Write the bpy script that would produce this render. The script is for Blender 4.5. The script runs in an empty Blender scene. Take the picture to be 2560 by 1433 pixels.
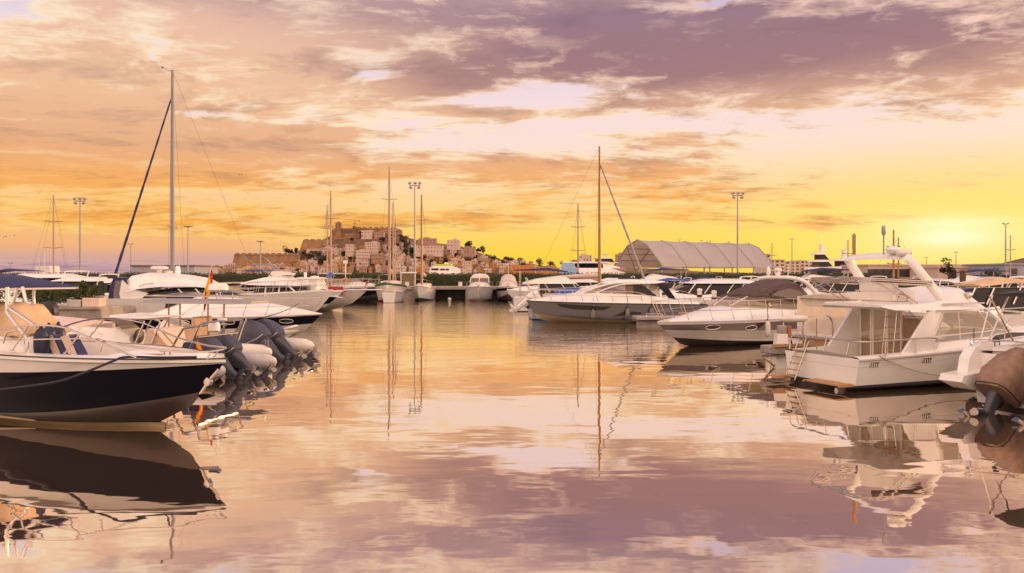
import bpy, bmesh, math, random
from mathutils import Vector, Matrix, noise as mnoise
R = math.radians
S = bpy.context.scene
COL = S.collection
HC = 2.6            # eye height above the water
F = 2000.0          # focal length in pixels of the 2560 px photograph

# ------------------------------------------------------------------ camera
cam_d = bpy.data.cameras.new('camera')
cam_d.lens = 36.0 * F / 2560.0
cam_d.sensor_width = 36.0
cam_d.shift_y = -28.5 / 2560.0
cam_d.clip_start = 0.1
cam_d.clip_end = 20000
cam = bpy.data.objects.new('camera', cam_d)
COL.objects.link(cam)
cam.location = (0, 0, HC)
cam.rotation_euler = (R(90), 0, 0)
S.camera = cam

# ------------------------------------------------------------------ light and exposure
SUN_AZ, SUN_EL = 52.0, 6.0
sun_d = bpy.data.lights.new('sun', 'SUN')
sun_d.energy = 3.0
sun_d.angle = R(0.5)
sun_d.color = (1.0, 0.60, 0.28)
sun = bpy.data.objects.new('sun', sun_d)
COL.objects.link(sun)
_d = Vector((math.sin(R(SUN_AZ)) * math.cos(R(SUN_EL)), math.cos(R(SUN_AZ)) * math.cos(R(SUN_EL)), math.sin(R(SUN_EL))))
sun.rotation_euler = _d.to_track_quat('Z', 'Y').to_euler()
S.view_settings.view_transform = 'Standard'
S.view_settings.look = 'None'
S.view_settings.exposure = 0.0
S.view_settings.gamma = 1.0
S.view_settings.use_curve_mapping = False
S.render.engine = 'CYCLES'
S.cycles.use_denoising = True
S.cycles.max_bounces = 8
S.cycles.transparent_max_bounces = 12
S.cycles.sample_clamp_indirect = 6.0
S.cycles.caustics_reflective = False
S.cycles.caustics_refractive = False

def lin(r, g, b):
    f = lambda c: (c / 255 / 12.92) if c <= 10.3 else ((c / 255 + 0.055) / 1.055) ** 2.4
    return (f(r), f(g), f(b))

# ------------------------------------------------------------------ node expressions
class V:
    """A socket in a node tree with arithmetic on it."""
    def __init__(s, nt, so): s.nt, s.so = nt, so
    def _m(s, op, *a):
        n = s.nt.nodes.new('ShaderNodeMath'); n.operation = op
        for i, x in enumerate((s,) + a):
            if isinstance(x, V): s.nt.links.new(x.so, n.inputs[i])
            else: n.inputs[i].default_value = x
        return V(s.nt, n.outputs[0])
    def __add__(s, o): return s._m('ADD', o)
    def __sub__(s, o): return s._m('SUBTRACT', o)
    def __mul__(s, o): return s._m('MULTIPLY', o)
    def __truediv__(s, o): return s._m('DIVIDE', o)
    __radd__ = __add__; __rmul__ = __mul__
    def __rsub__(s, o): return (s * -1.0) + o
    def mx(s, o): return s._m('MAXIMUM', o)
    def mn(s, o): return s._m('MINIMUM', o)
    def pw(s, o): return s._m('POWER', o)
    def ss(s, a, b):
        n = s.nt.nodes.new('ShaderNodeMapRange'); n.interpolation_type = 'SMOOTHSTEP'
        s.nt.links.new(s.so, n.inputs[0]); n.inputs[1].default_value = a; n.inputs[2].default_value = b
        return V(s.nt, n.outputs[0])
    def gauss(s): return s._m('MULTIPLY', -1.0)._m('EXPONENT')

def combine(nt, x, y, z):
    n = nt.nodes.new('ShaderNodeCombineXYZ')
    for i, v in enumerate((x, y, z)):
        if isinstance(v, V): nt.links.new(v.so, n.inputs[i])
        else: n.inputs[i].default_value = v
    return n.outputs[0]

def fbm(nt, vec, scale, detail=6, rough=0.55, lac=2.0, dist=0.0):
    n = nt.nodes.new('ShaderNodeTexNoise')
    nt.links.new(vec, n.inputs['Vector'])
    n.inputs['Scale'].default_value = scale; n.inputs['Detail'].default_value = detail
    n.inputs['Roughness'].default_value = rough; n.inputs['Lacunarity'].default_value = lac
    n.inputs['Distortion'].default_value = dist
    return V(nt, n.outputs[0])

def ramp(nt, fac, stops):
    n = nt.nodes.new('ShaderNodeValToRGB'); cr = n.color_ramp
    while len(cr.elements) < len(stops): cr.elements.new(0.5)
    for e, (p, c) in zip(cr.elements, stops): e.position = p; e.color = (*c, 1)
    nt.links.new(fac.so, n.inputs[0])
    return n.outputs[0]

def mixc(nt, fac, a, b, mode='MIX'):
    n = nt.nodes.new('ShaderNodeMix'); n.data_type = 'RGBA'; n.blend_type = mode
    if isinstance(fac, V): nt.links.new(fac.so, n.inputs[0])
    else: n.inputs[0].default_value = fac
    for i, c in ((6, a), (7, b)):
        if isinstance(c, tuple): n.inputs[i].default_value = (*c, 1)
        else: nt.links.new(c, n.inputs[i])
    return n.outputs[2]

# ------------------------------------------------------------------ the sunset sky
def px2ae(px, py):
    return (math.degrees(math.atan2(px - 1280, F)), math.degrees(math.atan2(688 - py, math.hypot(F, px - 1280))))

def build_sky():
    w = bpy.data.worlds.new('World'); S.world = w; w.use_nodes = True
    nt = w.node_tree; nt.nodes.clear()
    tc = nt.nodes.new('ShaderNodeTexCoord')
    sep = nt.nodes.new('ShaderNodeSeparateXYZ'); nt.links.new(tc.outputs['Generated'], sep.inputs[0])
    x, y, z = (V(nt, sep.outputs[i]) for i in range(3))
    az = x._m('ARCTAN2', y) * 57.29578
    el = z.mn(1.0).mx(-1.0)._m('ARCSINE') * 57.29578
    elp = el.mx(0.0)
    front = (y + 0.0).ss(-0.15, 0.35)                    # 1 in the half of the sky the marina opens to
    # cloud deck seen in perspective: position on a plane overhead
    zz = z.mx(0.0) + 0.11
    u, v = x / zz, y / zz
    p1 = combine(nt, u, v, 3.7)
    warp = fbm(nt, p1, 0.9, 4, 0.55)
    p2 = combine(nt, u + (warp - 0.5) * 0.9, v + (warp - 0.5) * 0.7, 1.3)
    n1 = fbm(nt, p2, 1.9, 10, 0.60)
    n2 = fbm(nt, combine(nt, u + 7.0 + (warp - 0.5) * 1.2, v * 1.4, warp * 0.8), 5.0, 10, 0.64)
    stre = fbm(nt, combine(nt, az * 0.055 + (warp - 0.5) * 0.5, el * 0.55 + (warp - 0.5) * 1.2, 5.0), 1.0, 8, 0.6)
    # cloud masses: (photo x, y, half width, half height, amount)
    def blobs(lst, tilt=0.0):
        tot = None
        for (px, py, hw, hh, a) in lst:
            A, E = px2ae(px, py)
            c = math.cos(math.atan2(px - 1280, F))
            sa, se = hw * c * c * 57.3 / F, hh * c * 57.3 / F
            da, de = (az - A) / sa, (el - E) / se
            g = (da * da + de * de).gauss() * a
            tot = g if tot is None else tot + g
        return tot
    wob = (warp - 0.5) * 1.0
    cover = blobs([
        (2050, 110, 760, 125, .46), (1560, 130, 350, 95, .36), (1150, 205, 200, 60, .40), (1850, 235, 280, 70, .34),
        (2450, 190, 380, 110, .26), (1150, 40, 420, 60, .28), (600, 20, 420, 60, .34),
        (120, 180, 320, 150, .42), (700, 205, 500, 75, .44), (560, 110, 330, 40, .24), (760, 345, 380, 62, .52), (260, 340, 420, 120, .40),
        (220, 430, 460, 60, .40), (400, 545, 560, 60, .30), (1000, 545, 300, 40, .20), (200, 668, 420, 24, .52), (950, 120, 300, 60, .28),
        (1330, 428, 560, 34, .52), (1560, 490, 420, 40, .32), (1400, 545, 480, 20, .36), (1620, 360, 320, 34, .34), (2250, 440, 420, 80, -.16),
        (2040, 512, 70, 11, .36), (2060, 556, 140, 22, .38), (1250, 285, 230, 20, .34), (2350, 420, 430, 60, .16), (900, 480, 400, 30, .12),
        (400, 105, 100, 24, -.26), (270, 205, 110, 20, -.36), (1180, 360, 230, 16, -.30), (1350, 225, 170, 36, -.40), (950, 185, 80, 34, -.30),
        (1780, 10, 330, 18, -.22), (560, 290, 200, 10, -.34), (330, 335, 120, 12, -.3), (1500, 310, 320, 18, -.30), (60, 215, 90, 16, -.2),
        (2300, 350, 420, 40, -.18), (1500, 625, 900, 36, -.40), (1150, 250, 160, 16, -.35), (1000, 290, 160, 12, -.3), (480, 480, 300, 10, -.25), (1500, -90, 1500, 80, .36),
    ])
    dark = blobs([(2000, 90, 620, 150, 1.0), (1500, 110, 420, 120, .8), (1120, 200, 190, 60, .55), (2500, 60, 300, 220, .35), (650, -10, 420, 45, .30), (1050, 30, 350, 70, .40)]).mn(1.0)
    # dense clouds behind and overhead as well
    fr2 = (az / 48.0)
    away = 1.0 - (fr2 * fr2).gauss() * (1.0 - el.ss(20.0, 34.0))
    dens = n1 * 1.15 - 0.06 + (n2 - 0.5) * (0.62 + 0.42 * el.ss(6.0, 11.0)) + (stre - 0.5) * (1.0 - el.ss(4.0, 12.0)) * 0.9 + cover + away * 0.12
    amt = dens.ss(0.60, 0.84)
    thick = dens.ss(0.66, 1.10)
    # clear air
    t = elp / 40.0
    st = lambda *a: [(e / 40.0, lin(*c)) for e, c in a]
    right = ramp(nt, t, st((0, (255, 206, 58)), (1.6, (254, 211, 76)), (2.8, (254, 212, 104)), (4.2, (253, 210, 136)), (5.6, (252, 213, 158)), (7.2, (252, 218, 182)), (8.8, (251, 222, 208)), (11.5, (247, 220, 220)), (14, (238, 214, 224)), (18, (206, 190, 220)), (26, (176, 168, 205)), (38, (140, 146, 196))))
    left = ramp(nt, t, st((0, (204, 162, 160)), (1.2, (216, 168, 152)), (1.9, (242, 180, 124)), (3.5, (250, 192, 126)), (6.0, (252, 206, 154)), (9.0, (250, 216, 192)), (12, (243, 216, 208)), (15.5, (232, 212, 222)), (19, (222, 204, 216)), (26, (190, 176, 206)), (38, (150, 150, 196))))
    lr = (az + el * 0.5 + (warp - 0.5) * 8.0).ss(-19.0, -4.0)
    clear = mixc(nt, lr, left, right)
    # the glow around the veiled sun
    A, E = px2ae(2375, 592)
    da, de = (az - A) / 17.0, (el - E) / 4.2
    clear = mixc(nt, (da * da + de * de).gauss() * 0.9, clear, lin(255, 228, 104))
    # clouds: glowing rims, warm or violet-grey bodies
    body = mixc(nt, dark, ramp(nt, t, st((0, (188, 150, 160)), (1.2, (205, 158, 150)), (3, (245, 168, 74)), (6, (246, 172, 92)), (8.5, (230, 172, 128)), (12, (238, 188, 148)), (16, (236, 190, 160)), (20, (224, 182, 168)), (40, (190, 160, 172)))),
                ramp(nt, t, st((0, (190, 140, 130)), (9, (220, 164, 134)), (11, (186, 134, 122)), (13, (158, 112, 112)), (16, (150, 110, 117)), (20, (150, 120, 140)), (40, (126, 112, 148)))))
    lowleft = (1.0 - lr) * (1.0 - el.ss(1.4, 2.1))
    body = mixc(nt, lowleft, body, lin(194, 156, 164))
    n1b = fbm(nt, combine(nt, u * 1.07 + (warp - 0.5) * 0.9, v * 1.07 + (warp - 0.5) * 0.7, 1.3), 1.9, 10, 0.60)
    shade = (n2 - 0.5) * 1.9 + (n1 - 0.5) * 0.8 - (n1 - n1b) * 3.2
    rim = mixc(nt, dark, lin(255, 230, 196), lin(244, 202, 178))
    rim = mixc(nt, el.ss(4.0, 9.0), lin(254, 206, 120), rim)
    rim = mixc(nt, lowleft, rim, lin(214, 170, 160))
    cloud = mixc(nt, (thick * 1.15 + shade * 0.62).mx(0.0).mn(1.0), rim, body)
    cloud = mixc(nt, (shade * 0.55 - 0.05).mx(0.0).mn(0.4), cloud, lin(104, 76, 88))
    sky = mixc(nt, amt * 0.94, clear, cloud)
    # core of the sun burning through
    da, de = (az - A) / 2.3, (el - E) / 0.55
    de2 = (el - E - 0.9) / 0.35
    da3, de3 = (az - A) / 5.5, (el - E) / 1.7
    core = (da * da + de * de).gauss() * 0.55 + (da * da * 0.5 + de2 * de2).gauss() * 0.35 + (da3 * da3 + de3 * de3).gauss() * 0.45
    sky = mixc(nt, core.mn(1.0), sky, (1.1, 1.0, 0.62))
    # the unseen half of the sky behind, brightened and warmed to fill shaded sides
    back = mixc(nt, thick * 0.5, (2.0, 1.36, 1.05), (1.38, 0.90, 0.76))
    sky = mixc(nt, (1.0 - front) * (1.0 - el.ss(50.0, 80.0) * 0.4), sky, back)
    # the physical sky, low sun, under it all
    ns = nt.nodes.new('ShaderNodeTexSky'); ns.sky_type = 'NISHITA'; ns.sun_disc = False
    ns.sun_elevation = R(SUN_EL); ns.sun_rotation = R(SUN_AZ); ns.air_density = 1.4; ns.dust_density = 3.0
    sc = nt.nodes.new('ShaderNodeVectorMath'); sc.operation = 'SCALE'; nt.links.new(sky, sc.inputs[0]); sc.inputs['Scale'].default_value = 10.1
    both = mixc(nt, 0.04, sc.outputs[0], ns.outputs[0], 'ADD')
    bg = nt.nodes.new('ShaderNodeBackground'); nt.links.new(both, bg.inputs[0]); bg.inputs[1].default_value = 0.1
    out = nt.nodes.new('ShaderNodeOutputWorld'); nt.links.new(bg.outputs[0], out.inputs[0])
    w.cycles.sampling_method = 'MANUAL'; w.cycles.sample_map_resolution = 512
build_sky()
# ------------------------------------------------------------------ mesh and object helpers
def lerp(a, b, t): return a + (b - a) * t
def interp(pts, x):
    """piecewise linear through [(x, v...)] (v may be several values)"""
    if x <= pts[0][0]: return pts[0][1] if len(pts[0]) == 2 else pts[0][1:]
    for a, b in zip(pts, pts[1:]):
        if x <= b[0]:
            t = (x - a[0]) / max(1e-9, b[0] - a[0])
            v = tuple(lerp(p, q, t) for p, q in zip(a[1:], b[1:]))
            return v[0] if len(v) == 1 else v
    return pts[-1][1] if len(pts[-1]) == 2 else pts[-1][1:]
def smooth_path(pts, n=6):
    """Catmull-Rom through 3-D points"""
    P = [Vector(p) for p in pts]
    if len(P) < 3: return P
    out = []
    for i in range(len(P) - 1):
        p0 = P[i - 1] if i else P[0] * 2 - P[1]; p1, p2 = P[i], P[i + 1]
        p3 = P[i + 2] if i + 2 < len(P) else P[-1] * 2 - P[-2]
        for k in range(n):
            t = k / n
            out.append(0.5 * ((2 * p1) + (p2 - p0) * t + (2 * p0 - 5 * p1 + 4 * p2 - p3) * t * t + (3 * p1 - p0 - 3 * p2 + p3) * t ** 3))
    out.append(P[-1])
    return out
def sag(a, b, drop, n=14):
    a, b = Vector(a), Vector(b)
    return [a.lerp(b, i / n) - Vector((0, 0, drop * 4 * (i / n) * (1 - i / n))) for i in range(n + 1)]

class MB:
    def __init__(s): s.bm = bmesh.new(); s.mi = 0
    def mat(s, i): s.mi = i; return s
    def face(s, vs, mi=None):
        try:
            f = s.bm.faces.new(vs); f.material_index = s.mi if mi is None else mi; return f
        except ValueError: return None
    def poly(s, pts, mi=None): return s.face([s.bm.verts.new(p) for p in pts], mi)
    def loft(s, rings, closed=True, caps=(True, True), mis=None):
        V_ = [[s.bm.verts.new(p) for p in r] for r in rings]
        n = len(V_[0])
        for i in range(len(V_) - 1):
            for j in range(n if closed else n - 1):
                k = (j + 1) % n
                if mis and mis(i, j) == -1: continue
                s.face((V_[i][j], V_[i][k], V_[i + 1][k], V_[i + 1][j]), mis(i, j) if mis else None)
        if caps[0] and n > 2: s.face(list(reversed(V_[0])), mis(0, 0) if mis else None)
        if caps[1] and n > 2: s.face(V_[-1], mis(len(V_) - 2, 0) if mis else None)
        return V_
    def tube(s, pts, r, seg=8, closed=False):
        P = [Vector(p) for p in pts]; n = len(P); rings = []
        t = (P[1] - P[0]).normalized()
        up = Vector((0, 0, 1)) if abs(t.z) < 0.9 else Vector((1, 0, 0))
        nrm = (up - t * up.dot(t)).normalized()
        for i in range(n):
            if closed: tt = (P[(i + 1) % n] - P[i - 1])
            else: tt = P[min(i + 1, n - 1)] - P[max(i - 1, 0)]
            if tt.length < 1e-9: tt = t
            tt = tt.normalized()
            nrm = nrm - tt * nrm.dot(tt)
            nrm = nrm.normalized() if nrm.length > 1e-6 else tt.orthogonal().normalized()
            bn = tt.cross(nrm); t = tt
            rr = r[i] if isinstance(r, (list, tuple)) else r
            rings.append([P[i] + (nrm * math.cos(a) + bn * math.sin(a)) * rr for a in (2 * math.pi * k / seg for k in range(seg))])
        if closed: rings.append(rings[0])
        s.loft(rings, True, (not closed, not closed)); return s
    def box(s, c, size, rz=0.0, ry=0.0, rx=0.0, bev=0.0):
        m = Matrix.Translation(c) @ Matrix.Rotation(rz, 4, 'Z') @ Matrix.Rotation(ry, 4, 'Y') @ Matrix.Rotation(rx, 4, 'X')
        x, y, z = (q / 2 for q in size)
        if bev:
            b = min(bev, x, y, z) ; rings = []
            for (zz, ins) in ((-z, b), (-z + b, 0), (z - b, 0), (z, b)):
                a, c2 = x - ins, y - ins; q = b * 0.7
                rings.append([m @ Vector(p) for p in ((a, c2 - q, zz), (a - q, c2, zz), (-a + q, c2, zz), (-a, c2 - q, zz), (-a, -c2 + q, zz), (-a + q, -c2, zz), (a - q, -c2, zz), (a, -c2 + q, zz))])
            s.loft(rings)
        else:
            s.loft([[m @ Vector(p) for p in ((x, y, zz), (-x, y, zz), (-x, -y, zz), (x, -y, zz))] for zz in (-z, z)])
        return s
    def prism(s, pts2, y0, y1, axis='y'):
        """extrude a side outline [(a, b)] between y0 and y1"""
        mk = {'y': lambda a, b, c: (a, c, b), 'x': lambda a, b, c: (c, a, b), 'z': lambda a, b, c: (a, b, c)}[axis]
        s.loft([[mk(a, b, y0) for a, b in pts2], [mk(a, b, y1) for a, b in pts2]]); return s
    def lathe(s, prof, c=(0, 0, 0), axis='z', seg=14):
        rings = []
        for r, h in prof:
            ring = []
            for k in range(seg):
                a = 2 * math.pi * k / seg; p, q = max(r, 1e-4) * math.cos(a), max(r, 1e-4) * math.sin(a)
                v = {'z': (p, q, h), 'x': (h, p, q), 'y': (p, h, q)}[axis]
                ring.append(Vector(c) + Vector(v))
            rings.append(ring)
        s.loft(rings); return s
    def blob(s, c, rad, seg=12, rings=8, bump=0.0, seed=0):
        rr = []
        for i in range(rings + 1):
            a = math.pi * i / rings
            ring = []
            for k in range(seg):
                b = 2 * math.pi * k / seg
                d = Vector((math.sin(a) * math.cos(b), math.sin(a) * math.sin(b), math.cos(a)))
                f = 1 + bump * mnoise.noise(d * 2.2 + Vector((seed * 3.1, 0, 0)))
                ring.append(Vector(c) + Vector((d.x * rad[0], d.y * rad[1], d.z * rad[2])) * f)
            rr.append(ring)
        s.loft(rr); return s
    def build(s, name, mats, parent=None, smooth=True, ang=38, loc=None, merge=True):
        if merge: bmesh.ops.remove_doubles(s.bm, verts=s.bm.verts, dist=1e-4)
        bmesh.ops.recalc_face_normals(s.bm, faces=s.bm.faces)
        me = bpy.data.meshes.new(name); s.bm.to_mesh(me); s.bm.free()
        for m in (mats if isinstance(mats, (list, tuple)) else [mats]): me.materials.append(m)
        if smooth:
            me.shade_smooth(); me.set_sharp_from_angle(angle=R(ang))
        o = bpy.data.objects.new(name, me); COL.objects.link(o)
        if parent: o.parent = parent
        if loc: o.location = loc
        return o

def tag(o, label, cat, group=None, kind=None):
    o['label'] = label; o['category'] = cat
    if group: o['group'] = group
    if kind: o['kind'] = kind
    return o
def thing(name, label, cat, loc=(0, 0, 0), rz=0.0, group=None):
    o = bpy.data.objects.new(name, None); COL.objects.link(o); o.empty_display_size = 0.2
    o.location = loc; o.rotation_euler = (0, 0, R(rz))
    return tag(o, label, cat, group)
def copy_tree(o, parent=None):
    c = o.copy(); COL.objects.link(c)
    if parent: c.parent = parent
    for ch in list(o.children): copy_tree(ch, c)
    return c

# a point of the photograph at a chosen real distance, and on the water
def at(px, py, Y): return Vector(((px - 1280) / F * Y, Y, HC + (688 - py) / F * Y))
def on_water(px, py):
    Y = HC * F / (py - 688); return Vector(((px - 1280) / F * Y, Y, 0))

class Frame:
    """Local frame of a moored boat: x to the bow, y to port, z up from the waterline."""
    def __init__(s, bow, heading, back):
        s.h = R(heading); s.deg = heading
        s.f = Vector((math.cos(s.h), math.sin(s.h), 0)); s.p = Vector((-math.sin(s.h), math.cos(s.h), 0))
        s.o = Vector((bow[0], bow[1], 0)) - s.f * back          # the middle of the transom at the waterline
    def pl(s, px, py, y=0.0):
        """where the sight line through a photo point meets the boat's own plane y"""
        d = Vector(((px - 1280) / F, 1.0, (688 - py) / F)); c = Vector((0, 0, HC))
        k = (y - (c - s.o).dot(s.p)) / d.dot(s.p)
        q = c + d * k - s.o
        return (q.dot(s.f), q.z)
    def p3(s, px, py, y=0.0):
        a, b = s.pl(px, py, y); return Vector((a, y, b))
    def world(s, v): return s.o + s.f * v[0] + s.p * v[1] + Vector((0, 0, v[2]))

# ------------------------------------------------------------------ boat building
class Hull:
    def __init__(s, L, B, fs, fb, rake=1.0, chine=0.86, zc0=0.06, zcb=0.5, full=2.3, flare=1.25, stern=0.9, draft=0.35, sheerp=1.7, dip=0.0, t0=0.5):
        s.__dict__.update(locals()); 
    def b(s, t):
        e = 1.0 if t < s.t0 else max(0.0, 1 - ((t - s.t0) / (1 - s.t0)) ** s.full)
        return s.B / 2 * (s.stern + (1 - s.stern) * min(1, t / s.t0)) * e
    def zg(s, t): return s.fs + (s.fb - s.fs) * t ** s.sheerp - s.dip * math.sin(math.pi * t)
    def zc(s, t): return s.zc0 + (s.fb * s.zcb - s.zc0) * t ** 3.2
    def zk(s, t): return -s.draft + (s.zc(1) + s.draft - 0.25) * max(0, (t - 0.5) / 0.5) ** 3
    def pt(s, t, z):
        zc, zg, zk = s.zc(t), s.zg(t), s.zk(t)
        bg = s.b(t); bc = bg * s.chine * (1 - 0.28 * t ** 3)
        if z >= zc:
            u = (z - zc) / max(1e-6, zg - zc); y = bc + (bg - bc) * u ** lerp(1.0, s.flare, t)
        else:
            y = bc * max(0.0, (z - zk) / max(1e-6, zc - zk)) ** 0.9
        x = s.L * t - s.rake * t ** 3 * max(0.0, 1 - z / s.fb) ** 1.15
        return Vector((x, y, z))
    def side(s, x, z):
        """half beam of the hull skin at x, z"""
        lo, hi = 0.0, 1.0
        for _ in range(28):
            m = (lo + hi) / 2
            if s.pt(m, min(z, s.zg(m))).x < x: lo = m
            else: hi = m
        return s.pt(lo, min(z, s.zg(lo))).y
    def tx(s, x): return max(0.0, min(1.0, x / s.L))
    def build(s, mats, parent, bands, name='hull', n=34):
        """bands: [(z(t) of the lower limit, material index)] from below upwards"""
        mb = MB(); rings = []; mrow = []
        for i in range(n + 1):
            t = i / n; t = 1 - (1 - t) ** 1.35
            zs = [s.zk(t), (s.zk(t) + s.zc(t)) / 2, s.zc(t)]
            cuts = [f(t) for f, _ in bands[2:]]
            lv = [s.zc(t)] + [min(max(c, s.zc(t) + 0.002 * (k + 1)), s.zg(t)) for k, c in enumerate(cuts)] + [s.zg(t)]
            seq = [s.zk(t), (s.zk(t) + s.zc(t)) / 2]; mm = [0, 0]
            for k in range(len(lv) - 1):
                for q in range(3): seq.append(lerp(lv[k], lv[k + 1], q / 3)); mm.append(k + 1)
            seq.append(lv[-1])
            rings.append([s.pt(t, z) for z in seq]); mrow = mm
        full = []
        for r in rings:
            full.append([Vector((p.x, p.y, p.z)) for p in reversed(r)] + [Vector((p.x, -p.y, p.z)) for p in r[1:]])
        k = len(rings[0]) - 1
        mi = [bands[m][1] for m in mrow]
        def mis(i, j): return mi[k - 1 - j] if j < k else mi[j - k]
        mb.loft(full, closed=False, caps=(False, False), mis=mis)
        # transom in the same bands
        r = rings[0]
        for j in range(k): mb.poly([(r[j].x, r[j].y, r[j].z), (r[j + 1].x, r[j + 1].y, r[j + 1].z), (r[j + 1].x, -r[j + 1].y, r[j + 1].z), (r[j].x, -r[j].y, r[j].z)], mi[j])
        return mb.build(name, mats, parent, ang=50)
    def deck(s, mat, parent, drop=0.02, crown=0.08, t0=0.0, t1=1.0, name='deck', n=26):
        mb = MB(); rings = []
        for i in range(n + 1):
            t = lerp(t0, t1, i / n); b = s.b(t) - 0.01; z = s.zg(t) - drop
            rings.append([Vector((s.L * t - (0.02 if t > .99 else 0), b * q, z + crown * (1 - q * q))) for q in (-1, -.75, -.4, 0, .4, .75, 1)])
        mb.loft(rings, closed=False, caps=(False, False)); return mb.build(name, mat, parent)
    def open_deck(s, mat, parent, floor_mat, rim=0.28, floor=0.35, ta=0.02, tb=0.8, name='deck', n=30, lift=0.03):
        """side decks with a coaming round a sunken cockpit; closed foredeck ahead of it"""
        mb = MB(); rings = []
        for i in range(n + 1):
            t = i / n; b = s.b(t); z = s.zg(t) + lift; x = s.L * t - (0.02 if t > .99 else 0)
            ins = max(0.0, b - rim); k = 1.0 if ta <= t <= tb else 0.0
            zi = lerp(z + 0.02, floor, k)
            half = [(b, z - lift), (b - 0.05 if b > .06 else b, z), (ins, z + 0.015), (ins * 0.985, zi), (0, zi + (0.05 if not k else 0))]
            rings.append([Vector((x, y, zz)) for y, zz in half] + [Vector((x, -y, zz)) for y, zz in reversed(half[:-1])])
        mb.loft(rings, closed=False, caps=(False, False), mis=lambda i, j: 1 if j in (3, 4) and ta <= i / n <= tb else 0)
        return mb.build(name, [mat, floor_mat], parent, ang=30)

def strip(mb, st, sidefn, sgn, off=0.006, n=20, m=3, mi=None):
    """A patch on a curved side: st = [(x, z low, z high)], laid just proud of sidefn(x, z)."""
    rings = []
    x0, x1 = st[0][0], st[-1][0]
    xs = sorted(set([lerp(x0, x1, i / n) for i in range(n + 1)] + [q[0] for q in st]))
    for x in xs:
        lo, hi = interp(st, x)
        rings.append([Vector((x, sgn * (sidefn(x, lerp(lo, hi, j / m)) + off), lerp(lo, hi, j / m))) for j in range(m + 1)])
    mb.loft(rings, closed=False, caps=(False, False), mis=(lambda i, j: mi) if mi is not None else None)
def ell(cx, cz, a, b, n=12):
    out = []
    for i in range(n + 1):
        c = -math.cos(math.pi * i / n); h = math.sqrt(max(0, 1 - c * c)) * b
        out.append((cx + a * c, cz - max(h, .002), cz + max(h, .002)))
    return out
def outline(st):
    return [(x, lo) for x, lo, hi in st] + [(x, hi) for x, lo, hi in reversed(st)]
def patch(name, st, sidefn, mat, parent, sides=(1, -1), off=0.006, frame=None, fr=0.014):
    """a window or porthole on both sides, each its own part, with an optional rim as its sub-part"""
    out = []
    for sg in sides:
        mb = MB(); strip(mb, st, sidefn, sg, off); o = mb.build(name, mat, parent)
        if frame:
            f = MB(); f.tube([Vector((x, sg * (sidefn(x, z) + off), z)) for x, z in outline(st)], fr, 6, closed=True); f.build('frame', frame, o)
        out.append(o)
    return out

class Shell:
    """A cabin or roof lofted along the boat: stations (x, z low, half width low, z top, half width top, crown)."""
    def __init__(s, st): s.st = st
    def at(s, x): return interp(s.st, x)
    def side(s, x, z):
        zb, hb, zt, ht, cr = s.at(x); return lerp(hb, ht, max(0, min(1, (z - zb) / max(1e-6, zt - zb))))
    def build(s, name, mats, parent, n=30, mis=None, rnd=0.08, caps=(True, True), floor=True, holes=None):
        x0, x1 = s.st[0][0], s.st[-1][0]; mb = MB(); rings = []
        xs = sorted(set([round(lerp(x0, x1, i / n), 4) for i in range(n + 1)] + [round(q[0], 4) for q in s.st]))
        for x in xs:
            zb, hb, zt, ht, cr = s.at(x); r = min(rnd, (zt - zb) * .5, ht * .5)
            rows = 10 if holes else 2
            half = [(lerp(hb, ht, k / rows), lerp(zb, zt - r, k / rows)) for k in range(rows)] + [(ht, zt - r), (ht - r * .3, zt - r * .3), (ht - r, zt), (ht * .5, zt + cr * .75), (0, zt + cr)]
            rings.append([Vector((x, y, z)) for y, z in half] + [Vector((x, -y, z)) for y, z in reversed(half[:-1])])
        f = (lambda i, j: mis((xs[i] + xs[i + 1]) / 2, j)) if mis else None
        if holes:                                           # leave the glazed openings free
            N = len(rings[0])
            def f(i, j):
                a, b = rings[i][j], rings[i + 1][(j + 1) % N]; cx, cz = (a.x + b.x) / 2, (a.z + b.z) / 2
                if abs(a.y) < .35 * abs(rings[i][0].y) or j == N - 1: return 0
                for w in holes:
                    if w[0][0] < cx < w[-1][0]:
                        lo, hi = interp(w, cx)
                        if lo < cz < hi: return -1
                return 0
        mb.loft(rings, closed=floor, caps=caps, mis=f)
        return mb.build(name, mats, parent, ang=32)

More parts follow.
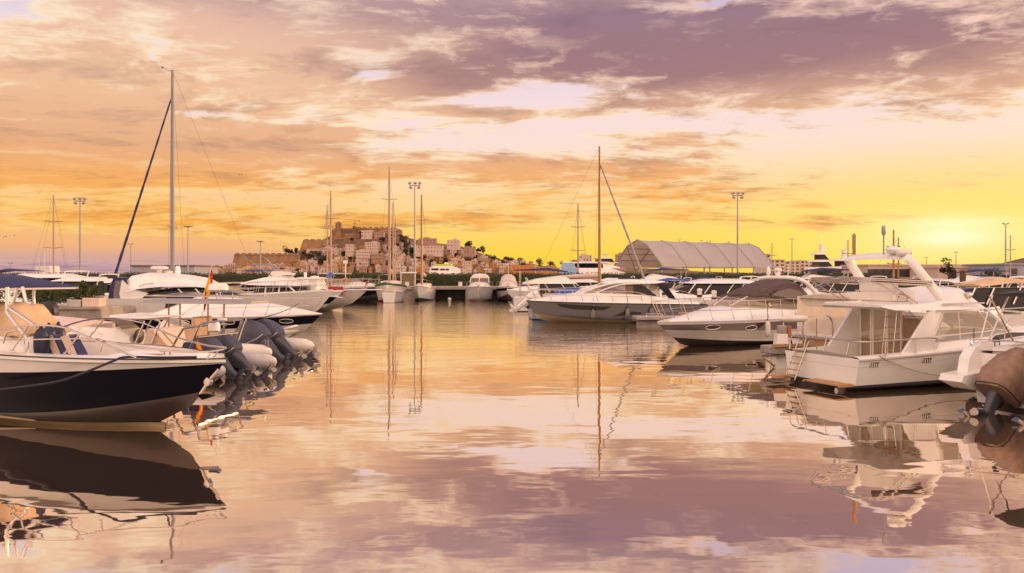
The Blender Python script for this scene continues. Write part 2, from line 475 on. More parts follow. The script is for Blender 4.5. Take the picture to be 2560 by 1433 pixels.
def rail(parent, mat, path, feet, r=0.014, name='rail', mid=None, sm=6):
    """a bent tube with its stanchions (each a sub-part): feet = [(top point, foot point)]"""
    mb = MB(); mb.tube(smooth_path(path, sm) if sm else path, r, 8); o = mb.build(name, mat, parent)
    for a, b in feet:
        q = MB(); q.tube([a, b], r * 0.85, 6); q.lathe([(0.03, 0), (0.03, 0.012), (0.005, 0.02)], b, seg=8); q.build('stanchion', mat, o)
    if mid:
        q = MB(); q.tube(smooth_path(mid, sm), r * 0.7, 6); q.build('lower_rail', mat, o)
    return o
def bow_rail(H, mat, parent, t0=0.45, t1=0.985, h=0.55, n=7, lean=0.10, inset=0.09, over=0.12, mid=True, zoff=0.03):
    """pulpit and guard rail following the sheer round the bow"""
    top, feet, low = [], [], []
    for sg in (1, -1):
        seq = []
        for i in range(n + 1):
            t = lerp(t0, t1, i / n); b = max(0.06, H.b(t) - inset); z = H.zg(t) + zoff; x = H.L * t
            hh = h * (0.25 + 0.75 * min(1, i / 1.2)) if i < 2 else h
            foot = Vector((x - 0.1, sg * b, z)); tp = Vector((x + over * (i / n), sg * (b + 0.02), z + hh))
            seq.append(tp)
            if i > 0: feet.append((tp, foot))
            low.append((sg, i, tp.lerp(foot, 0.5)))
        top.append(seq)
    e = Vector((H.L * t1 + over + 0.10, 0, H.zg(t1) + zoff + h))
    start = [Vector((s_[0].x - 0.12, s_[0].y, H.zg(t0) + zoff)) for s_ in top]
    path = [start[0]] + top[0] + [e] + list(reversed(top[1])) + [start[1]]
    midp = None
    if mid:
        a = [p for sg, i, p in low if sg == 1 and i > 0]; b = [p for sg, i, p in low if sg == -1 and i > 0]
        midp = a + [Vector((a[-1].x + .06, 0, a[-1].z))] + list(reversed(b))
    return rail(parent, mat, path, feet, mid=midp, name='bow_rail')

def rub(H, mat, parent, z=None, r=0.03, name='rub_rail', t0=0.0):
    mb = MB(); zz = z or H.zg
    pts = [H.pt(lerp(t0, 1, i / 30), zz(lerp(t0, 1, i / 30))) for i in range(31)]
    path = [p for p in pts] + [Vector((p.x, -p.y, p.z)) for p in reversed(pts[:-1])]
    mb.tube(path, r, 6); return mb.build(name, mat, parent)

def cleat(parent, mat, p, along=0.0):
    mb = MB(); c, s_ = math.cos(along), math.sin(along)
    mb.tube([Vector(p) + Vector((c * k, s_ * k, .06)) for k in (-.13, -.06, .06, .13)], .013, 6)
    for k in (-.05, .05): mb.tube([Vector(p) + Vector((c * k, s_ * k, 0)), Vector(p) + Vector((c * k, s_ * k, .06))], .014, 6)
    return mb.build('cleat', mat, parent)

def outboard(parent, M, loc, tilt, scale=1.0, cover=False):
    """tilted outboard motor: leg is the part, its cowling, lower unit, propeller and bracket are sub-parts"""
    def ring(z, xc, d, w, e=4.0, n=20):
        out = []
        for k in range(n):
            a = 2 * math.pi * k / n; c, s_ = math.cos(a), math.sin(a)
            q = (abs(c) ** e + abs(s_) ** e) ** (-1 / e)
            out.append(Vector((xc + d / 2 * c * q, w / 2 * s_ * q, z)))
        return out
    leg = MB(); leg.loft([ring(z, x, d, w, e) for z, x, d, w, e in ((.12, -.05, .56, .40, 3), (.0, -.09, .48, .33, 3), (-.16, -.13, .36, .24, 3), (-.38, -.13, .27, .16, 2.6), (-.62, -.11, .26, .125, 2.4), (-.80, -.12, .34, .10, 2.2))])
    o = leg.build('outboard', M['leg'], parent); o.location = loc; o.rotation_euler = (0, tilt, 0); o.scale = (scale,) * 3
    cw = MB(); cw.loft([ring(z, x, d, w, e) for z, x, d, w, e in (((.98, .10, .16, .16, 3), (.95, .08, .30, .24, 4), (.62, .0, .62, .46, 6), (.20, -.06, .88, .62, 6), (.0, -.08, .86, .62, 5), (-.16, -.08, .80, .58, 5), (-.18, -.08, .5, .4, 4)) if cover else ((.83, .0, .44, .30, 4), (.82, -.01, .56, .38, 4.5), (.76, -.02, .68, .46, 5), (.60, -.03, .78, .52, 5.5), (.40, -.05, .82, .54, 5.5), (.22, -.06, .78, .52, 5), (.11, -.06, .70, .47, 4), (.09, -.06, .60, .42, 4)))])
    c = cw.build('canvas_cover' if cover else 'cowling', M['cowl'], o)
    ln = MB()
    for sg in (() if cover else (1, -1)):
        ln.tube([Vector((.30, sg * .262, .40)), Vector((.02, sg * .268, .33)), Vector((-.25, sg * .262, .17)), Vector((-.40, sg * .17, .15))], .012, 6)
    if cover:
        ln.tube([ring(-.12, -.08, .83, .60, 5)[k] for k in range(20)], .012, 5, closed=True); ln.build('draw_cord', M['black'], o)
    else:
        ln.build('trim_line', M['trim'], o)
        gr = MB(); gr.box((.335, 0, .56), (.02, .34, .16), ry=.12); gr.build('air_intake', M['black'], o)
    lu = MB()
    lu.box((-.17, 0, -.66), (.50, .26, .018), bev=.008)
    lu.lathe([(.015, .17), (.05, .10), (.075, 0), (.08, -.25), (.062, -.42)], (-.12, 0, -.90), 'x')
    lu.loft([ring(-.72, -.10, .32, .09, 2.2), ring(-.86, -.10, .34, .085, 2.2)])
    lu.prism([(.02, -.94), (-.28, -.94), (-.30, -1.16), (-.18, -1.17)], -.014, .014)
    lu.build('lower_unit', M['leg'], o)
    pr = MB(); pr.lathe([(.05, .0), (.052, -.12), (.03, -.18), (.0, -.19)], (-.54, 0, -.90), 'x', 10)
    for k in range(3):
        a = 2 * math.pi * k / 3 + .4
        rings = []
        for rr, w, pitch in ((.04, .06, .9), (.10, .12, .7), (.16, .14, .55), (.195, .07, .45)):
            cx, sx = math.cos(a), math.sin(a)
            rad = Vector((0, cx, sx)); tan = Vector((0, -sx, cx)); ax = Vector((1, 0, 0))
            dr = tan * math.cos(pitch) + ax * math.sin(pitch); nn = rad.cross(dr).normalized() * .006
            ctr = Vector((-.61, 0, -.90)) + rad * rr
            rings.append([ctr - dr * w / 2 + nn, ctr + dr * w / 2 + nn, ctr + dr * w / 2 - nn, ctr - dr * w / 2 - nn])
        pr.loft(rings)
    pr.build('propeller', M['prop'], o)
    bk = MB(); bk.box((.20, .13, -.06), (.16, .04, .34), bev=.01); bk.box((.20, -.13, -.06), (.16, .04, .34), bev=.01); bk.tube([(.20, -.16, .04), (.20, .16, .04)], .03, 8); bk.tube([(.10, 0, -.30), (.17, 0, -.02)], .035, 8)
    bk.build('bracket', M['black'], o)
    return o

def flag(parent, mat, foot, top, w, h, ph=0.0, name='flag', staff=None, hang=0.35, along=(1, 0, 0)):
    """flag on a staff: cloth rippling and drooping from the top of the staff"""
    foot, top = Vector(foot), Vector(top); mb = MB(); ax = (foot - top).normalized(); al = Vector(along)
    rings = []
    for i in range(15):
        u = i / 14; row = []
        for j in range(9):
            v = j / 8
            p = top + ax * (0.03 + h * v) + al * (w * u * (1 - hang * .5)) + Vector((0, 0, -w * u * hang * (1 + .4 * u)))
            p += al.cross(Vector((0, 0, 1))) * (math.sin(u * 7 + ph + v * 1.4) * .05 * w * (0.3 + u))
            row.append(p)
        rings.append(row)
    mb.loft(rings, closed=False, caps=(False, False), mis=lambda i, j: (0 if j < 2 or j > 5 else 1) if isinstance(mat, list) else 0)
    f = mb.build(name, mat, parent)
    if staff:
        q = MB(); q.tube([foot, top], .014, 6); q.build('flag_staff', staff, parent)
    return f

def fender(label, p, M, r=0.13, h=0.6, rope=0.7, group=None, horizontal=None, name='fender'):
    """hanging fender with its lanyard; p is the world point of its middle"""
    t = thing(name, label, 'fender', p, 0 if horizontal is None else horizontal, group)
    prof = [(0.02, -h / 2), (r * .55, -h / 2 + .03), (r * .93, -h / 2 + .12), (r, -h / 2 + .2), (r, h / 2 - .2), (r * .93, h / 2 - .12), (r * .55, h / 2 - .03), (.03, h / 2)]
    mb = MB(); mb.lathe(prof, axis='z' if horizontal is None else 'x'); mb.build('body', M['fender'] if not isinstance(M, bpy.types.Material) else M, t)
    if horizontal is None:
        q = MB(); q.tube([(0, 0, h / 2), (0, 0, h / 2 + rope)], .010, 6); q.lathe([(.035, h / 2), (.02, h / 2 + .06)], seg=8); q.build('lanyard', MATS['dark_rope'], t)
    return t
def rope(label, pts, mat, r=0.014, group=None):
    mb = MB(); mb.tube(pts, r, 6); return tag(mb.build('mooring_line', mat), label, 'rope', group)
# ------------------------------------------------------------------ materials
MATS = {}
def material(name, col, rough=0.5, metal=0.0, coat=0.0, spec=0.5, noise=0.0, nscale=3.0, bump=0.0, bscale=20.0, trans=0.0, alpha=1.0):
    if name in MATS: return MATS[name]
    m = bpy.data.materials.new(name); m.use_nodes = True; nt = m.node_tree
    b = nt.nodes['Principled BSDF']
    b.inputs['Roughness'].default_value = rough; b.inputs['Metallic'].default_value = metal
    b.inputs['Coat Weight'].default_value = coat; b.inputs['Coat Roughness'].default_value = 0.14
    b.inputs['Specular IOR Level'].default_value = spec
    b.inputs['Transmission Weight'].default_value = trans
    b.inputs['Alpha'].default_value = alpha
    tc = nt.nodes.new('ShaderNodeTexCoord')
    if noise:
        f = fbm(nt, tc.outputs['Object'], nscale, 7, 0.6)
        c = mixc(nt, f.ss(0.3, 0.7), tuple(x * (1 - noise) for x in col), tuple(min(1, x * (1 + noise)) for x in col))
        nt.links.new(c, b.inputs['Base Color'])
        rr = f * 0.25 + (rough - 0.12)
        nt.links.new(rr.mx(0.02).so, b.inputs['Roughness'])
    else:
        b.inputs['Base Color'].default_value = (*col, 1)
    if bump:
        bn = nt.nodes.new('ShaderNodeBump'); bn.inputs['Strength'].default_value = bump; bn.inputs['Distance'].default_value = 0.02
        nt.links.new(fbm(nt, tc.outputs['Object'], bscale, 5, 0.6).so, bn.inputs['Height'])
        nt.links.new(bn.outputs[0], b.inputs['Normal'])
    MATS[name] = m
    return m

# ------------------------------------------------------------------ water
def build_water():
    m = bpy.data.materials.new('harbour_water'); m.use_nodes = True; nt = m.node_tree; nt.nodes.clear()
    tc = nt.nodes.new('ShaderNodeTexCoord')
    sep = nt.nodes.new('ShaderNodeSeparateXYZ'); nt.links.new(tc.outputs['Object'], sep.inputs[0])
    x, y = V(nt, sep.outputs[0]), V(nt, sep.outputs[1])
    # long lazy undulation everywhere, wind ripple beyond the sheltered basin
    swell = fbm(nt, combine(nt, x * 0.55, y * 1.0, 0.0), 0.9, 2, 0.45)
    wav = fbm(nt, combine(nt, x * 0.5, y * 1.0, 4.0), 2.6, 2, 0.5)
    rip = fbm(nt, combine(nt, x * 0.36, y * 1.0, 9.0), 5.5, 3, 0.55)
    patch = fbm(nt, combine(nt, x * 0.05, y * 0.12, 2.0), 1.0, 3, 0.5)
    far = (y + (patch - 0.5) * 26.0).ss(20.0, 44.0)
    h = swell * (0.0075 + far * 0.015) + wav * (0.0012 + far * 0.0078) + rip * (patch.ss(0.5, 0.75) * 0.0005 + far * 0.0125)
    bn = nt.nodes.new('ShaderNodeBump'); bn.inputs['Strength'].default_value = 1.0; bn.inputs['Distance'].default_value = 1.0
    nt.links.new(h.so, bn.inputs['Height'])
    gl = nt.nodes.new('ShaderNodeBsdfGlossy'); gl.inputs['Roughness'].default_value = 0.015
    gl.inputs['Color'].default_value = (1.0, 0.90, 0.785, 1)
    nt.links.new(bn.outputs[0], gl.inputs['Normal'])
    df = nt.nodes.new('ShaderNodeBsdfDiffuse'); df.inputs['Color'].default_value = (0.15, 0.105, 0.08, 1)
    fr = nt.nodes.new('ShaderNodeFresnel'); fr.inputs['IOR'].default_value = 3.2
    nt.links.new(bn.outputs[0], fr.inputs['Normal'])
    k = (V(nt, fr.outputs[0]) * 0.32 + 0.75).mn(1.0)
    mx = nt.nodes.new('ShaderNodeMixShader'); nt.links.new(k.so, mx.inputs[0])
    nt.links.new(df.outputs[0], mx.inputs[1]); nt.links.new(gl.outputs[0], mx.inputs[2])
    out = nt.nodes.new('ShaderNodeOutputMaterial'); nt.links.new(mx.outputs[0], out.inputs[0])
    bm = bmesh.new()
    vs = [bm.verts.new(p) for p in ((-600, -60, 0), (600, -60, 0), (600, 420, 0), (-600, 420, 0))]
    bm.faces.new(vs)
    me = bpy.data.meshes.new('water'); bm.to_mesh(me); bm.free(); me.materials.append(m)
    o = bpy.data.objects.new('water', me); COL.objects.link(o); o['kind'] = 'structure'
build_water()
# ------------------------------------------------------------------ palette
M = {}
def pal(k, *a, **kw): M[k] = material(k, *a, **kw)
pal('shade_grey', (.30, .28, .28), .5)
pal('gel_white', (.80, .775, .74), .22, coat=.5, noise=.05, nscale=1.2)
pal('warm_white', (.74, .69, .62), .35, coat=.3, noise=.06, nscale=1.5)
pal('grey_white', (.58, .57, .57), .35, coat=.2, noise=.06)
pal('navy', (.004, .004, .013), .2, coat=.0, spec=.04)
pal('hull_grey', (.095, .10, .125), .2, coat=.35, noise=.05, nscale=.8)
pal('pale_blue', (.24, .40, .62), .2, coat=.6, noise=.05)
pal('brown_band', (.075, .036, .034), .18, coat=.6)
pal('cream', (.47, .36, .21), .4, noise=.12, nscale=2.0)
pal('antifoul', (.030, .022, .022), .7, noise=.3)
pal('red_paint', (.38, .02, .02), .5, noise=.1)
pal('green_paint', (.02, .13, .05), .4)
pal('varnish', (.36, .15, .04), .3, coat=.5, noise=.25, nscale=6)
pal('teak', (.42, .25, .12), .6, noise=.25, nscale=9)
pal('steel', (.46, .41, .37), .20, metal=1.0)
pal('alu', (.60, .57, .55), .35, metal=1.0)
pal('mast_alu', (.24, .23, .25), .5, metal=.0, noise=.08)
pal('mast_gold', (.32, .16, .05), .45, noise=.15, nscale=2)
pal('mast_pink', (.40, .26, .20), .5, noise=.12, nscale=2)
pal('glass_dark', (.014, .011, .012), .06, spec=.28)
pal('glass_sunset_tint', (.34, .25, .13), .04, spec=.5, alpha=.42)  # tinted glass; the sunset shining through it is put into the yellow
pal('canvas_navy', (.022, .022, .085), .75, noise=.2, nscale=8, bump=.25, bscale=18)
pal('canvas_blue', (.03, .09, .36), .75, noise=.15, nscale=6, bump=.2)
pal('canvas_purple', (.10, .075, .23), .8, noise=.2, nscale=5, bump=.3)
pal('canvas_tan', (.62, .43, .25), .85, noise=.15, nscale=3, bump=.35, bscale=7)
pal('canvas_white', (.72, .66, .58), .85, noise=.10, nscale=3, bump=.35, bscale=6)
pal('canvas_brown', (.085, .055, .05), .85, noise=.2, nscale=4, bump=.3, bscale=8)
pal('cover_brown', (.25, .16, .115), .85, noise=.2, nscale=4, bump=.35, bscale=8)
pal('scaffold_ochre', (.34, .19, .04), .6)
pal('canvas_black', (.030, .024, .024), .85, noise=.2, nscale=4, bump=.3, bscale=8)
pal('canvas_pink', (.66, .50, .46), .85, noise=.08, nscale=3, bump=.3, bscale=5)
pal('rubber_grey', (.52, .50, .49), .55, noise=.08)
pal('rubber_dark', (.03, .03, .035), .6)
pal('cushion', (.66, .52, .42), .7, noise=.06, nscale=4, bump=.15)
pal('cushion_tan', (.60, .40, .26), .7, noise=.08, nscale=4, bump=.15)
pal('cowl', (.062, .064, .095), .46, coat=.0, spec=.3, noise=.08, nscale=4)
pal('leg', (.045, .047, .068), .4, coat=.2, noise=.12, nscale=5)
pal('trim', (.55, .52, .52), .3, metal=.6)
pal('prop', (.26, .23, .21), .32, metal=1.0)
pal('black', (.012, .012, .014), .5)
pal('white_plastic', (.80, .77, .73), .3, coat=.2)
pal('fender_navy', (.012, .014, .045), .5)
pal('fender_white', (.70, .66, .60), .5, noise=.08)
pal('fender_olive', (.16, .16, .13), .6, noise=.15)
pal('dark_rope', (.035, .032, .045), .9)
pal('pale_rope', (.50, .42, .32), .9)
pal('flag_red', (.55, .02, .015), .8)
pal('flag_yellow', (.80, .42, .02), .8)
pal('orange', (.75, .16, .03), .5)
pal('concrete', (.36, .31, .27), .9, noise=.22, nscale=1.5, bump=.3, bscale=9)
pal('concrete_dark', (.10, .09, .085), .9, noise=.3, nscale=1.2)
pal('planter', (.44, .42, .41), .85, noise=.12, nscale=2)
pal('planter_warm', (.66, .52, .42), .85, noise=.1, nscale=2)
pal('soil', (.06, .04, .025), 1.0, noise=.3)
pal('stone', (.27, .155, .085), .95, noise=.25, nscale=.12, bump=.3, bscale=.8)
pal('stone_dark', (.19, .105, .06), .95, noise=.25, nscale=.12)
pal('earth', (.13, .07, .032), 1.0, noise=.4, nscale=.03)
pal('ground', (.30, .25, .20), .95, noise=.25, nscale=.2)
pal('wall_white', (.54, .42, .35), .9, noise=.06, nscale=.3)
pal('wall_pink', (.36, .225, .17), .9, noise=.08, nscale=.3)
pal('wall_ochre', (.40, .22, .08), .9, noise=.08, nscale=.3)
pal('wall_orange', (.50, .19, .05), .9, noise=.1, nscale=.3)
pal('wall_grey', (.30, .31, .36), .8, noise=.06, nscale=.3)
pal('wall_city', (.58, .44, .34), .9, noise=.06, nscale=.2)
pal('roof_tile', (.34, .15, .08), .9, noise=.2, nscale=.8)
pal('window_dark', (.045, .035, .035), .3)
pal('trunk', (.10, .065, .04), .95, noise=.3, nscale=6)
pal('tent_canvas', (.50, .47, .47), .6, noise=.05, nscale=.4)
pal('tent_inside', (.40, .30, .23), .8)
pal('tent_frame', (.30, .28, .28), .5)
pal('lamp_grey', (.30, .29, .30), .5)
pal('crane_steel', (.35, .20, .08), .6)
pal('lime', (.45, .55, .06), .6)
pal('turquoise', (.10, .38, .36), .5)
pal('clear_vinyl', (.62, .52, .42), .35, alpha=.28)
def translucent(k, f):
    nt = M[k].node_tree; b = nt.nodes['Principled BSDF']; out = next(n for n in nt.nodes if n.type == 'OUTPUT_MATERIAL')
    tr = nt.nodes.new('ShaderNodeBsdfTranslucent'); tr.inputs[0].default_value = (.70, .52, .38, 1)
    mx = nt.nodes.new('ShaderNodeMixShader'); mx.inputs[0].default_value = f
    nt.links.new(b.outputs[0], mx.inputs[1]); nt.links.new(tr.outputs[0], mx.inputs[2]); nt.links.new(mx.outputs[0], out.inputs[0])
translucent('tent_canvas', .32)
translucent('canvas_white', .30)
def leafy(name, a, b):
    m = bpy.data.materials.new(name); m.use_nodes = True; nt = m.node_tree; bs = nt.nodes['Principled BSDF']
    g = nt.nodes.new('ShaderNodeNewGeometry')
    c = ramp(nt, V(nt, g.outputs['Random Per Island']), [(0.0, a), (0.6, tuple((p + q) / 2 for p, q in zip(a, b))), (1.0, b)])
    nt.links.new(c, bs.inputs['Base Color']); bs.inputs['Roughness'].default_value = .7
    M[name] = m; MATS[name] = m
leafy('leaf_hedge', (.020, .030, .006), (.050, .062, .014))
leafy('leaf_shrub', (.035, .060, .015), (.10, .13, .035))
leafy('leaf_hill', (.018, .020, .007), (.050, .042, .014))

# ------------------------------------------------------------------ foliage
def leaf_cards(mb, pts, size, rnd):
    for p in pts:
        s_ = size * rnd.uniform(.6, 1.35)
        n = Vector((rnd.gauss(0, 1), rnd.gauss(0, 1), rnd.gauss(0, 1))).normalized(); a = n.orthogonal().normalized(); b = n.cross(a)
        q = rnd.uniform(0, 6.28); a, b = a * math.cos(q) + b * math.sin(q), b * math.cos(q) - a * math.sin(q)
        p = Vector(p)
        mb.poly([p - a * s_, p - b * s_ * .45, p + a * s_, p + b * s_ * .45])
def make_tree(name, label, cat, loc, h, r, seed, mat='leaf_hill', n=420, leaf=.5, trunk_h=.35, clumps=7, flat=.8, group=None, tr=None):
    rnd = random.Random(seed); t = thing(name, label, cat, loc, 0, group)
    tm = MB(); tr = tr or h * .035
    top = Vector((rnd.uniform(-.1, .1) * r, rnd.uniform(-.1, .1) * r, h * .72))
    tm.tube(smooth_path([(0, 0, -.05 * h), (rnd.uniform(-.05, .05) * h, 0, h * trunk_h * .6), top], 4), [tr * (1 - .6 * i / 8) for i in range(9)], 7)
    pts = []; cs = []
    for k in range(clumps):
        a = rnd.uniform(0, 6.28); d = r * rnd.uniform(.15, .75) if k else 0
        cs.append((Vector((math.cos(a) * d, math.sin(a) * d, lerp(h * trunk_h + r * .3, h - r * .35, rnd.random()))), r * rnd.uniform(.35, .62)))
        tm.tube([Vector((0, 0, h * trunk_h * .8)), cs[-1][0]], [tr * .45, tr * .15], 5)
    for i in range(n):
        c, cr = cs[i % clumps]
        d = Vector((rnd.gauss(0, 1), rnd.gauss(0, 1), rnd.gauss(0, 1))).normalized() * cr * rnd.uniform(.55, 1.08)
        d.z *= flat; pts.append(c + d)
    tm.build('trunk', M['trunk'], t)
    mb = MB(); leaf_cards(mb, pts, leaf, rnd); mb.build('crown', M[mat], t, smooth=False, merge=False)
    return t

# ------------------------------------------------------------------ land, quays
def structure(o): o['kind'] = 'structure'; return o
def sheet(name, x0, x1, y0, y1, z, mat):
    mb = MB(); mb.poly([(x0, y0, z), (x1, y0, z), (x1, y1, z), (x0, y1, z)]); return structure(mb.build(name, mat, smooth=False))
sheet('ground', -6000, 6000, 90.2, 9000, 1.25, M['ground'])

def quay():
    t = thing('far_quay', 'long concrete quay with dark arches below the hedge', 'quay', (0, 88.8, 0))
    mb = MB(); mb.box((0, .9, 1.18), (150, 3.2, .36), bev=.03); mb.build('deck_beam', M['concrete'], t)
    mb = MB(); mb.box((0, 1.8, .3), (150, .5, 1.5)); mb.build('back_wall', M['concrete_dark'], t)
    for k in range(20):
        p = MB(); p.box((-70 + k * 7.3, .05, .42), (1.7, .9, 1.2)); p.build('pier_block', M['concrete'], t)
    return t
quay()

def hedge():
    rnd = random.Random(4); mb = MB(); N = 170; x0, x1 = -63.0, 45.0
    rings = []
    for i in range(N + 1):
        x = lerp(x0, x1, i / N); g = mnoise.noise(Vector((x * .35, 0, 0))); g2 = mnoise.noise(Vector((x * 1.6, 4, 0)))
        h = 2.72 + g * .12 + g2 * .08; d = .75 + g2 * .12
        rings.append([Vector((x, 94 + yy * d, z)) for yy, z in ((-1, 1.2), (-1.05, 1.7), (-.95, h - .2), (-.6, h), (.6, h), (1, h - .2), (1, 1.2))])
    mb.loft(rings, closed=False, caps=(False, False))
    pts = []
    for _ in range(16000):
        x = rnd.uniform(x0, x1); g = mnoise.noise(Vector((x * .35, 0, 0))); g2 = mnoise.noise(Vector((x * 1.6, 4, 0)))
        h = 2.72 + g * .12 + g2 * .08
        if rnd.random() < .7: pts.append((x, 93.2 - rnd.random() * .25, rnd.uniform(1.25, h)))
        else: pts.append((x, rnd.uniform(93.2, 94.5), h + rnd.uniform(-.05, .16)))
    leaf_cards(mb, pts, .10, rnd)
    tag(mb.build('hedge', M['leaf_hedge'], smooth=False, merge=False), 'long clipped dark green hedge behind the far quay', 'hedge')
hedge()

# ------------------------------------------------------------------ the old town hill
RIDGE = [(380, 690), (480, 682), (540, 672), (585, 660), (640, 652), (700, 642), (740, 630), (770, 618), (830, 588), (900, 582), (985, 581), (1010, 592), (1060, 604), (1100, 609), (1150, 615), (1200, 633), (1260, 652), (1330, 660), (1400, 671), (1480, 671), (1540, 668), (1640, 672), (1760, 679), (1900, 684)]
FOOT_Y, RIDGE_Y = 900.0, 1060.0
def hill_z(px, Y):
    zr = HC + (688 - interp(RIDGE, px)) / F * RIDGE_Y
    f = max(0, min(1, (Y - FOOT_Y) / (RIDGE_Y - FOOT_Y)))
    return 1.5 + (zr - 1.5) * (f ** .9)
def hill():
    mb = MB(); rings = []
    for i in range(121):
        px = lerp(360, 1920, i / 120); ring = []
        for j in range(15):
            Y = lerp(FOOT_Y - 6, RIDGE_Y, j / 12) if j < 13 else RIDGE_Y + (j - 12) * 90
            z = hill_z(px, Y) if j < 13 else lerp(hill_z(px, RIDGE_Y), 0, (j - 12) / 2)
            z += mnoise.noise(Vector((px * .03, Y * .03, 0))) * 1.2 if 0 < j < 12 else 0
            ring.append(Vector(((px - 1280) / F * Y, Y, z)))
        rings.append(ring)
    mb.loft(rings, closed=False, caps=(False, False)); structure(mb.build('hill', M['earth']))
hill()

def box_house(name, label, cat, loc, w, d, h, wall, seed, group=None, tiled=False, floors=None, cols=None, parapet=True, rz=0.0, tower=False, wide=.9):
    """cubic mediterranean house: walls with openings, parapet or tiled roof, a roof hut"""
    rnd = random.Random(seed); mb = MB(); H = h
    mb.mat(0); mb.box((0, 0, H / 2 - 2), (w, d, H + 4))
    if tiled:
        mb.mat(2); mb.loft([[(-w / 2 - .4, -d / 2 - .4, H), (w / 2 + .4, -d / 2 - .4, H), (w / 2 + .4, d / 2 + .4, H), (-w / 2 - .4, d / 2 + .4, H)], [(-w * .3, 0 - .1, H + 1.8), (w * .3, -.1, H + 1.8), (w * .3, .1, H + 1.8), (-w * .3, .1, H + 1.8)]])
    elif parapet:
        mb.mat(0)
        for (cx, cy, sx, sy) in ((0, -d / 2 + .12, w, .25), (0, d / 2 - .12, w, .25), (-w / 2 + .12, 0, .25, d - .5), (w / 2 - .12, 0, .25, d - .5)): mb.box((cx, cy, H + .35), (sx + .04, sy + .04, .7))
        if rnd.random() < .6: mb.box((rnd.uniform(-.25, .25) * w, 0, H + 1.1), (w * .35, d * .5, 2.2))
    floors = floors or max(1, int(h / 3.1)); cols = cols or max(2, int(w / 2.6))
    mb.mat(1)
    for f in range(floors):
        for c in range(cols):
            if rnd.random() < .12: continue
            x = -w / 2 + w * (c + .5) / cols; z = h * (f + .52) / floors; ww, wh = wide * rnd.uniform(.8, 1.2), 1.5 * rnd.uniform(.8, 1.15)
            mb.poly([(x - ww / 2, -d / 2 - .06, z - wh / 2), (x + ww / 2, -d / 2 - .06, z - wh / 2), (x + ww / 2, -d / 2 - .06, z + wh / 2), (x - ww / 2, -d / 2 - .06, z + wh / 2)])
        for sx in (-1, 1):
            z = h * (f + .52) / floors; y = rnd.uniform(-.2, .2) * d
            mb.poly([(sx * (w / 2 + .06), y - .5, z - .7), (sx * (w / 2 + .06), y + .5, z - .7), (sx * (w / 2 + .06), y + .5, z + .7), (sx * (w / 2 + .06), y - .5, z + .7)])
    o = mb.build(name, [wall, M['window_dark'], M['roof_tile']], smooth=False, loc=loc); o.rotation_euler.z = rz
    return tag(o, label, cat, group)

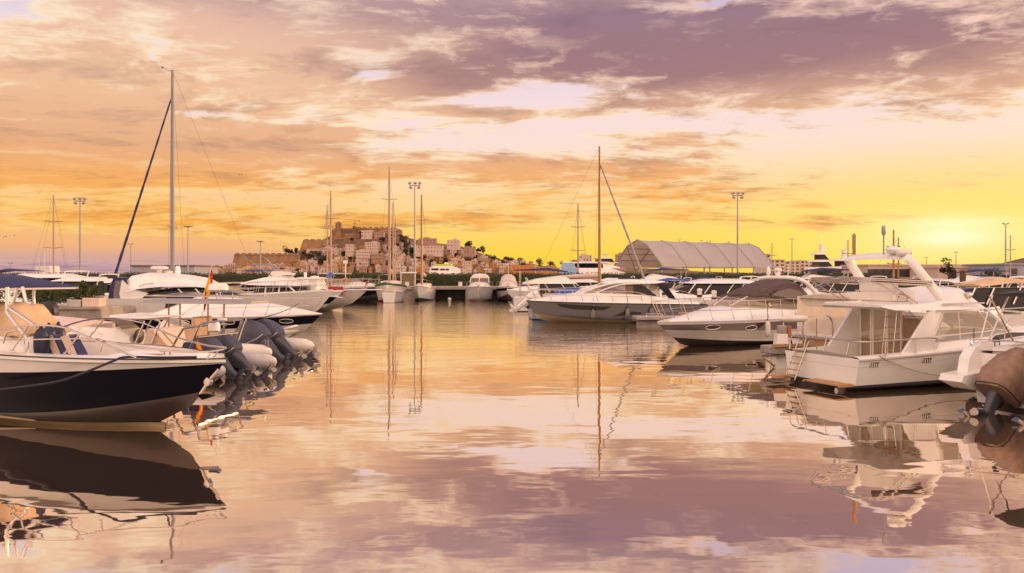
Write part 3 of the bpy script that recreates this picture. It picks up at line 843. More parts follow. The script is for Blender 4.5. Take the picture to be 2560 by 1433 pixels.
def town():
    rnd = random.Random(11)
    def put(px, f, w, h, wall, lab, grp, tiled=False, **kw):
        Y = FOOT_Y + f * (RIDGE_Y - FOOT_Y - 8); z = hill_z(px, Y)
        return box_house('town_house', lab, 'house', ((px - 1280) / F * Y, Y, z), w, rnd.uniform(6, 9), h, wall, rnd.random(), grp, tiled, rz=rnd.uniform(-.25, .25), **kw)
    zones = [  # px range, hill range, count, description
        (478, 585, .0, .55, 26, 'on the shore left of the fortress wall'),
        (585, 800, .0, .36, 74, 'below the long fortress wall'),
        (800, 1000, .0, .56, 62, 'below the cathedral'),
        (1000, 1150, .02, .80, 60, 'on the slope right of the citadel'),
        (1150, 1340, .02, .85, 56, 'at the right foot of the hill')]
    kinds = [('wall_white', 'white', False), ('wall_white', 'white', False), ('wall_white', 'white', False), ('wall_pink', 'pinkish', False), ('wall_ochre', 'ochre', False), ('wall_white', 'white', True)]
    for (a, b, f0, f1, n, where) in zones:
        spots = []
        for _ in range(4000):
            if len(spots) >= n: break
            px, f = rnd.uniform(a, b), rnd.uniform(f0, f1) ** 1.0
            if all(abs(px - q) > 9 or abs(f - g) > .075 for q, g in spots): spots.append((px, f))
        for px, f in spots:
            m, cn, tl = rnd.choice(kinds); big = rnd.random() < .3
            w, h = (rnd.uniform(7, 10), rnd.uniform(5, 7.5)) if big else (rnd.uniform(3.6, 6.5), rnd.uniform(3.0, 5.2))
            lab = ('larger ' if big else 'small ') + cn + (' tiled-roof house ' if tl else ' flat-roofed house ') + where
            put(px, f, w, h, M[m], lab, lab.replace('house', 'houses'), tl)
    # the buildings one can tell apart
    def big(px0, px1, ytop, ybot, Y, wall, name, lab, cat, **kw):
        w = (px1 - px0) / F * Y; z0 = HC + (688 - ybot) / F * Y; h = (ybot - ytop) / F * Y
        return box_house(name, lab, cat, (((px0 + px1) / 2 - 1280) / F * Y, Y, z0), w, 12, h, wall, px0, None, **kw)
    big(1036, 1108, 614, 634, 960, M['wall_white'], 'convent', 'long pale building with two rows of windows right of the citadel', 'building', floors=2, cols=9, tiled=True)
    big(1047, 1092, 598, 612, 1010, M['wall_pink'], 'hilltop_house', 'tall pinkish block above the long pale building', 'building', floors=2, cols=5)
    big(1118, 1150, 602, 618, 1010, M['wall_white'], 'hilltop_house', 'white house with roof turret on the ridge', 'building', floors=2, cols=4)
    big(1160, 1188, 620, 634, 980, M['wall_pink'], 'hillside_house', 'square pale house beside the dark ridge trees', 'building', floors=2, cols=4)
    big(892, 928, 628, 650, 940, M['wall_white'], 'terrace_house', 'tall white terrace with rows of windows below the citadel', 'building', floors=3, cols=7, parapet=True)
    big(914, 948, 608, 626, 965, M['wall_white'], 'terrace_house', 'white building with roof terrace under the citadel wall', 'building', floors=3, cols=6)
    big(866, 886, 613, 634, 955, M['wall_white'], 'terrace_house', 'narrow white building above the yellow scaffold', 'building', floors=3, cols=3)
    big(930, 960, 636, 652, 935, M['wall_pink'], 'terrace_house', 'pinkish block right of the tall white terrace', 'building', floors=2, cols=6)
    big(769, 804, 623, 634, 990, M['wall_white'], 'gate_house', 'white house with a brown hipped roof below the round bastion', 'building', floors=1, cols=5, tiled=True)
    big(905, 933, 578, 596, 1035, M['wall_white'], 'citadel_house', 'white house set into the citadel wall', 'building', floors=2, cols=4)
    big(936, 962, 582, 600, 1035, M['wall_pink'], 'citadel_house', 'pinkish house right of the white one in the citadel', 'building', floors=2, cols=4)
    big(1280, 1336, 665, 684, 870, M['wall_orange'], 'harbour_building', 'low orange harbour building at the right foot of the hill', 'building', floors=1, cols=6)
    big(1340, 1392, 668, 684, 860, M['wall_ochre'], 'harbour_building', 'ochre harbour building left of the blue-white yacht', 'building', floors=1, cols=7)
    big(1158, 1178, 655, 680, 880, M['wall_white'], 'corner_tower', 'tall narrow white house beside the car ferry', 'building', floors=4, cols=3)
    big(1448, 1478, 640, 668, 700, M['wall_white'], 'apartment_block', 'white apartment block behind the blue-white yacht', 'building', floors=4, cols=4)
    big(1540, 1562, 638, 664, 700, M['wall_pink'], 'apartment_block', 'pinkish apartment block left of the boat tent', 'building', floors=3, cols=3)
    big(985, 1015, 668, 685, 885, M['wall_white'], 'harbour_building', 'white harbour house with dark shutters right of the two masts', 'building', floors=2, cols=5)
    big(1040, 1060, 672, 685, 885, M['wall_orange'], 'harbour_building', 'orange harbour house left of the car ferry', 'building', floors=2, cols=3)
town()

def fort():
    def wall(px0, px1, ytop, ybot, Y, lab, depth=16, batter=3.0, name='fortress_wall', mat='stone', slope_l=True):
        t = thing(name, lab, 'fortress', at((px0 + px1) / 2, 688, Y)); t.location.z = 0
        w = (px1 - px0) / F * Y; zt = HC + (688 - ytop) / F * Y; zb = HC + (688 - ybot) / F * Y - 8
        mb = MB(); b = batter
        mb.loft([[(-w / 2 - (b if slope_l else 0), -b, zb), (w / 2, -b, zb), (w / 2, depth, zb), (-w / 2, depth, zb)], [(-w / 2, 0, zt), (w / 2, 0, zt), (w / 2, depth, zt), (-w / 2, depth, zt)]])
        mb.build('wall', M[mat], t, smooth=False)
        mb = MB(); mb.box((0, -.2, zt - 2.0), (w + .4, .5, .5)); mb.build('string_course', M['stone_dark'], t, smooth=False)
        mb = MB()
        n = max(4, int(w / 7))
        for k in range(n): mb.box((-w / 2 + (k + .5) * w / n, .7, zt + .55), (w / n * .62, 1.3, 1.1))
        mb.build('parapet', M[mat], t, smooth=False)
        return t
    wall(586, 750, 635, 662, 985, 'long low fortress wall at the left end of the hill', 14)
    wall(758, 836, 600, 628, 1030, 'stout battered bastion left of the cathedral', 22, 6)
    wall(832, 866, 594, 615, 1036, 'curtain wall under the cathedral tower', 10, 3)
    wall(864, 905, 586, 612, 1040, 'stone curtain wall right of the cathedral tower', 12, 3)
    wall(948, 1003, 575, 600, 1052, 'reddish end bastion of the citadel', 14, 4, slope_l=False)
    wall(890, 990, 570, 590, 1058, 'long stone citadel front on the hilltop', 14, 2, name='citadel')
    t = thing('cathedral', 'stone cathedral with square bell tower on the hilltop', 'church', at(858, 688, 1050)); t.location.z = 0
    Y = 1050
    X = lambda px: (px - 858) / F * Y
    Z = lambda py: HC + (688 - py) / F * Y
    mb = MB(); mb.box((X(847.5), -2, (Z(559) + Z(600)) / 2), (X(854.5) - X(841), 7.2, Z(559) - Z(600)))
    tw = mb.build('bell_tower', M['stone'], t, smooth=False)
    mb = MB(); w = 3.7; c = X(847.5)
    mb.loft([[(c - w, -2 - w, Z(559)), (c + w, -2 - w, Z(559)), (c + w, -2 + w, Z(559)), (c - w, -2 + w, Z(559))], [(c - w * .6, -2 - w * .6, Z(556.6)), (c + w * .6, -2 - w * .6, Z(556.6)), (c + w * .6, -2 + w * .6, Z(556.6)), (c - w * .6, -2 + w * .6, Z(556.6))], [(c - .3, -2.3, Z(554)), (c + .3, -2.3, Z(554)), (c + .3, -1.7, Z(554)), (c - .3, -1.7, Z(554))]])
    mb.build('cap', M['stone_dark'], tw, smooth=False)
    for k in (-1, 1):
        for zz in (563, 569):
            mb = MB(); mb.box((c + k * 1.6, -2 - 3.66, Z(zz)), (1.1, .2, 2.0)); mb.build('belfry_opening', M['window_dark'], tw, smooth=False)
    mb = MB(); mb.box((X(862), 3, (Z(571) + Z(600)) / 2), (X(886) - X(832), 12, Z(571) - Z(600))); nv = mb.build('nave', M['stone'], t, smooth=False)
    for k in range(6):
        mb = MB(); mb.box((X(858 + k * 4.2), -3.1, Z(579)), (1.1, .3, 4.4)); mb.build('arch_window', M['window_dark'], nv, smooth=False)
    mb = MB(); mb.prism([(X(830), Z(575)), (X(841), Z(570)), (X(841), Z(600)), (X(830), Z(600))], -2, 6); mb.build('apse', M['stone'], t, smooth=False)
    mb = MB(); mb.box((X(887), -1, (Z(566) + Z(590)) / 2), (X(891.5) - X(883), 6, Z(566) - Z(590))); mb.build('stump_tower', M['stone_dark'], t, smooth=False)
    t = thing('tower_crane', 'thin tower crane standing above the cathedral', 'crane', at(887, 567, 1046))
    mb = MB(); mb.box((0, 0, 4), (.7, .7, 8)); mb.build('crane_mast', M['crane_steel'], t, smooth=False)
    mb = MB(); mb.box((0, 0, 4.6), (5.0, 1.2, .7)); mb.build('slewing_platform', M['crane_steel'], t, smooth=False)
    mb = MB(); mb.tube([(6, 0, 7.8), (-26, 0, 11.0)], .24, 5); mb.tube([(0, 0, 12), (0, 0, 8)], .25, 5); mb.box((6, 0, 7.4), (1.6, 1, 1.8)); mb.build('jib', M['crane_steel'], t, smooth=False)
    t = thing('scaffold', 'yellow steel scaffold frame below the cathedral', 'scaffold', at(852, 684, 880)); t.location.z = 3
    for k in range(5):
        mb = MB(); mb.box((-13 + k * 6.5, 0, 11), (.5, .5, 23)); mb.build('scaffold_post', M['scaffold_ochre'], t, smooth=False)
    for k in range(3):
        mb = MB(); mb.box((0, -.1, 7 + 6.5 * k), (28, .6, .6)); mb.build('scaffold_beam', M['scaffold_ochre'], t, smooth=False)
    # hill trees
    rnd = random.Random(5)
    spots = [(716, 640, 14), (728, 637, 10), (742, 634, 9), (772, 655, 15), (783, 652, 16), (795, 655, 15), (803, 660, 16), (812, 657, 13), (760, 640, 10), (745, 645, 9), (1010, 618, 17), (1018, 625, 18), (1022, 636, 17), (1012, 640, 16), (1005, 612, 12), (1000, 604, 12), (1030, 632, 12), (1075, 634, 10), (1088, 638, 9), (1120, 628, 9), (1130, 627, 9), (1166, 622, 15), (1172, 626, 14), (1208, 632, 13), (1182, 628, 9), (1195, 630, 8), (935, 590, 9), (903, 594, 10), (700, 682, 11), (745, 684, 9), (1230, 652, 9), (1245, 656, 9), (1262, 654, 10), (1280, 657, 9), (1300, 659, 10), (1240, 662, 11), (1255, 664, 10), (1350, 664, 11), (1380, 668, 10), (1410, 670, 11), (1440, 668, 12), (1080, 660, 9), (1115, 658, 9), (1310, 668, 9), (640, 668, 8), (680, 672, 8), (860, 640, 9), (905, 655, 8), (950, 640, 9), (975, 630, 10), (990, 622, 10), (1045, 640, 10), (1060, 650, 9), (1100, 646, 9), (1140, 645, 9), (1190, 650, 9), (1215, 648, 9), (955, 604, 9), (975, 600, 10), (880, 604, 8)]
    for i, (px, py, h) in enumerate(spots):
        # stand it where the sight line meets the slope
        Y = FOOT_Y
        for k in range(80):
            Y = FOOT_Y + 2 * k
            if hill_z(px, Y) >= HC + (688 - py) / F * Y - 1: break
        lone = px in (716, 1208)
        if lone: h *= 1.15
        lab = {716: 'lone wind-bent pine on the ridge left of the bastion', 1208: 'tall lone tree at the right end of the ridge'}.get(px) or ('dark tree below the round bastion' if px < 830 else 'dark tree right of the citadel' if px < 1060 else 'dark tree on the ridge right of the long pale building' if px < 1215 else 'dark tree at the low right end of the hill')
        if 895 < px < 940: lab = 'dark tree inside the citadel'
        make_tree('hill_tree', lab, 'tree', ((px - 1280) / F * (Y - 2), Y - 2, hill_z(px, Y - 2)), h * rnd.uniform(.75, 1.0), h * (.42 if px < 1215 else .62), i, n=260, leaf=1.0, clumps=6, trunk_h=.22 if px < 1215 else .08, group=None if lone else lab.replace('tree', 'trees'))
fort()

# ------------------------------------------------------------------ waterfront sheds and tents
def tent():
    d = Vector((.835, .55, 0)).normalized(); n = Vector((-d.y, d.x, 0)); o = Vector((23.5, 150, 0))
    t = thing('storage_tent', 'big white canvas boat tent with open gable end', 'tent', o)
    L = 31.0; sec = [(-6.6, 4.1), (-6.4, 4.6), (-2.7, 8.15), (0, 9.2), (2.7, 8.15), (6.4, 4.6), (6.6, 4.1)]
    P = lambda s_, k, z: d * s_ + n * k + Vector((0, 0, z))
    mb = MB(); rings = []
    for i in range(41):
        s_ = L * i / 40; ph = (i % 8) / 8; dip = .12 * math.sin(math.pi * ph)
        rings.append([P(s_, k * (1 - dip * .03), z - dip * (1 if abs(k) < 6.5 else .3)) for k, z in sec])
    mb.loft(rings, closed=False, caps=(False, False)); mb.build('canvas', M['tent_canvas'], t)
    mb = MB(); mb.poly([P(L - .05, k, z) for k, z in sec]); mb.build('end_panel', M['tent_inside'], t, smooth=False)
    for i in range(6):
        s_ = L * i / 5; mb = MB(); mb.tube([P(s_, k * 1.004, z + .03) for k, z in sec], .11 if i else .16, 6)
        f = mb.build('frame_rib', M['tent_frame'], t)
        for k in (-6.5, 6.5):
            q = MB(); q.tube([P(s_, k, 4.2), P(s_, k, 1.25)], .14, 6); q.build('post', M['tent_frame'], f)
    mb = MB()
    for z, k in ((5.4, 5.5), (6.6, 4.3), (7.6, 3.2)): mb.tube([P(.4, k - .12, z), P(L - .2, k - .12, z)], .08, 5)
    mb.build('purlin', M['tent_frame'], t)
    mb = MB(); mb.tube([P(.1, 3.0, 7.9), P(6, 6.0, 1.3)], .09, 5); mb.build('brace', M['tent_frame'], t)
    for i, (s_, lab) in enumerate(((11, 'gull standing near the front of the tent ridge'), (17, 'gull standing at the middle of the tent ridge'), (19.5, 'second gull beside the middle one on the tent ridge'), (25, 'gull towards the back of the tent ridge'), (30, 'gull at the far end of the tent ridge'))):
        g = thing('seagull', lab, 'bird', o + P(s_, 0, 9.22), 20 * i, 'gulls on the boat tent')
        mb = MB(); mb.loft([[Vector((x, r * math.cos(a), .22 + x * .25 + r * math.sin(a))) for a in (k * 1.047 for k in range(6))] for x, r in ((-.26, .01), (-.1, .09), (.08, .11), (.17, .07), (.22, .065), (.28, .04), (.36, .005))]); mb.tube([(0, .04, .2), (0, .04, 0)], .015, 4); mb.tube([(0, -.04, .2), (0, -.04, 0)], .015, 4)
        mb.build('body', M['lamp_grey'], g)
tent()

def block(name, label, cat, px0, px1, ytop, Y, wall, floors=1, cols=6, depth=12, base=1.25, ww=1.2, roof=None, win=True, band=None):
    X0, X1 = (px0 - 1280) / F * Y, (px1 - 1280) / F * Y; H = HC + (688 - ytop) / F * Y - base
    t = thing(name, label, cat, ((X0 + X1) / 2, Y, base)); w = X1 - X0
    mb = MB(); mb.box((0, depth / 2, H / 2), (w, depth, H)); mb.build('wall', wall, t, smooth=False)
    mb = MB(); mb.box((0, depth / 2, H + .12), (w + .5, depth + .5, .24)); mb.build('roof', roof or wall, t, smooth=False)
    if win:
        for f in range(floors):
            for c in range(cols):
                x = -w / 2 + w * (c + .5) / cols; z = H * (f + .55) / floors
                mb = MB(); mb.box((x, -.02, z), (ww, .1, min(1.5, H / floors * .5))); mb.build('window', M['window_dark'], t, smooth=False)
    return t
block('warehouse', 'long grey warehouse with flat dark roof edge at left', 'warehouse', 330, 486, 666, 150, M['wall_grey'], win=False, roof=M['stone_dark'])
block('marina_building', 'long low white marina building behind the radar arch', 'building', 2170, 2345, 664, 150, M['wall_white'], 1, 9, ww=1.6)
block('marina_annexe', 'pale flat-roofed annexe with one dark doorway', 'building', 2345, 2488, 670, 140, M['wall_white'], 1, 2, ww=1.4)
block('container_shed', 'dark grey shed at the right edge of the quay', 'shed', 2512, 2640, 662, 130, M['wall_grey'], 1, 3)
for (a, b, y, Y, fl, co, lab) in ((1925, 1962, 650, 420, 5, 3, 'pale apartment block nearest the boat tent'), (1963, 2000, 654, 430, 5, 3, 'apartment block with blue stairwells in the middle'), (2001, 2044, 652, 440, 5, 4, 'pale apartment block beside the white motor yachts'), (1902, 1927, 636, 460, 6, 2, 'tall narrow block directly behind the boat tent')):
    block('apartment_building', lab, 'building', a, b, y, Y, M['wall_city'], fl, co, 14, 1.25, 1.3)
for (a, b, y, Y, lab) in ((2360, 2400, 662, 600, 'distant flat building under the sun'), (2410, 2470, 664, 620, 'long distant building right of the sun'), (2190, 2240, 663, 580, 'distant building behind the radar arch'), (2290, 2340, 666, 600, 'distant low house left of the sun')):
    block('distant_building', lab, 'building', a, b, y, Y, M['wall_city'], 2, 6, 14, 1.25, 2.4)
def far_hill():
    mb = MB(); rings = []
    for i in range(41):
        px = lerp(2440, 3300, i / 40); top = interp([(2440, 688), (2480, 668), (2520, 654), (2560, 646), (2700, 632), (2900, 640), (3300, 690)], px); ring = []
        for j in range(8):
            Y = lerp(1500, 1900, j / 7); z = 1.0 + (HC + (688 - top) / F * 1900) * (j / 7) ** .8 + mnoise.noise(Vector((px * .02, Y * .01, 0))) * 3 * (j > 0)
            ring.append(Vector(((px - 1280) / F * Y, Y, z)))
        rings.append(ring)
    mb.loft(rings, closed=False, caps=(False, False)); structure(mb.build('hill', M['earth']))
far_hill()
# ------------------------------------------------------------------ lighting masts
def light_mast(px, ytop, Y, lab, style='flood', r=.11):
    p = at(px, ytop, Y); t = thing('light_mast', lab, 'lamp post', (p.x, Y, 1.25), 0, 'quay lighting masts'); H = p.z - 1.25
    mb = MB(); mb.tube([(0, 0, 0), (0, 0, H * .5), (0, 0, H)], [r * 1.25, r, r * .62], 8); mb.lathe([(r * 1.8, 0), (r * 1.8, .3), (r * 1.2, .35)]); mb.build('pole', M['lamp_grey'], t)
    mb = MB()
    if style == 'flood':
        mb.tube([(-.62, 0, H), (.62, 0, H)], .06, 6); bar = mb.build('crossbar', M['lamp_grey'], t)
        for sx, dz, ry in ((-.62, .28, -.5), (.62, .28, .5), (-.5, -.26, .4), (.5, -.26, -.4), (.06, .3, .1)):
            q = MB(); q.box((sx, -.1, H + dz), (.36, .30, .22), ry=ry, rx=.5, bev=.03); q.tube([(sx, 0, H), (sx, -.08, H + dz)], .03, 5); q.build('floodlight', M['lamp_grey'], bar)
    elif style == 'ring':
        mb.lathe([(.2, H + .02), (.6, H + .12), (.62, H + .18), (.2, H + .22)], seg=16); bar = mb.build('crown_ring', M['lamp_grey'], t)
        for k in range(6):
            a = k * math.pi / 3; q = MB(); q.box((math.cos(a) * .62, math.sin(a) * .62, H + .2), (.34, .24, .10), rz=a, ry=-.3, bev=.02); q.build('floodlight', M['lamp_grey'], bar)
    else:
        mb.tube([(0, 0, H), (.3, 0, H + .18)], .04, 5); bar = mb.build('arm', M['lamp_grey'], t)
        for sx in (-.32, .32):
            q = MB(); q.box((sx, 0, H + .16), (.4, .3, .16), ry=-sx, bev=.03); q.build('floodlight', M['lamp_grey'], bar)
    return t
light_mast(200, 503, 99, 'tall floodlight mast at the far left with five lamps')
light_mast(470, 569, 130, 'slim ring-headed mast right of the tall sailing mast', 'ring', .12)
light_mast(651, 606, 150, 'ring-headed mast in front of the long fortress wall', 'ring', .13)
light_mast(327, 612, 150, 'short mast half hidden by the furled jib', 'arm', .11)
light_mast(1037, 464, 98, 'floodlight mast between hill and two masted boat')
light_mast(1844, 489, 99, 'floodlight mast standing in front of the boat tent')
light_mast(1980, 599, 190, 'small floodlight mast before the apartment blocks', 'arm', .12)
light_mast(2514, 562, 130, 'floodlight mast at the right edge beside the shed', 'arm', .12)
light_mast(2390, 632, 200, 'small mast directly under the sun', 'arm', .11)
light_mast(2316, 645, 230, 'tiny mast left of the sun', 'arm', .11)
light_mast(27, 660, 150, 'small lamp post at the far left horizon', 'arm', .1)
# ------------------------------------------------------------------ generic pieces of a motor cruiser
def coach(H, pts, edge=.14):
    """raised deck or cabin standing on the sheer: pts = [(x, top z, width factor base, width factor top, crown)]"""
    st = []
    for x, zt, wb, wt, cr in pts:
        t = H.tx(x); b = max(.05, H.b(t) - edge); zb = H.zg(t) - .03
        st.append((x, min(zb, zt - .02), b * wb, zt, b * wt, cr))
    return Shell(st)
OM = dict(cowl=M['cowl'], leg=M['leg'], trim=M['trim'], black=M['black'], prop=M['prop'])
OW = dict(cowl=M['white_plastic'], leg=M['white_plastic'], trim=M['black'], black=M['black'], prop=M['prop'])
SPAIN = [M['flag_red'], M['flag_yellow']]

# ------------------------------------------------------------------ foreground boat with the navy hull
def navy_open_boat():
    L, rk = 8.2, 1.2
    Fr = Frame(on_water(430, 1070), -25, L - rk)
    t = thing('open_motorboat', 'navy hulled open motorboat with blue canopy and tan canvas cover in the near corner', 'motorboat', Fr.o, Fr.deg)
    H = Hull(L, 2.5, 1.24, 1.22, rk, chine=.84, zc0=.14, zcb=.54, full=2.5, flare=1.45, draft=.45)
    zb = lambda q: .80 + .35 * q ** 1.5
    h = H.build([M['concrete_dark'] and material('bottom_brown_reflection', (.050, .036, .030), .35, coat=.2, noise=.15), M['navy'], M['gel_white']], t, [(None, 0), (None, 1), (zb, 2)])  # the water's brown reflection on the bottom is put into its colour
    # cream boot stripe along the water and a spray rail aft
    for sg in (-1, 1):
        mb = MB(); strip(mb, [(0.1, -.06, .045), (4.0, -.06, .06), (L - rk - .15, -.05, .08)], H.side, sg, .012, 24, 3); mb.build('boot_stripe', M['cream'], h)
        mb = MB(); mb.tube([Vector((x, sg * (H.side(x, z) + .02), z)) for x, z in ((.2, .14), (2.2, .15), (3.6, .12), (4.6, .07))], [.05, .05, .04, .01], 6); mb.build('spray_rail', M['cream'], h)
    rub(H, M['white_plastic'], t, lambda q: H.zg(q) - .03, .035)
    rub(H, M['rubber_dark'], t, lambda q: H.zg(q) + .012, .012, 'gunwale_line')
    H.open_deck(M['gel_white'], t, M['warm_white'], .30, .55, .02, .74, lift=.02)
    P = Fr.p3
    # rails
    near = [P(-60, 826, -1.12), P(0, 824, -1.12), P(60, 815, -1.12), P(150, 817, -1.1), P(225, 845, -1.08), P(300, 878, -1.0), P(342, 894, -.94)]
    feet = [(P(70, 816, -1.12), P(30, 877, -1.14)), (P(200, 834, -1.09), P(162, 884, -1.1))]
    rail(t, M['steel'], near, feet, .016, 'hand_rail', mid=[P(-60, 853, -1.12), P(0, 851, -1.12), P(120, 848, -1.1), P(218, 846, -1.08)])
    zt = 1.22
    far = [P(140, 824, 1.08), P(205, 803, 1.08), P(275, 796, 1.08), P(350, 806, 1.06), P(400, 826, .98), P(450, 846, .82), P(520, 864, .45), Vector((L + .02, 0, zt + .19)), P(520, 879, -.30), P(430, 878, -.72), P(330, 866, -.9), P(240, 849, -1.0)]
    rail(t, M['steel'], far, [(P(262, 797, 1.08), P(222, 845, 1.1)), (P(405, 829, .96), P(443, 872, .9)), (P(527, 880, -.28), P(518, 897, -.30)), (P(545, 877, -.12), P(536, 893, -.14)), (P(260, 852, -1.0), P(250, 880, -1.02))], .016, 'pulpit_rail')
    # console under its tan canvas, seats
    xa, _ = Fr.pl(100, 832, 0); xb, _ = Fr.pl(62, 757, 0); xc, _ = Fr.pl(0, 757, 0)
    body = Shell([(xc - 1.0, .5, .62, 1.55, .55, .03), (xc, .5, .64, 1.62, .58, .03), (xa - .1, .5, .64, 1.52, .56, .03), (xa + .25, .5, .60, 1.30, .50, .03), (xa + .55, .5, .54, .98, .44, .03)])
    body.build('console', M['gel_white'], t)
    mb = MB(); rings = []
    for x, zt_, hw in ((xc - 1.1, 1.95, .52), (xc - .4, 2.06, .50), (xb, 2.07, .46), (xb + .18, 1.98, .44), (xa - .1, 1.60, .50), (xa + .05, 1.50, .54)):
        rings.append([Vector((x, y + .02 * math.sin(x * 9), z)) for y, z in ((-hw - .12, 1.50), (-hw - .04, lerp(1.5, zt_, .55)), (-hw * .8, zt_ - .04), (0, zt_ + .02), (hw * .8, zt_ - .04), (hw + .04, lerp(1.5, zt_, .55)), (hw + .12, 1.50))])
    mb.loft(rings, closed=False, caps=(True, True)); mb.build('canvas_cover', M['canvas_tan'], t, ang=60)
    mb = MB()
    hx, hz = Fr.pl(40, 840, -.66)
    mb.tube(smooth_path([(hx - .35, -.66, hz - .14), (hx - .2, -.67, hz + .06), (hx + .2, -.65, hz + .08), (hx + .22, -.65, hz - .15)]), .014, 6); mb.build('hand_grip', M['steel'], t)
    # two back rests with navy bands
    for (p0, p1) in ((122, 158), (160, 200)):
        x0, z0 = Fr.pl(p0 + 20, 884, -.25); x1, z1 = Fr.pl(p0, 842, -.25); w = (p1 - p0) / F * 15.4
        mb = MB(); th = .10
        mb.prism([(x0, z0), (x0 + w, z0 + .0), (x1 + w * .92, z1 - .02), (x1 + w * .80, z1 + .04), (x1 + .1, z1 + .03), (x1, z1)], -.32, -.18)
        b = mb.build('back_rest', M['cushion'], t, ang=20)
        mb = MB(); mb.prism([(x0 + w * .82, z0 - .01), (x0 + w + .012, z0 - .01), (x1 + w * .92 + .012, z1 - .012), (x1 + w * .76, z1 + .052)], -.332, -.168); mb.build('navy_band', M['canvas_navy'], b, ang=20)
    x0, _ = Fr.pl(228, 880, 0); x1, _ = Fr.pl(285, 880, 0)
    mb = MB(); mb.box(((x0 + x1) / 2, 0, .78), (x1 - x0, 1.5, .5), bev=.06); mb.build('bow_seat', M['gel_white'], t)
    mb = MB(); mb.box((x1 + .35, 0, .80), (.7, 1.2, .12), bev=.05); mb.box((x1 + .1, .75, .92), (1.3, .12, .45), bev=.05); mb.build('seat_cushion', M['rubber_grey'], t)
    mb = MB(); mb.box((L - 1.55, -.1, 1.27), (.9, .5, .03), bev=.01); mb.build('deck_hatch', M['teak'], t)
    cleat(t, M['steel'], (L - 1.0, -.28, 1.28), .3)
    # T-top: bent tubes and navy canopy
    zc_ = 2.36
    xt, _ = Fr.pl(186, 718, .95)
    def leg(y, pts): 
        mb = MB(); mb.tube(smooth_path([Vector((Fr.pl(px, py, y)[0], y, Fr.pl(px, py, y)[1])) for px, py in pts], 5), .03, 8); mb.build('top_frame', M['alu'], t)
    leg(-.78, ((18, 718), (17, 770), (20, 785), (62, 840), (67, 852), (67, 882)))
    leg(.78, ((86, 718), (84, 752), (92, 790), (128, 830), (132, 850)))
    leg(-.74, ((56, 718), (66, 752), (80, 760)))
    leg(-.76, ((42, 720), (34, 752), (22, 764)))
    leg(-.75, ((24, 772), (60, 795), (92, 818)))
    leg(.70, ((-60, 718), (-62, 770), (-50, 800)))
    mb = MB(); rings = []
    for x, zt_, hw in ((xt - 4.4, 2.58, .70), (xt - 3.0, 2.60, .76), (xt - 1.3, 2.60, .74), (xt - .55, 2.53, .60), (xt - .05, zc_ + .03, .42)):
        ho = 1.08 if x < xt - .2 else 1.0
        rings.append([Vector((x, y, z)) for y, z in ((-ho, zc_), (-ho + .02, zc_ + .02), (-hw, zt_), (0, zt_ + .03), (hw, zt_), (ho - .02, zc_ + .02), (ho, zc_))])
    mb.loft(rings, closed=True); cn = mb.build('canopy', M['canvas_navy'], t, ang=25)
    mb = MB(); mb.tube([(xt - 4.4, -1.1, zc_ - .02), (xt - .1, -1.1, zc_ - .02), (xt + .02, -.95, zc_ - .02), (xt + .02, .95, zc_ - .02), (xt - .1, 1.1, zc_ - .02), (xt - 4.4, 1.1, zc_ - .02)], .024, 6)
    for k in range(4): mb.tube([(xt - .9 * k - .5, -1.1, zc_ - .02), (xt - .9 * k - .5, 1.1, zc_ - .02)], .02, 6)
    fm = mb.build('canopy_frame', M['alu'], t)
    mb = MB()
    for k in range(34):
        x = xt - .1 - k * .115; mb.tube([(x, -1.10, zc_ - .02), (x - .04, -1.085, zc_ + .05)], .007, 4)
    mb.build('lacing', M['white_plastic'], cn)
    # anchor on its roller
    q = Vector((L - .33, -.02, .86)); mb = MB()
    mb.tube([q + Vector((.22, 0, .20)), q, q + Vector((-.20, 0, -.24))], .026, 6)
    mb.loft([[q + Vector((-.26, s_ * .02, -.26)) for s_ in (-1, 1)] + [q + Vector((-.20, 0, -.22))], [q + Vector((.02, -.17, -.30)), q + Vector((.02, .17, -.30)), q + Vector((.0, 0, -.18))], [q + Vector((.24, -.03, -.22)), q + Vector((.24, .03, -.22)), q + Vector((.24, 0, -.20))]])
    mb.lathe([(.02, -.05), (.07, -.04), (.07, .04), (.02, .05)], q + Vector((-.02, 0, -.02)), 'y', 12)
    mb.build('anchor', M['steel'], t)
    # line and loose gear lie in the boat
    W = Fr.world
    rope('dark mooring line draped down the navy hull from the bow cleat', smooth_path([W(P(492, 893, -.25)), W(P(400, 894, -.6)), W(P(315, 893, -.98)), W(P(285, 902, -1.12)), W(P(215, 930, -1.24)), W(P(140, 955, -1.29)), W(P(0, 974, -1.36)), W(P(-60, 978, -1.4))], 6), MATS['dark_rope'], .020)
    for (px, py, lab) in ((103, 858, 'navy fender nearest the tan console cover'), (122, 852, 'navy fender tucked behind the first one'), (146, 848, 'rearmost navy fender behind the tan back rests')):
        yy = -.45 if px == 103 else (-.1 if px == 122 else .25)
        p = W(P(px, py, yy)); fender(lab, p, M['fender_navy'], .125, .55, .05, 'navy fenders standing in the open boat')
navy_open_boat()

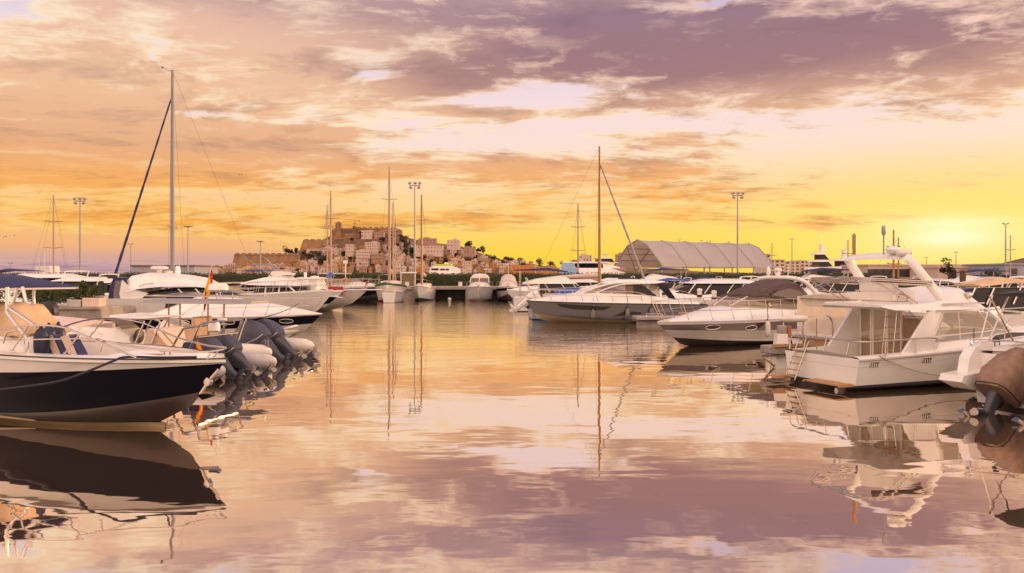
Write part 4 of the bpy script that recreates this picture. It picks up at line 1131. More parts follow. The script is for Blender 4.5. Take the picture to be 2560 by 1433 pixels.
# ------------------------------------------------------------------ inflatable boats with twin outboards
def rib_body(t, L, B, r, tube_mat, zt=.42, hull_mat=None, stripe=True):
    H = Hull(L, B - r * 1.2, .42, .62, .9, chine=.8, zc0=.05, zcb=.5, full=2.2)
    H.build([M['fender_white'], hull_mat or M['fender_white']], t, [(None, 0), (None, 1)])
    H.deck(M['rubber_grey'], t, -.02, .0)
    mb = MB(); path = []; rad = []
    n = 16
    for i in range(n + 1):
        q = i / n; b = (B / 2 - r) * (1 - max(0, (q - .55) / .45) ** 2.4); path.append(Vector((-.65 + (L + .3) * q, b, zt + .30 * q ** 2.2))); rad.append(r)
    path = [Vector((-.95, path[0].y, zt)), Vector((-.88, path[0].y, zt))] + path; rad = [.03, r * .55] + [r * .92] + rad[1:]
    full = path + [Vector((p.x, -p.y, p.z)) for p in reversed(path[:-1])]; fr = rad + list(reversed(rad[:-1]))
    mb.tube(full, fr, 14); tb = mb.build('inflatable_tube', tube_mat, t)
    if stripe:
        for sg in (1, -1):
            q = MB(); q.tube([Vector((p.x, sg * (p.y + r * .99), p.z)) for p in path[3:-3]], .022, 6); q.build('rub_strip', M['rubber_grey'], tb)
            g = MB()
            for k in range(4):
                a = path[4 + k * 3]; g.tube(sag(Vector((a.x, sg * (a.y + r * .72), a.z + r * .72)), Vector((a.x + .8, sg * (a.y + r * .72), a.z + r * .72)), .05, 6), .012, 5)
            g.build('grab_line', M['pale_rope'], tb)
    return H
def arch(t, name, x, hw, z0, z1, lean, mat, r=.03, cross=.0):
    mb = MB(); mb.tube(smooth_path([(x, -hw, z0), (x + lean * .8, -hw * .97, lerp(z0, z1, .85)), (x + lean, -hw * .8, z1), (x + lean, hw * .8, z1), (x + lean * .8, hw * .97, lerp(z0, z1, .85)), (x, hw, z0)], 5), r, 8)
    if cross: mb.tube([(x + lean * cross, -hw * .98, lerp(z0, z1, cross)), (x + lean * cross, hw * .98, lerp(z0, z1, cross))], r * .8, 6)
    return mb.build(name, mat, t)

def rib_near():
    Fr = Frame((-7.45, 20.4), 163, 0); P = Fr.p3
    t = thing('inflatable_boat', 'grey inflatable boat with twin dark outboards and tan seat behind the navy boat', 'inflatable', Fr.o, Fr.deg)
    rib_body(t, 7.6, 2.6, .23, M['rubber_grey'], .30)
    for y in (-.36, .36): outboard(t, OM, (-.16, y, .34), R(52), 1.0)
    # roll bar with a light dome, small flag
    a = arch(t, 'roll_bar', .35, .85, .5, 1.42, -.45, M['steel'], .028, .62); 
    a2 = arch(t, 'roll_bar', .95, .85, .5, 1.30, -.55, M['steel'], .028)
    mb = MB(); mb.lathe([(.02, .14), (.12, .12), (.15, .02), (.15, -.10), (.10, -.13)], (-.02, .25, 1.30)); mb.build('light_dome', M['white_plastic'], a)
    mb = MB(); mb.lathe([(.10, 0), (.10, .05), (.02, .06)], (-.1, .0, 1.45)); mb.tube([(-.1, .2, 1.44), (-.1, .2, 1.75)], .012, 5); mb.build('antenna', M['white_plastic'], a)
    flag(t, SPAIN, (.12, .86, .62), (-.02, .86, 1.12), .34, .26, .5, staff=M['black'], hang=.9, along=(-1, 0, 0))
    # steering console, tan bucket seat, T-top
    sx, sz = Fr.pl(440, 830, 0)
    mb = MB(); mb.prism([(sx + .45, .35), (sx - .45, .35), (sx - .40, .62), (sx + .1, .70), (sx + .22, 1.22), (sx + .42, 1.24), (sx + .55, .8)], -.55, .55); st = mb.build('seat', M['cushion'], t, ang=25)
    mb = MB(); mb.prism([(sx + .12, .70), (sx - .38, .64), (sx + .15, 1.18)], .552, .575); mb.build('seat_panel', M['cushion_tan'], st, ang=25)
    cx = sx + 1.5
    Shell([(cx - .35, .35, .42, 1.02, .38, .02), (cx + .1, .35, .45, 1.25, .40, .02), (cx + .5, .35, .45, 1.15, .36, .02), (cx + .8, .35, .40, .70, .32, .02)]).build('console', M['gel_white'], t)
    mb = MB(); mb.lathe([(.17, -.012), (.19, 0), (.17, .012)], (cx - .42, .1, 1.0), 'x', 16); mb.build('steering_wheel', M['black'], t)
    mb = MB(); mb.box((cx + .15, 0, 1.32), (.5, .6, .03), ry=-.5); mb.build('wind_screen', M['glass_sunset_tint'], t)
    for k, (px, y) in enumerate(((322, .6), (362, .6), (340, -.6), (380, -.6))):
        x0, z0 = Fr.pl(px, 845, y); x1, z1 = Fr.pl(px + 38, 792, y)
        mb = MB(); mb.tube(smooth_path([(x0, y, .45), (lerp(x0, x1, .8), y, 1.2), (x1, y, 1.42), (x1 + .2, y * .9, 1.46)], 5), .024, 6); mb.build('top_frame', M['steel'], t)
    xa, za = Fr.pl(395, 785, 0); xb, zb_ = Fr.pl(320, 795, 0)
    mb = MB(); mb.box(((xa + xb) / 2, 0, 1.50), (abs(xa - xb) + .2, 1.5, .045), bev=.02); mb.build('hard_top', M['warm_white'], t)
    mb = MB(); mb.box((sx - 1.0, .3, .62), (.5, .9, .25), rx=.5, bev=.03); mb.build('locker', M['canvas_navy'], t)
rib_near()

def rib_far():
    Fr = Frame((-7.55, 24.6), 163, 0); P = Fr.p3
    t = thing('inflatable_boat', 'white inflatable boat with grey T-top and raised dark outboards near the cruiser bow', 'inflatable', Fr.o, Fr.deg)
    rib_body(t, 8.0, 2.8, .25, M['fender_white'], .34)
    for y in (-.38, .38): outboard(t, OM, (-.12, y, .34), R(53), 1.2)
    a = MB(); a.tube([(.3, 1.05, .5), (-.05, 1.05, 1.35)], .03, 7); a.build('ski_pole', M['steel'], t)
    mb = MB(); mb.tube([(-.75, 1.15, .35), (-.75, 1.15, .72), (-.83, 1.15, .72), (-.83, 1.15, .35)], .018, 6); mb.build('boarding_ladder', M['steel'], t)
    # low white engine well cover
    Shell([(.15, .36, .5, .60, .46, .02), (.5, .36, .62, .74, .56, .05), (1.4, .36, .66, .80, .6, .05), (2.2, .36, .6, .62, .5, .03)]).build('engine_cover', M['fender_white'], t)
    x0, z0 = Fr.pl(640, 752, .2); x1, z1 = Fr.pl(372, 752, .2)
    tp = Shell([(x0, 1.72, .5, 1.80, .45, .01), (x0 + .5, 1.72, .8, 1.82, .75, .03), (x1 - .4, 1.72, .8, 1.82, .75, .03), (x1, 1.72, .5, 1.80, .45, .01)]).build('hard_top', M['shade_grey'], t)
    mb = MB(); mb.tube([(x0 + .3, .7, 1.95), (x1 - .3, .7, 1.95), (x1 - .1, .0, 1.95), (x1 - .3, -.7, 1.95), (x0 + .3, -.7, 1.95)], .02, 6); mb.build('roof_rail', M['steel'], tp)
    for px in (422, 450, 520, 560):
        for y in (.6, -.6):
            x, z = Fr.pl(px, 800, y); mb = MB(); mb.tube([(x, y, .4), (x, y, 1.8)], .026, 6); mb.build('top_pole', M['mast_gold'], t)
    xr, zr = Fr.pl(546, 725, 0)
    mb = MB(); mb.lathe([(.02, .24), (.24, .22), (.30, .14), (.31, .02), (.24, -.04), (.05, -.05)], (xr, 0, 2.12), seg=20); mb.build('radar_dome', M['white_plastic'], tp)
    mb = MB(); mb.tube([(xr - .3, -.3, 1.84), (xr - .3, -.3, 2.06), (xr - .3, .3, 2.06), (xr - .3, .3, 1.84)], .02, 6); mb.tube([(xr + .3, -.3, 1.84), (xr + .3, -.3, 2.06), (xr + .3, .3, 2.06), (xr + .3, .3, 1.84)], .02, 6); mb.tube([(xr - .3, 0, 2.06), (xr + .3, 0, 2.06)], .02, 6); mb.build('dome_bracket', M['steel'], tp)
    ft = Vector((xr + .45, .2, 1.84)); fl = flag(t, SPAIN, ft, ft + Vector((-.38, 0, 1.05)), .22, .95, 1.0, staff=M['steel'], hang=1.7, along=(-1, 0, 0))
    Shell([(3.0, .36, .42, 1.0, .38, .02), (3.5, .36, .45, 1.2, .40, .02), (4.2, .36, .40, .7, .32, .02)]).build('console', M['gel_white'], t)
    mb = MB(); mb.box((2.5, 0, .7), (.5, .9, .7), bev=.06); mb.box((2.35, 0, 1.1), (.14, .9, .4), bev=.05); mb.build('seat', M['cushion_tan'], t)
    W = Fr.world
    rope('thin grey line from the ski pole to the navy banded cruiser bow', sag(W((-.05, 1.05, 1.3)), Vector((-8.6, 32.2, 1.45)), .12), MATS['dark_rope'], .016)
rib_far()

def covered_dinghy():
    Fr = Frame((-14.4, 27.5), 172, 0)
    t = thing('covered_boat', 'long low boat under a pinkish white cover behind the first inflatable', 'motorboat', Fr.o, Fr.deg)
    H = Hull(9.0, 2.6, .9, 1.1, 1.0, full=2.3); H.build([M['gel_white'], M['gel_white']], t, [(None, 0), (None, 1)])
    mb = MB(); rings = []
    for i in range(25):
        q = i / 24; b = H.b(q) + .04; z = H.zg(q); top = z + .38 * math.sin(math.pi * min(1, q * 1.05 + .02)) ** .6
        rings.append([Vector((9.0 * q, y * b, zz)) for y, zz in ((-1, z - .22), (-1.0, z + .02), (-.6, lerp(z, top, .75)), (0, top + .03 * math.sin(q * 22)), (.6, lerp(z, top, .75)), (1.0, z + .02), (1, z - .22))])
    mb.loft(rings, closed=False, caps=(True, True)); mb.build('boat_cover', M['canvas_pink'], t, ang=50)
    rub(H, M['rubber_grey'], t, lambda q: H.zg(q) - .25, .03)
covered_dinghy()

# ------------------------------------------------------------------ cruiser with navy band and portholes
def banded_cruiser():
    L, rk = 8.4, 1.15
    Fr = Frame(on_water(736, 847), -4, L - rk); P = Fr.p3
    t = thing('motor_cruiser', 'white cruiser with navy band and oval portholes, bow towards mid water', 'motor cruiser', Fr.o, Fr.deg)
    H = Hull(L, 3.3, .92, 1.04, rk, chine=.84, zc0=.10, zcb=.42, full=2.4, flare=1.5, sheerp=1.4)
    lo = lambda q: .40 + .22 * q ** 2; hi = lambda q: .84 + .13 * q ** 2
    h = H.build([M['warm_white'], M['warm_white'], M['navy'], M['gel_white']], t, [(None, 0), (None, 1), (lo, 2), (hi, 3)])
    rub(H, M['white_plastic'], t, lambda q: H.zg(q) - .02, .03)
    C = coach(H, [(.2, 1.00, 1, .95, .02), (1.9, 1.05, 1, .95, .03), (2.6, 1.34, 1, .85, .08), (3.4, 1.66, 1, .68, .14), (4.3, 1.62, 1, .58, .12), (5.4, 1.48, 1, .50, .10), (6.8, 1.28, 1, .42, .08), (7.8, 1.13, 1, .4, .04), (8.28, 1.05, 1, .5, .01)], .05)
    C.build('coach_roof', M['gel_white'], t, rnd=.2)
    G = Shell([(2.3, 1.0, 1.05, 1.84, .90, .02), (2.9, 1.3, 1.0, 1.86, .84, .03), (3.6, 1.55, .8, 1.70, .70, .02), (4.0, 1.55, .5, 1.64, .4, .0)])
    G.build('wind_screen', M['glass_dark'], t)
    for px in (452, 563, 690):
        x, z = Fr.pl(px + 8, 806, -1.5); patch('porthole', ell(x, z, .24, .085), H.side, M['glass_dark'], h, (1, -1), .012, M['steel'], .014)
    bow_rail(H, M['steel'], t, .40, .97, .62, 6, over=.25, inset=.16)
    cleat(t, M['steel'], (7.5, 0, 1.24)); 
    mb = MB(); mb.box((5.2, 0, 1.60), (.6, .6, .05), bev=.02); mb.build('deck_hatch', M['glass_sunset_tint'], t)
    # tender hanging low at the bow shoulder
    q = Vector(Fr.world((L - 1.2, -1.3, 0)))
    d = thing('tender', 'small white inflatable tender floating under the banded cruiser bow', 'dinghy', (-9.75, 31.3, 0), 10)
    rib_body(d, 1.6, 1.0, .15, M['fender_white'], .2, stripe=False)
banded_cruiser()

# ------------------------------------------------------------------ hardtop cruiser with the navy enclosure
def hardtop_cruiser():
    Fr = Frame(at(262, 700, 44), 2, 0); L = 12.5
    t = thing('motor_yacht', 'large white hardtop yacht with swept dark side windows and navy stern canvas', 'motor yacht', Fr.o, Fr.deg); pl = Fr.pl
    H = Hull(L, 4.0, 1.35, 1.75, 1.5, full=2.3); H.build([M['gel_white']] * 2, t, [(None, 0), (None, 1)]); H.deck(M['warm_white'], t)
    y = -1.7
    X = lambda px: pl(px, 700, y)[0]
    Z = lambda py: HC + (688 - py) / F * 43.2
    # salon: dark glass wrapped under a long curved roof
    G = Shell([(X(340), 1.3, 1.75, Z(742), 1.6, .0), (X(372), 1.3, 1.75, Z(728), 1.55, .0), (X(430), 1.35, 1.75, Z(719), 1.5, .0), (X(520), 1.4, 1.7, Z(719), 1.45, .0), (X(560), 1.45, 1.6, Z(727), 1.3, .0), (X(610), 1.5, 1.4, Z(742), 1.1, .0)])
    G.build('side_window', M['glass_dark'], t)
    for px in (455, 498, 540):
        mb = MB(); mb.tube([(X(px - 12), -1.57, Z(722)), (X(px + 14), -1.74, Z(745))], .035, 6); mb.tube([(X(px - 12), 1.57, Z(722)), (X(px + 14), 1.74, Z(745))], .035, 6); mb.build('window_pillar', M['gel_white'], t)
    Rf = Shell([(X(306), Z(735), 1.75, Z(699), 1.5, .02), (X(318), Z(730), 1.8, Z(690), 1.45, .06), (X(345), Z(722), 1.82, Z(686), 1.35, .10), (X(400), Z(717), 1.78, Z(689), 1.2, .14), (X(450), Z(716), 1.72, Z(694), 1.15, .14), (X(490), Z(717), 1.62, Z(700), 1.1, .12), (X(518), Z(720), 1.5, Z(714), 1.1, .06), (X(530), Z(721), 1.35, Z(720.5), 1.1, .01)])
    Rf.build('hard_top', M['gel_white'], t, rnd=.3)
    # sweeping wing down to the aft deck
    for sg in (1, -1):
        mb = MB(); mb.prism([(X(306), Z(700)), (X(330), Z(722)), (X(372), Z(733)), (X(345), Z(752)), (X(332), Z(762)), (X(305), Z(752)), (X(300), Z(735))], sg * 1.78, sg * 1.66); mb.build('roof_wing', M['gel_white'], t)
    mb = MB(); mb.tube(smooth_path([(X(350), -1.84, Z(716)), (X(362), -1.86, Z(711)), (X(388), -1.84, Z(708))], 4), .03, 6); mb.build('grab_rail', M['steel'], t)
    # navy canvas enclosure with clear panels
    for sg in (-1, 1):
        mb = MB(); mb.prism([(X(282), Z(696)), (X(312), Z(694)), (X(322), Z(722)), (X(308), Z(758)), (X(268), Z(758)), (X(272), Z(726))], sg * 1.6, sg * 1.66); ec = mb.build('canvas_side', M['canvas_navy'], t, ang=20)
        mb = MB(); mb.prism([(X(288), Z(702)), (X(303), Z(702)), (X(311), Z(720)), (X(301), Z(748)), (X(284), Z(748)), (X(283), Z(728))], sg * 1.595, sg * 1.665); mb.build('clear_panel', M['clear_vinyl'], ec, ang=20)
    mb = MB(); mb.box((X(290), 0, Z(695)), (1.0, 3.3, .06), bev=.02); mb.build('canvas_roof', M['canvas_navy'], t)
    mb = MB(); mb.lathe([(.12, 0), (.14, .25), (.45, .30), (.47, .40), (.3, .46), (.02, .47)], (X(366), 0, Z(686)), seg=18); mb.lathe([(.18, 0), (.22, .18), (.02, .24)], (X(386), .2, Z(687))); mb.build('radar_dome', M['white_plastic'], t)
    mb = MB(); mb.lathe([(.05, 0), (.06, .35), (.02, .36)], (X(417), -.1, Z(690))); mb.lathe([(.02, -.12), (.2, -.1), (.22, .05), (.02, .1)], (X(417), -.1, Z(681)), 'x'); mb.lathe([(.02, -.12), (.16, -.1), (.17, .05), (.02, .1)], (X(417), -.1, Z(672)), 'x'); mb.build('search_light', M['white_plastic'], t)
    bow_rail(H, M['steel'], t, .5, .97, .65, 7)
hardtop_cruiser()

# ------------------------------------------------------------------ flybridge yacht with navy hull
def flybridge_yacht():
    L, rk = 13.2, 1.8
    Fr = Frame(on_water(795, 780.5), -4, L - rk); pl = Fr.pl; y = -1.9
    t = thing('motor_yacht', 'flybridge yacht with navy hull, white topsides and sloping white upper deck', 'motor yacht', Fr.o, Fr.deg)
    H = Hull(L, 4.2, 1.15, 1.5, rk, full=2.3, zcb=.4, flare=1.5)
    H.build([M['warm_white'], M['navy'], M['gel_white']], t, [(None, 0), (None, 1), (lambda q: .80 + .28 * q, 2)]); H.deck(M['gel_white'], t)
    X = lambda px: pl(px, 720, y)[0]
    Z = lambda py: HC + (688 - py) / F * 54.5
    S_ = coach(H, [(X(640), Z(735), 1, .9, .02), (X(760), Z(735), 1, .85, .05), (X(800), Z(741), 1, .8, .05), (X(838), Z(745.5), 1, .7, .02)], .25); S_.build('coach_roof', M['gel_white'], t, rnd=.15)
    G = Shell([(X(632), 1.3, 1.7, Z(712), 1.5, .0), (X(700), 1.3, 1.65, Z(713), 1.45, .0), (X(722), 1.4, 1.55, Z(714), 1.35, .0), (X(748), 1.45, 1.4, Z(736), 1.2, .0)])
    G.build('side_window', M['glass_dark'], t)
    for (a, b) in ((660, 660), (694, 694), (714, 742)):
        for sg in (1, -1):
            mb = MB(); mb.tube([(X(a), sg * 1.52, Z(713)), (X(b), sg * 1.72, Z(736))], .06, 6); mb.build('window_pillar', M['gel_white'], t)
    Shell([(X(594), Z(710), 1.5, Z(708), 1.5, .0), (X(610), Z(712), 1.8, Z(704), 1.6, .0), (X(650), Z(714), 1.85, Z(694), 1.4, .0), (X(688), Z(714), 1.85, Z(690), 1.3, .0), (X(712), Z(714), 1.75, Z(701), 1.3, .0), (X(735), Z(715), 1.5, Z(714), 1.3, .0)]).build('flybridge', M['gel_white'], t, rnd=.12)
    mb = MB()
    for sg in (1, -1):
        mb.prism([(X(660), Z(694)), (X(672), Z(678)), (X(700), Z(684)), (X(692), Z(692))], sg * 1.3, sg * 1.15)
    mb.prism([(X(671), Z(681)), (X(672), Z(678)), (X(700), Z(684)), (X(698), Z(687))], -1.15, 1.15); mb.build('radar_arch', M['gel_white'], t, ang=25)
    Shell([(X(540), Z(708), 1.4, Z(707), 1.4, .02), (X(600), Z(709), 1.5, Z(707), 1.5, .05)]).build('aft_awning', M['canvas_tan'], t)
    Shell([(X(597), Z(720), 1.6, Z(715), 1.5, .04), (X(640), Z(718), 1.65, Z(711), 1.5, .08), (X(690), Z(717), 1.6, Z(712), 1.4, .05)]).build('bimini', M['canvas_navy'], t)
    for px in (612, 640):
        for sg in (1, -1):
            mb = MB(); mb.tube([(X(px), sg * 1.5, 1.2), (X(px + 6), sg * 1.5, Z(719))], .04, 5); mb.build('bimini_pole', M['steel'], t)
    # outriggers and fly gear
    for px, py, q in ((600, 640, -1.4), (612, 640, 1.4), (640, 645, 0)):
        mb = MB(); mb.tube([(X(672), q, Z(690)), (X(px), q, Z(py))], .035, 5); mb.build('outrigger', M['steel'], t)
    mb = MB(); mb.prism([(X(602), Z(675)), (X(650), Z(674)), (X(650), Z(677)), (X(602), Z(679))], -1.2, 1.2); mb.build('fly_canopy', M['canvas_blue'], t)
    bow_rail(H, M['steel'], t, .42, .97, .75, 7, over=.25)
    patch('porthole', ell(X(735), Z(757), .45, .12), H.side, M['glass_dark'], t, (1, -1), .015, M['steel'], .02)
    rub(H, M['white_plastic'], t, lambda q: H.zg(q) - .02, .04)
flybridge_yacht()

def purple_cover_boat():
    L, rk = 12.0, 1.9
    Fr = Frame(on_water(856, 776), -2, L - rk); pl = Fr.pl
    t = thing('motor_yacht', 'white yacht with purple deck covers and long bow platform', 'motor yacht', Fr.o, Fr.deg)
    H = Hull(L, 3.8, 1.3, 1.55, rk, full=2.2, flare=1.5); H.build([M['warm_white']] * 2, t, [(None, 0), (None, 1)]); H.deck(M['gel_white'], t)
    X = lambda px: pl(px, 720, -1.7)[0]
    Z = lambda py: HC + (688 - py) / F * 57.6
    Shell([(X(734), 1.3, 1.5, Z(698), 1.3, .05), (X(742), 1.3, 1.5, Z(697), 1.35, .05), (X(784), 1.3, 1.45, Z(697), 1.3, .05), (X(790), 1.3, 1.4, Z(718), 1.3, .0)]).build('cabin', M['gel_white'], t)
    Shell([(X(735), Z(698), 1.4, Z(695), 1.35, .06), (X(793), Z(698), 1.4, Z(696), 1.3, .06)]).build('cabin_roof', M['warm_white'], t)
    Shell([(X(733), 1.4, 1.55, Z(712), 1.0, .1), (X(755), 1.4, 1.5, Z(722), 1.0, .12), (X(800), 1.4, 1.4, Z(729), 1.0, .12), (X(860), 1.45, .9, Z(733), .6, .06)]).build('deck_cover', M['canvas_purple'], t, rnd=.2)
    mb = MB(); mb.box((L + .25, 0, 1.52), (1.6, .5, .10), bev=.03); mb.build('bow_platform', M['gel_white'], t)
    bow_rail(H, M['steel'], t, .45, .98, .8, 7, over=.4)
    mb = MB(); mb.lathe([(.1, 0), (.12, .4), (.02, .42)], (X(746), 0, Z(695))); mb.lathe([(.3, 0), (.3, .12), (.02, .15)], (X(770), 0, Z(695))); mb.build('antenna', M['white_plastic'], t)
    mb = MB(); mb.box((X(835), -1.2, Z(727)), (1.1, .2, .6), bev=.05); mb.build('life_raft', M['red_paint'], t)
    flag(t, M['flag_red'], (L - .1, -.2, 1.6), (L + .15, -.2, 2.25), .35, .28, 0, 'pennant', M['steel'], .5, (-1, 0, 0))
purple_cover_boat()

def black_sport_boat():
    Fr = Frame(on_water(936, 753.5), -38, 8.0)
    t = thing('motorboat', 'black hulled motorboat with pale bimini frame beside the two masted sailing boat', 'motorboat', Fr.o, Fr.deg)
    L = 9.0; H = Hull(L, 3.0, 1.3, 1.6, 1.0); H.build([M['black'], M['navy'], M['gel_white']], t, [(None, 0), (None, 1), (lambda q: H.zg(q) - .16, 2)]); H.deck(M['gel_white'], t)
    coach(H, [(2.5, 1.75, 1, .8, .05), (5.5, 1.85, 1, .7, .1), (8.0, 1.7, 1, .5, .05)], .3).build('coach_roof', M['warm_white'], t)
    Shell([(2.6, 1.7, 1.2, 2.25, 1.1, .0), (4.6, 1.75, 1.15, 2.2, 1.0, .0), (5.3, 1.8, 1.0, 1.86, .9, .0)]).build('wind_screen', M['glass_sunset_tint'], t)
    Shell([(.4, 2.72, 1.1, 2.80, 1.05, .03), (3.4, 2.72, 1.1, 2.80, 1.05, .03)]).build('bimini', M['rubber_grey'], t)
    for x in (.6, 3.2):
        for sg in (1, -1):
            mb = MB(); mb.tube([(x * .6 + .8, sg * 1.15, 1.5), (x, sg * 1.05, 2.75)], .03, 5); mb.build('bimini_pole', M['steel'], t)
    bow_rail(H, M['steel'], t, .5, .97, .6, 5)
    flag(t, M['flag_red'], (7.2, -.9, 1.6), (7.4, -.9, 2.5), .35, .3, 0, 'pennant', M['steel'], .5, (-1, 0, 0))
black_sport_boat()
# ------------------------------------------------------------------ sailing boats and masts
def spar(t, name, foot, top, r0, r1, mat, seg=8):
    f, tp = Vector(foot), Vector(top); mb = MB(); mb.tube([f.lerp(tp, k / 6) for k in range(7)], [lerp(r0, r1, (k / 6) ** 1.5) for k in range(7)], seg); return mb.build(name, mat, t)
def wire(t, a, b, r=.006, mat='dark_rope', name='stay'):
    mb = MB(); mb.tube([a, b], r, 4); return mb.build(name, MATS[mat], t)
def furled(t, name, a, b, r0, r1, mat):
    a, b = Vector(a), Vector(b); mb = MB(); n = 40
    mb.tube([a.lerp(b, k / n) for k in range(n + 1)], [lerp(r0, r1, k / n) * (1 + .14 * math.sin(k * 1.9)) * (1 if 0 < k < n else .5) for k in range(n + 1)], 8)
    return mb.build(name, mat, t)
def spreader(t, mast_pt, hw, mat, up=.08):
    mb = MB(); p = Vector(mast_pt); mb.tube([p + Vector((0, -hw, up)), p, p + Vector((0, hw, up))], .035, 5); return mb.build('spreader', mat, t)

def sailboat(label, Fr, L, B, fs, fb, bands_m, mastx, masttop, mat, r=.10, deckmat='warm_white', cabin=True, boom=True, sail='canvas_white', mizzen=None, spreads=(.45, .72), full=2.0, jib=None, furl=False, group=None, band=None):
    t = thing('sailing_boat', label, 'sailing boat', Fr.o, Fr.deg, group)
    H = Hull(L, B, fs, fb, L * .10, chine=.80, zc0=.02, zcb=.25, full=full, flare=1.2, stern=.62, sheerp=1.3, dip=.12, t0=.45)
    H.build([M[bands_m[0]], M[bands_m[1]]] + ([M[bands_m[2]]] if len(bands_m) > 2 else []), t, [(None, 0), (None, 1)] + ([(band or (lambda q: H.zg(q) - .2), 2)] if len(bands_m) > 2 else []))
    H.deck(M[deckmat], t); rub(H, M['varnish'], t, lambda q: H.zg(q) + .01, .035)
    if cabin:
        coach(H, [(L * .25, fs + .55, 1, .85, .06), (L * .6, fs + .55, 1, .8, .08), (L * .72, fs + .35, .9, .6, .05)], .35).build('cabin', M[deckmat], t)
    z0 = fs + .3; tip = Vector((mastx, 0, masttop))
    mst = spar(t, 'mast', (mastx, 0, z0), tip, r, r * .6, mat)
    for f in spreads: spreader(mst, (mastx, 0, lerp(z0, masttop, f)), B * .24, mat)
    for sg in (1, -1):
        b = H.b(H.tx(mastx)); wire(t, (mastx - .3, sg * b, fs), tip - Vector((0, 0, .3)))
    wire(t, (0.1, 0, fs), tip)
    if furl: furled(t, 'furled_jib', (L - .3, 0, fb + .1), tip - Vector((0, 0, masttop * .10)), .095, .05, M[jib or 'canvas_navy'])
    else: wire(t, (L - .1, 0, fb), tip)
    if boom:
        mb = MB(); mb.tube([(mastx, 0, z0 + 1.1), (mastx - L * .36, 0, z0 + 1.0)], .06, 6); mb.build('boom', mat, t)
        furled(t, 'furled_sail', (mastx - .1, 0, z0 + 1.32), (mastx - L * .34, 0, z0 + 1.15), .20, .10, M[sail])
    if mizzen:
        mx, mt = mizzen; m2 = spar(t, 'mizzen_mast', (mx, 0, z0), (mx, 0, mt), r * .8, r * .5, mat); spreader(m2, (mx, 0, lerp(z0, mt, .6)), B * .2, mat)
        furled(t, 'furled_sail', (mx - .1, 0, z0 + 1.3), (mx - L * .2, 0, z0 + 1.2), .16, .08, M[sail])
    rail(t, M['steel'], [(L * .55, -B * .40, fs + .7), (L * .8, -B * .27, fb + .6), (L * .98, 0, fb + .7), (L * .8, B * .27, fb + .6), (L * .55, B * .40, fs + .7)], [((L * .8, sg * B * .27, fb + .6), (L * .8, sg * B * .25, fb)) for sg in (1, -1)], .018, 'pulpit')
    return t, H

def two_master():
    p = on_water(968, 756.5); Fr = Frame(p, -86, 9.0)
    sailboat('two masted wooden sailing boat with green rail and red waterline', Fr, 10.0, 3.2, 1.45, 1.95, ('red_paint', 'warm_white', 'green_paint'), 6.6, 13.2, M['mast_pink'], .13, mizzen=(1.8, 10.2), sail='canvas_tan', band=lambda q: 1.45 + .5 * q ** 1.3 - .28)
two_master()
def white_sloop():
    Fr = Frame(on_water(1047, 752.5), -92, 7.6)
    sailboat('white sailing boat with golden wooden mast and folded sail cover', Fr, 8.4, 2.5, 1.15, 1.5, ('antifoul', 'gel_white'), 5.6, 10.9, M['mast_gold'], .13, sail='canvas_white')
white_sloop()
def mast_boat(label, px, ytop, Y, heading, L, mat, r=.09, **kw):
    """sailing boat whose hull is mostly hidden behind others"""
    p = at(px, 688, Y); f = Vector((math.cos(R(heading)), math.sin(R(heading)), 0))
    Fr = Frame((p.x + f.x * L * .42, p.y + f.y * L * .42), heading, L)
    Fr.o = Vector((p.x, p.y, 0)) - Fr.f * (L * .58)
    return sailboat(label, Fr, L, L * .29, 1.0, 1.3, ('antifoul', 'gel_white'), L * .58, HC + (688 - ytop) / F * Y, mat, r, **kw)
t_, _h = mast_boat('tall grey masted sailing boat with navy furled headsail leaning left', 431, 176, 52, 180, 10.5, M['mast_alu'], .15, jib='canvas_navy', furl=True, spreads=(.30,), boom=False)
mb = MB(); mb.tube([(6.1, 0, 15.95), (6.1, 0, 15.8), (6.75, 0, 16.1)], .02, 5); mb.lathe([(.02, 0), (.10, .05), (.02, .12)], (6.75, 0, 16.05), seg=8); mb.build('wind_vane', M['mast_alu'], t_)
mast_boat('slim masted sailing boat behind the hedge end at the far left', 134, 487, 62, 100, 9.5, M['mast_pink'], .075, boom=False)
mast_boat('slim masted sailing boat behind the purple covered yacht', 827, 477, 66, 97, 9.0, M['mast_pink'], .085, sail='canvas_blue')
mast_boat('thin second mast boat close beside the slim masted one', 818, 512, 69, 97, 8.0, M['mast_pink'], .07, boom=False)
mast_boat('slim masted sailing boat behind the white fishing cruiser', 1445, 508, 70, 97, 9.0, M['mast_pink'], .085, sail='canvas_navy')
mast_boat('tall brown masted sailing boat behind the grey cruiser', 1499, 366, 60, 0, 9.5, M['mast_gold'], .12, jib='shade_grey', furl=True, spreads=(.42,))
mast_boat('sailing boat with thin mast left of the ferry', 988, 545, 79, 90, 7.0, M['mast_pink'], .06, boom=False)
mast_boat('thin masted boat among the moored boats under the radar arch', 2120, 600, 70, 95, 8.0, M['mast_pink'], .07, boom=False)
mast_boat('boat with brown mast seen through the radar arch', 2234, 575, 60, 100, 8.0, M['mast_gold'], .085, boom=False)
mast_boat('boat with shorter mast right of the brown one', 2246, 594, 66, 100, 8.0, M['mast_gold'], .07, boom=False)
mast_boat('thin masted boat in front of the distant shed at right', 2526, 588, 75, 100, 8.0, M['mast_pink'], .06, boom=False)
mast_boat('thin masted boat left of the apartment blocks', 1930, 608, 80, 100, 7.0, M['mast_pink'], .05, boom=False)

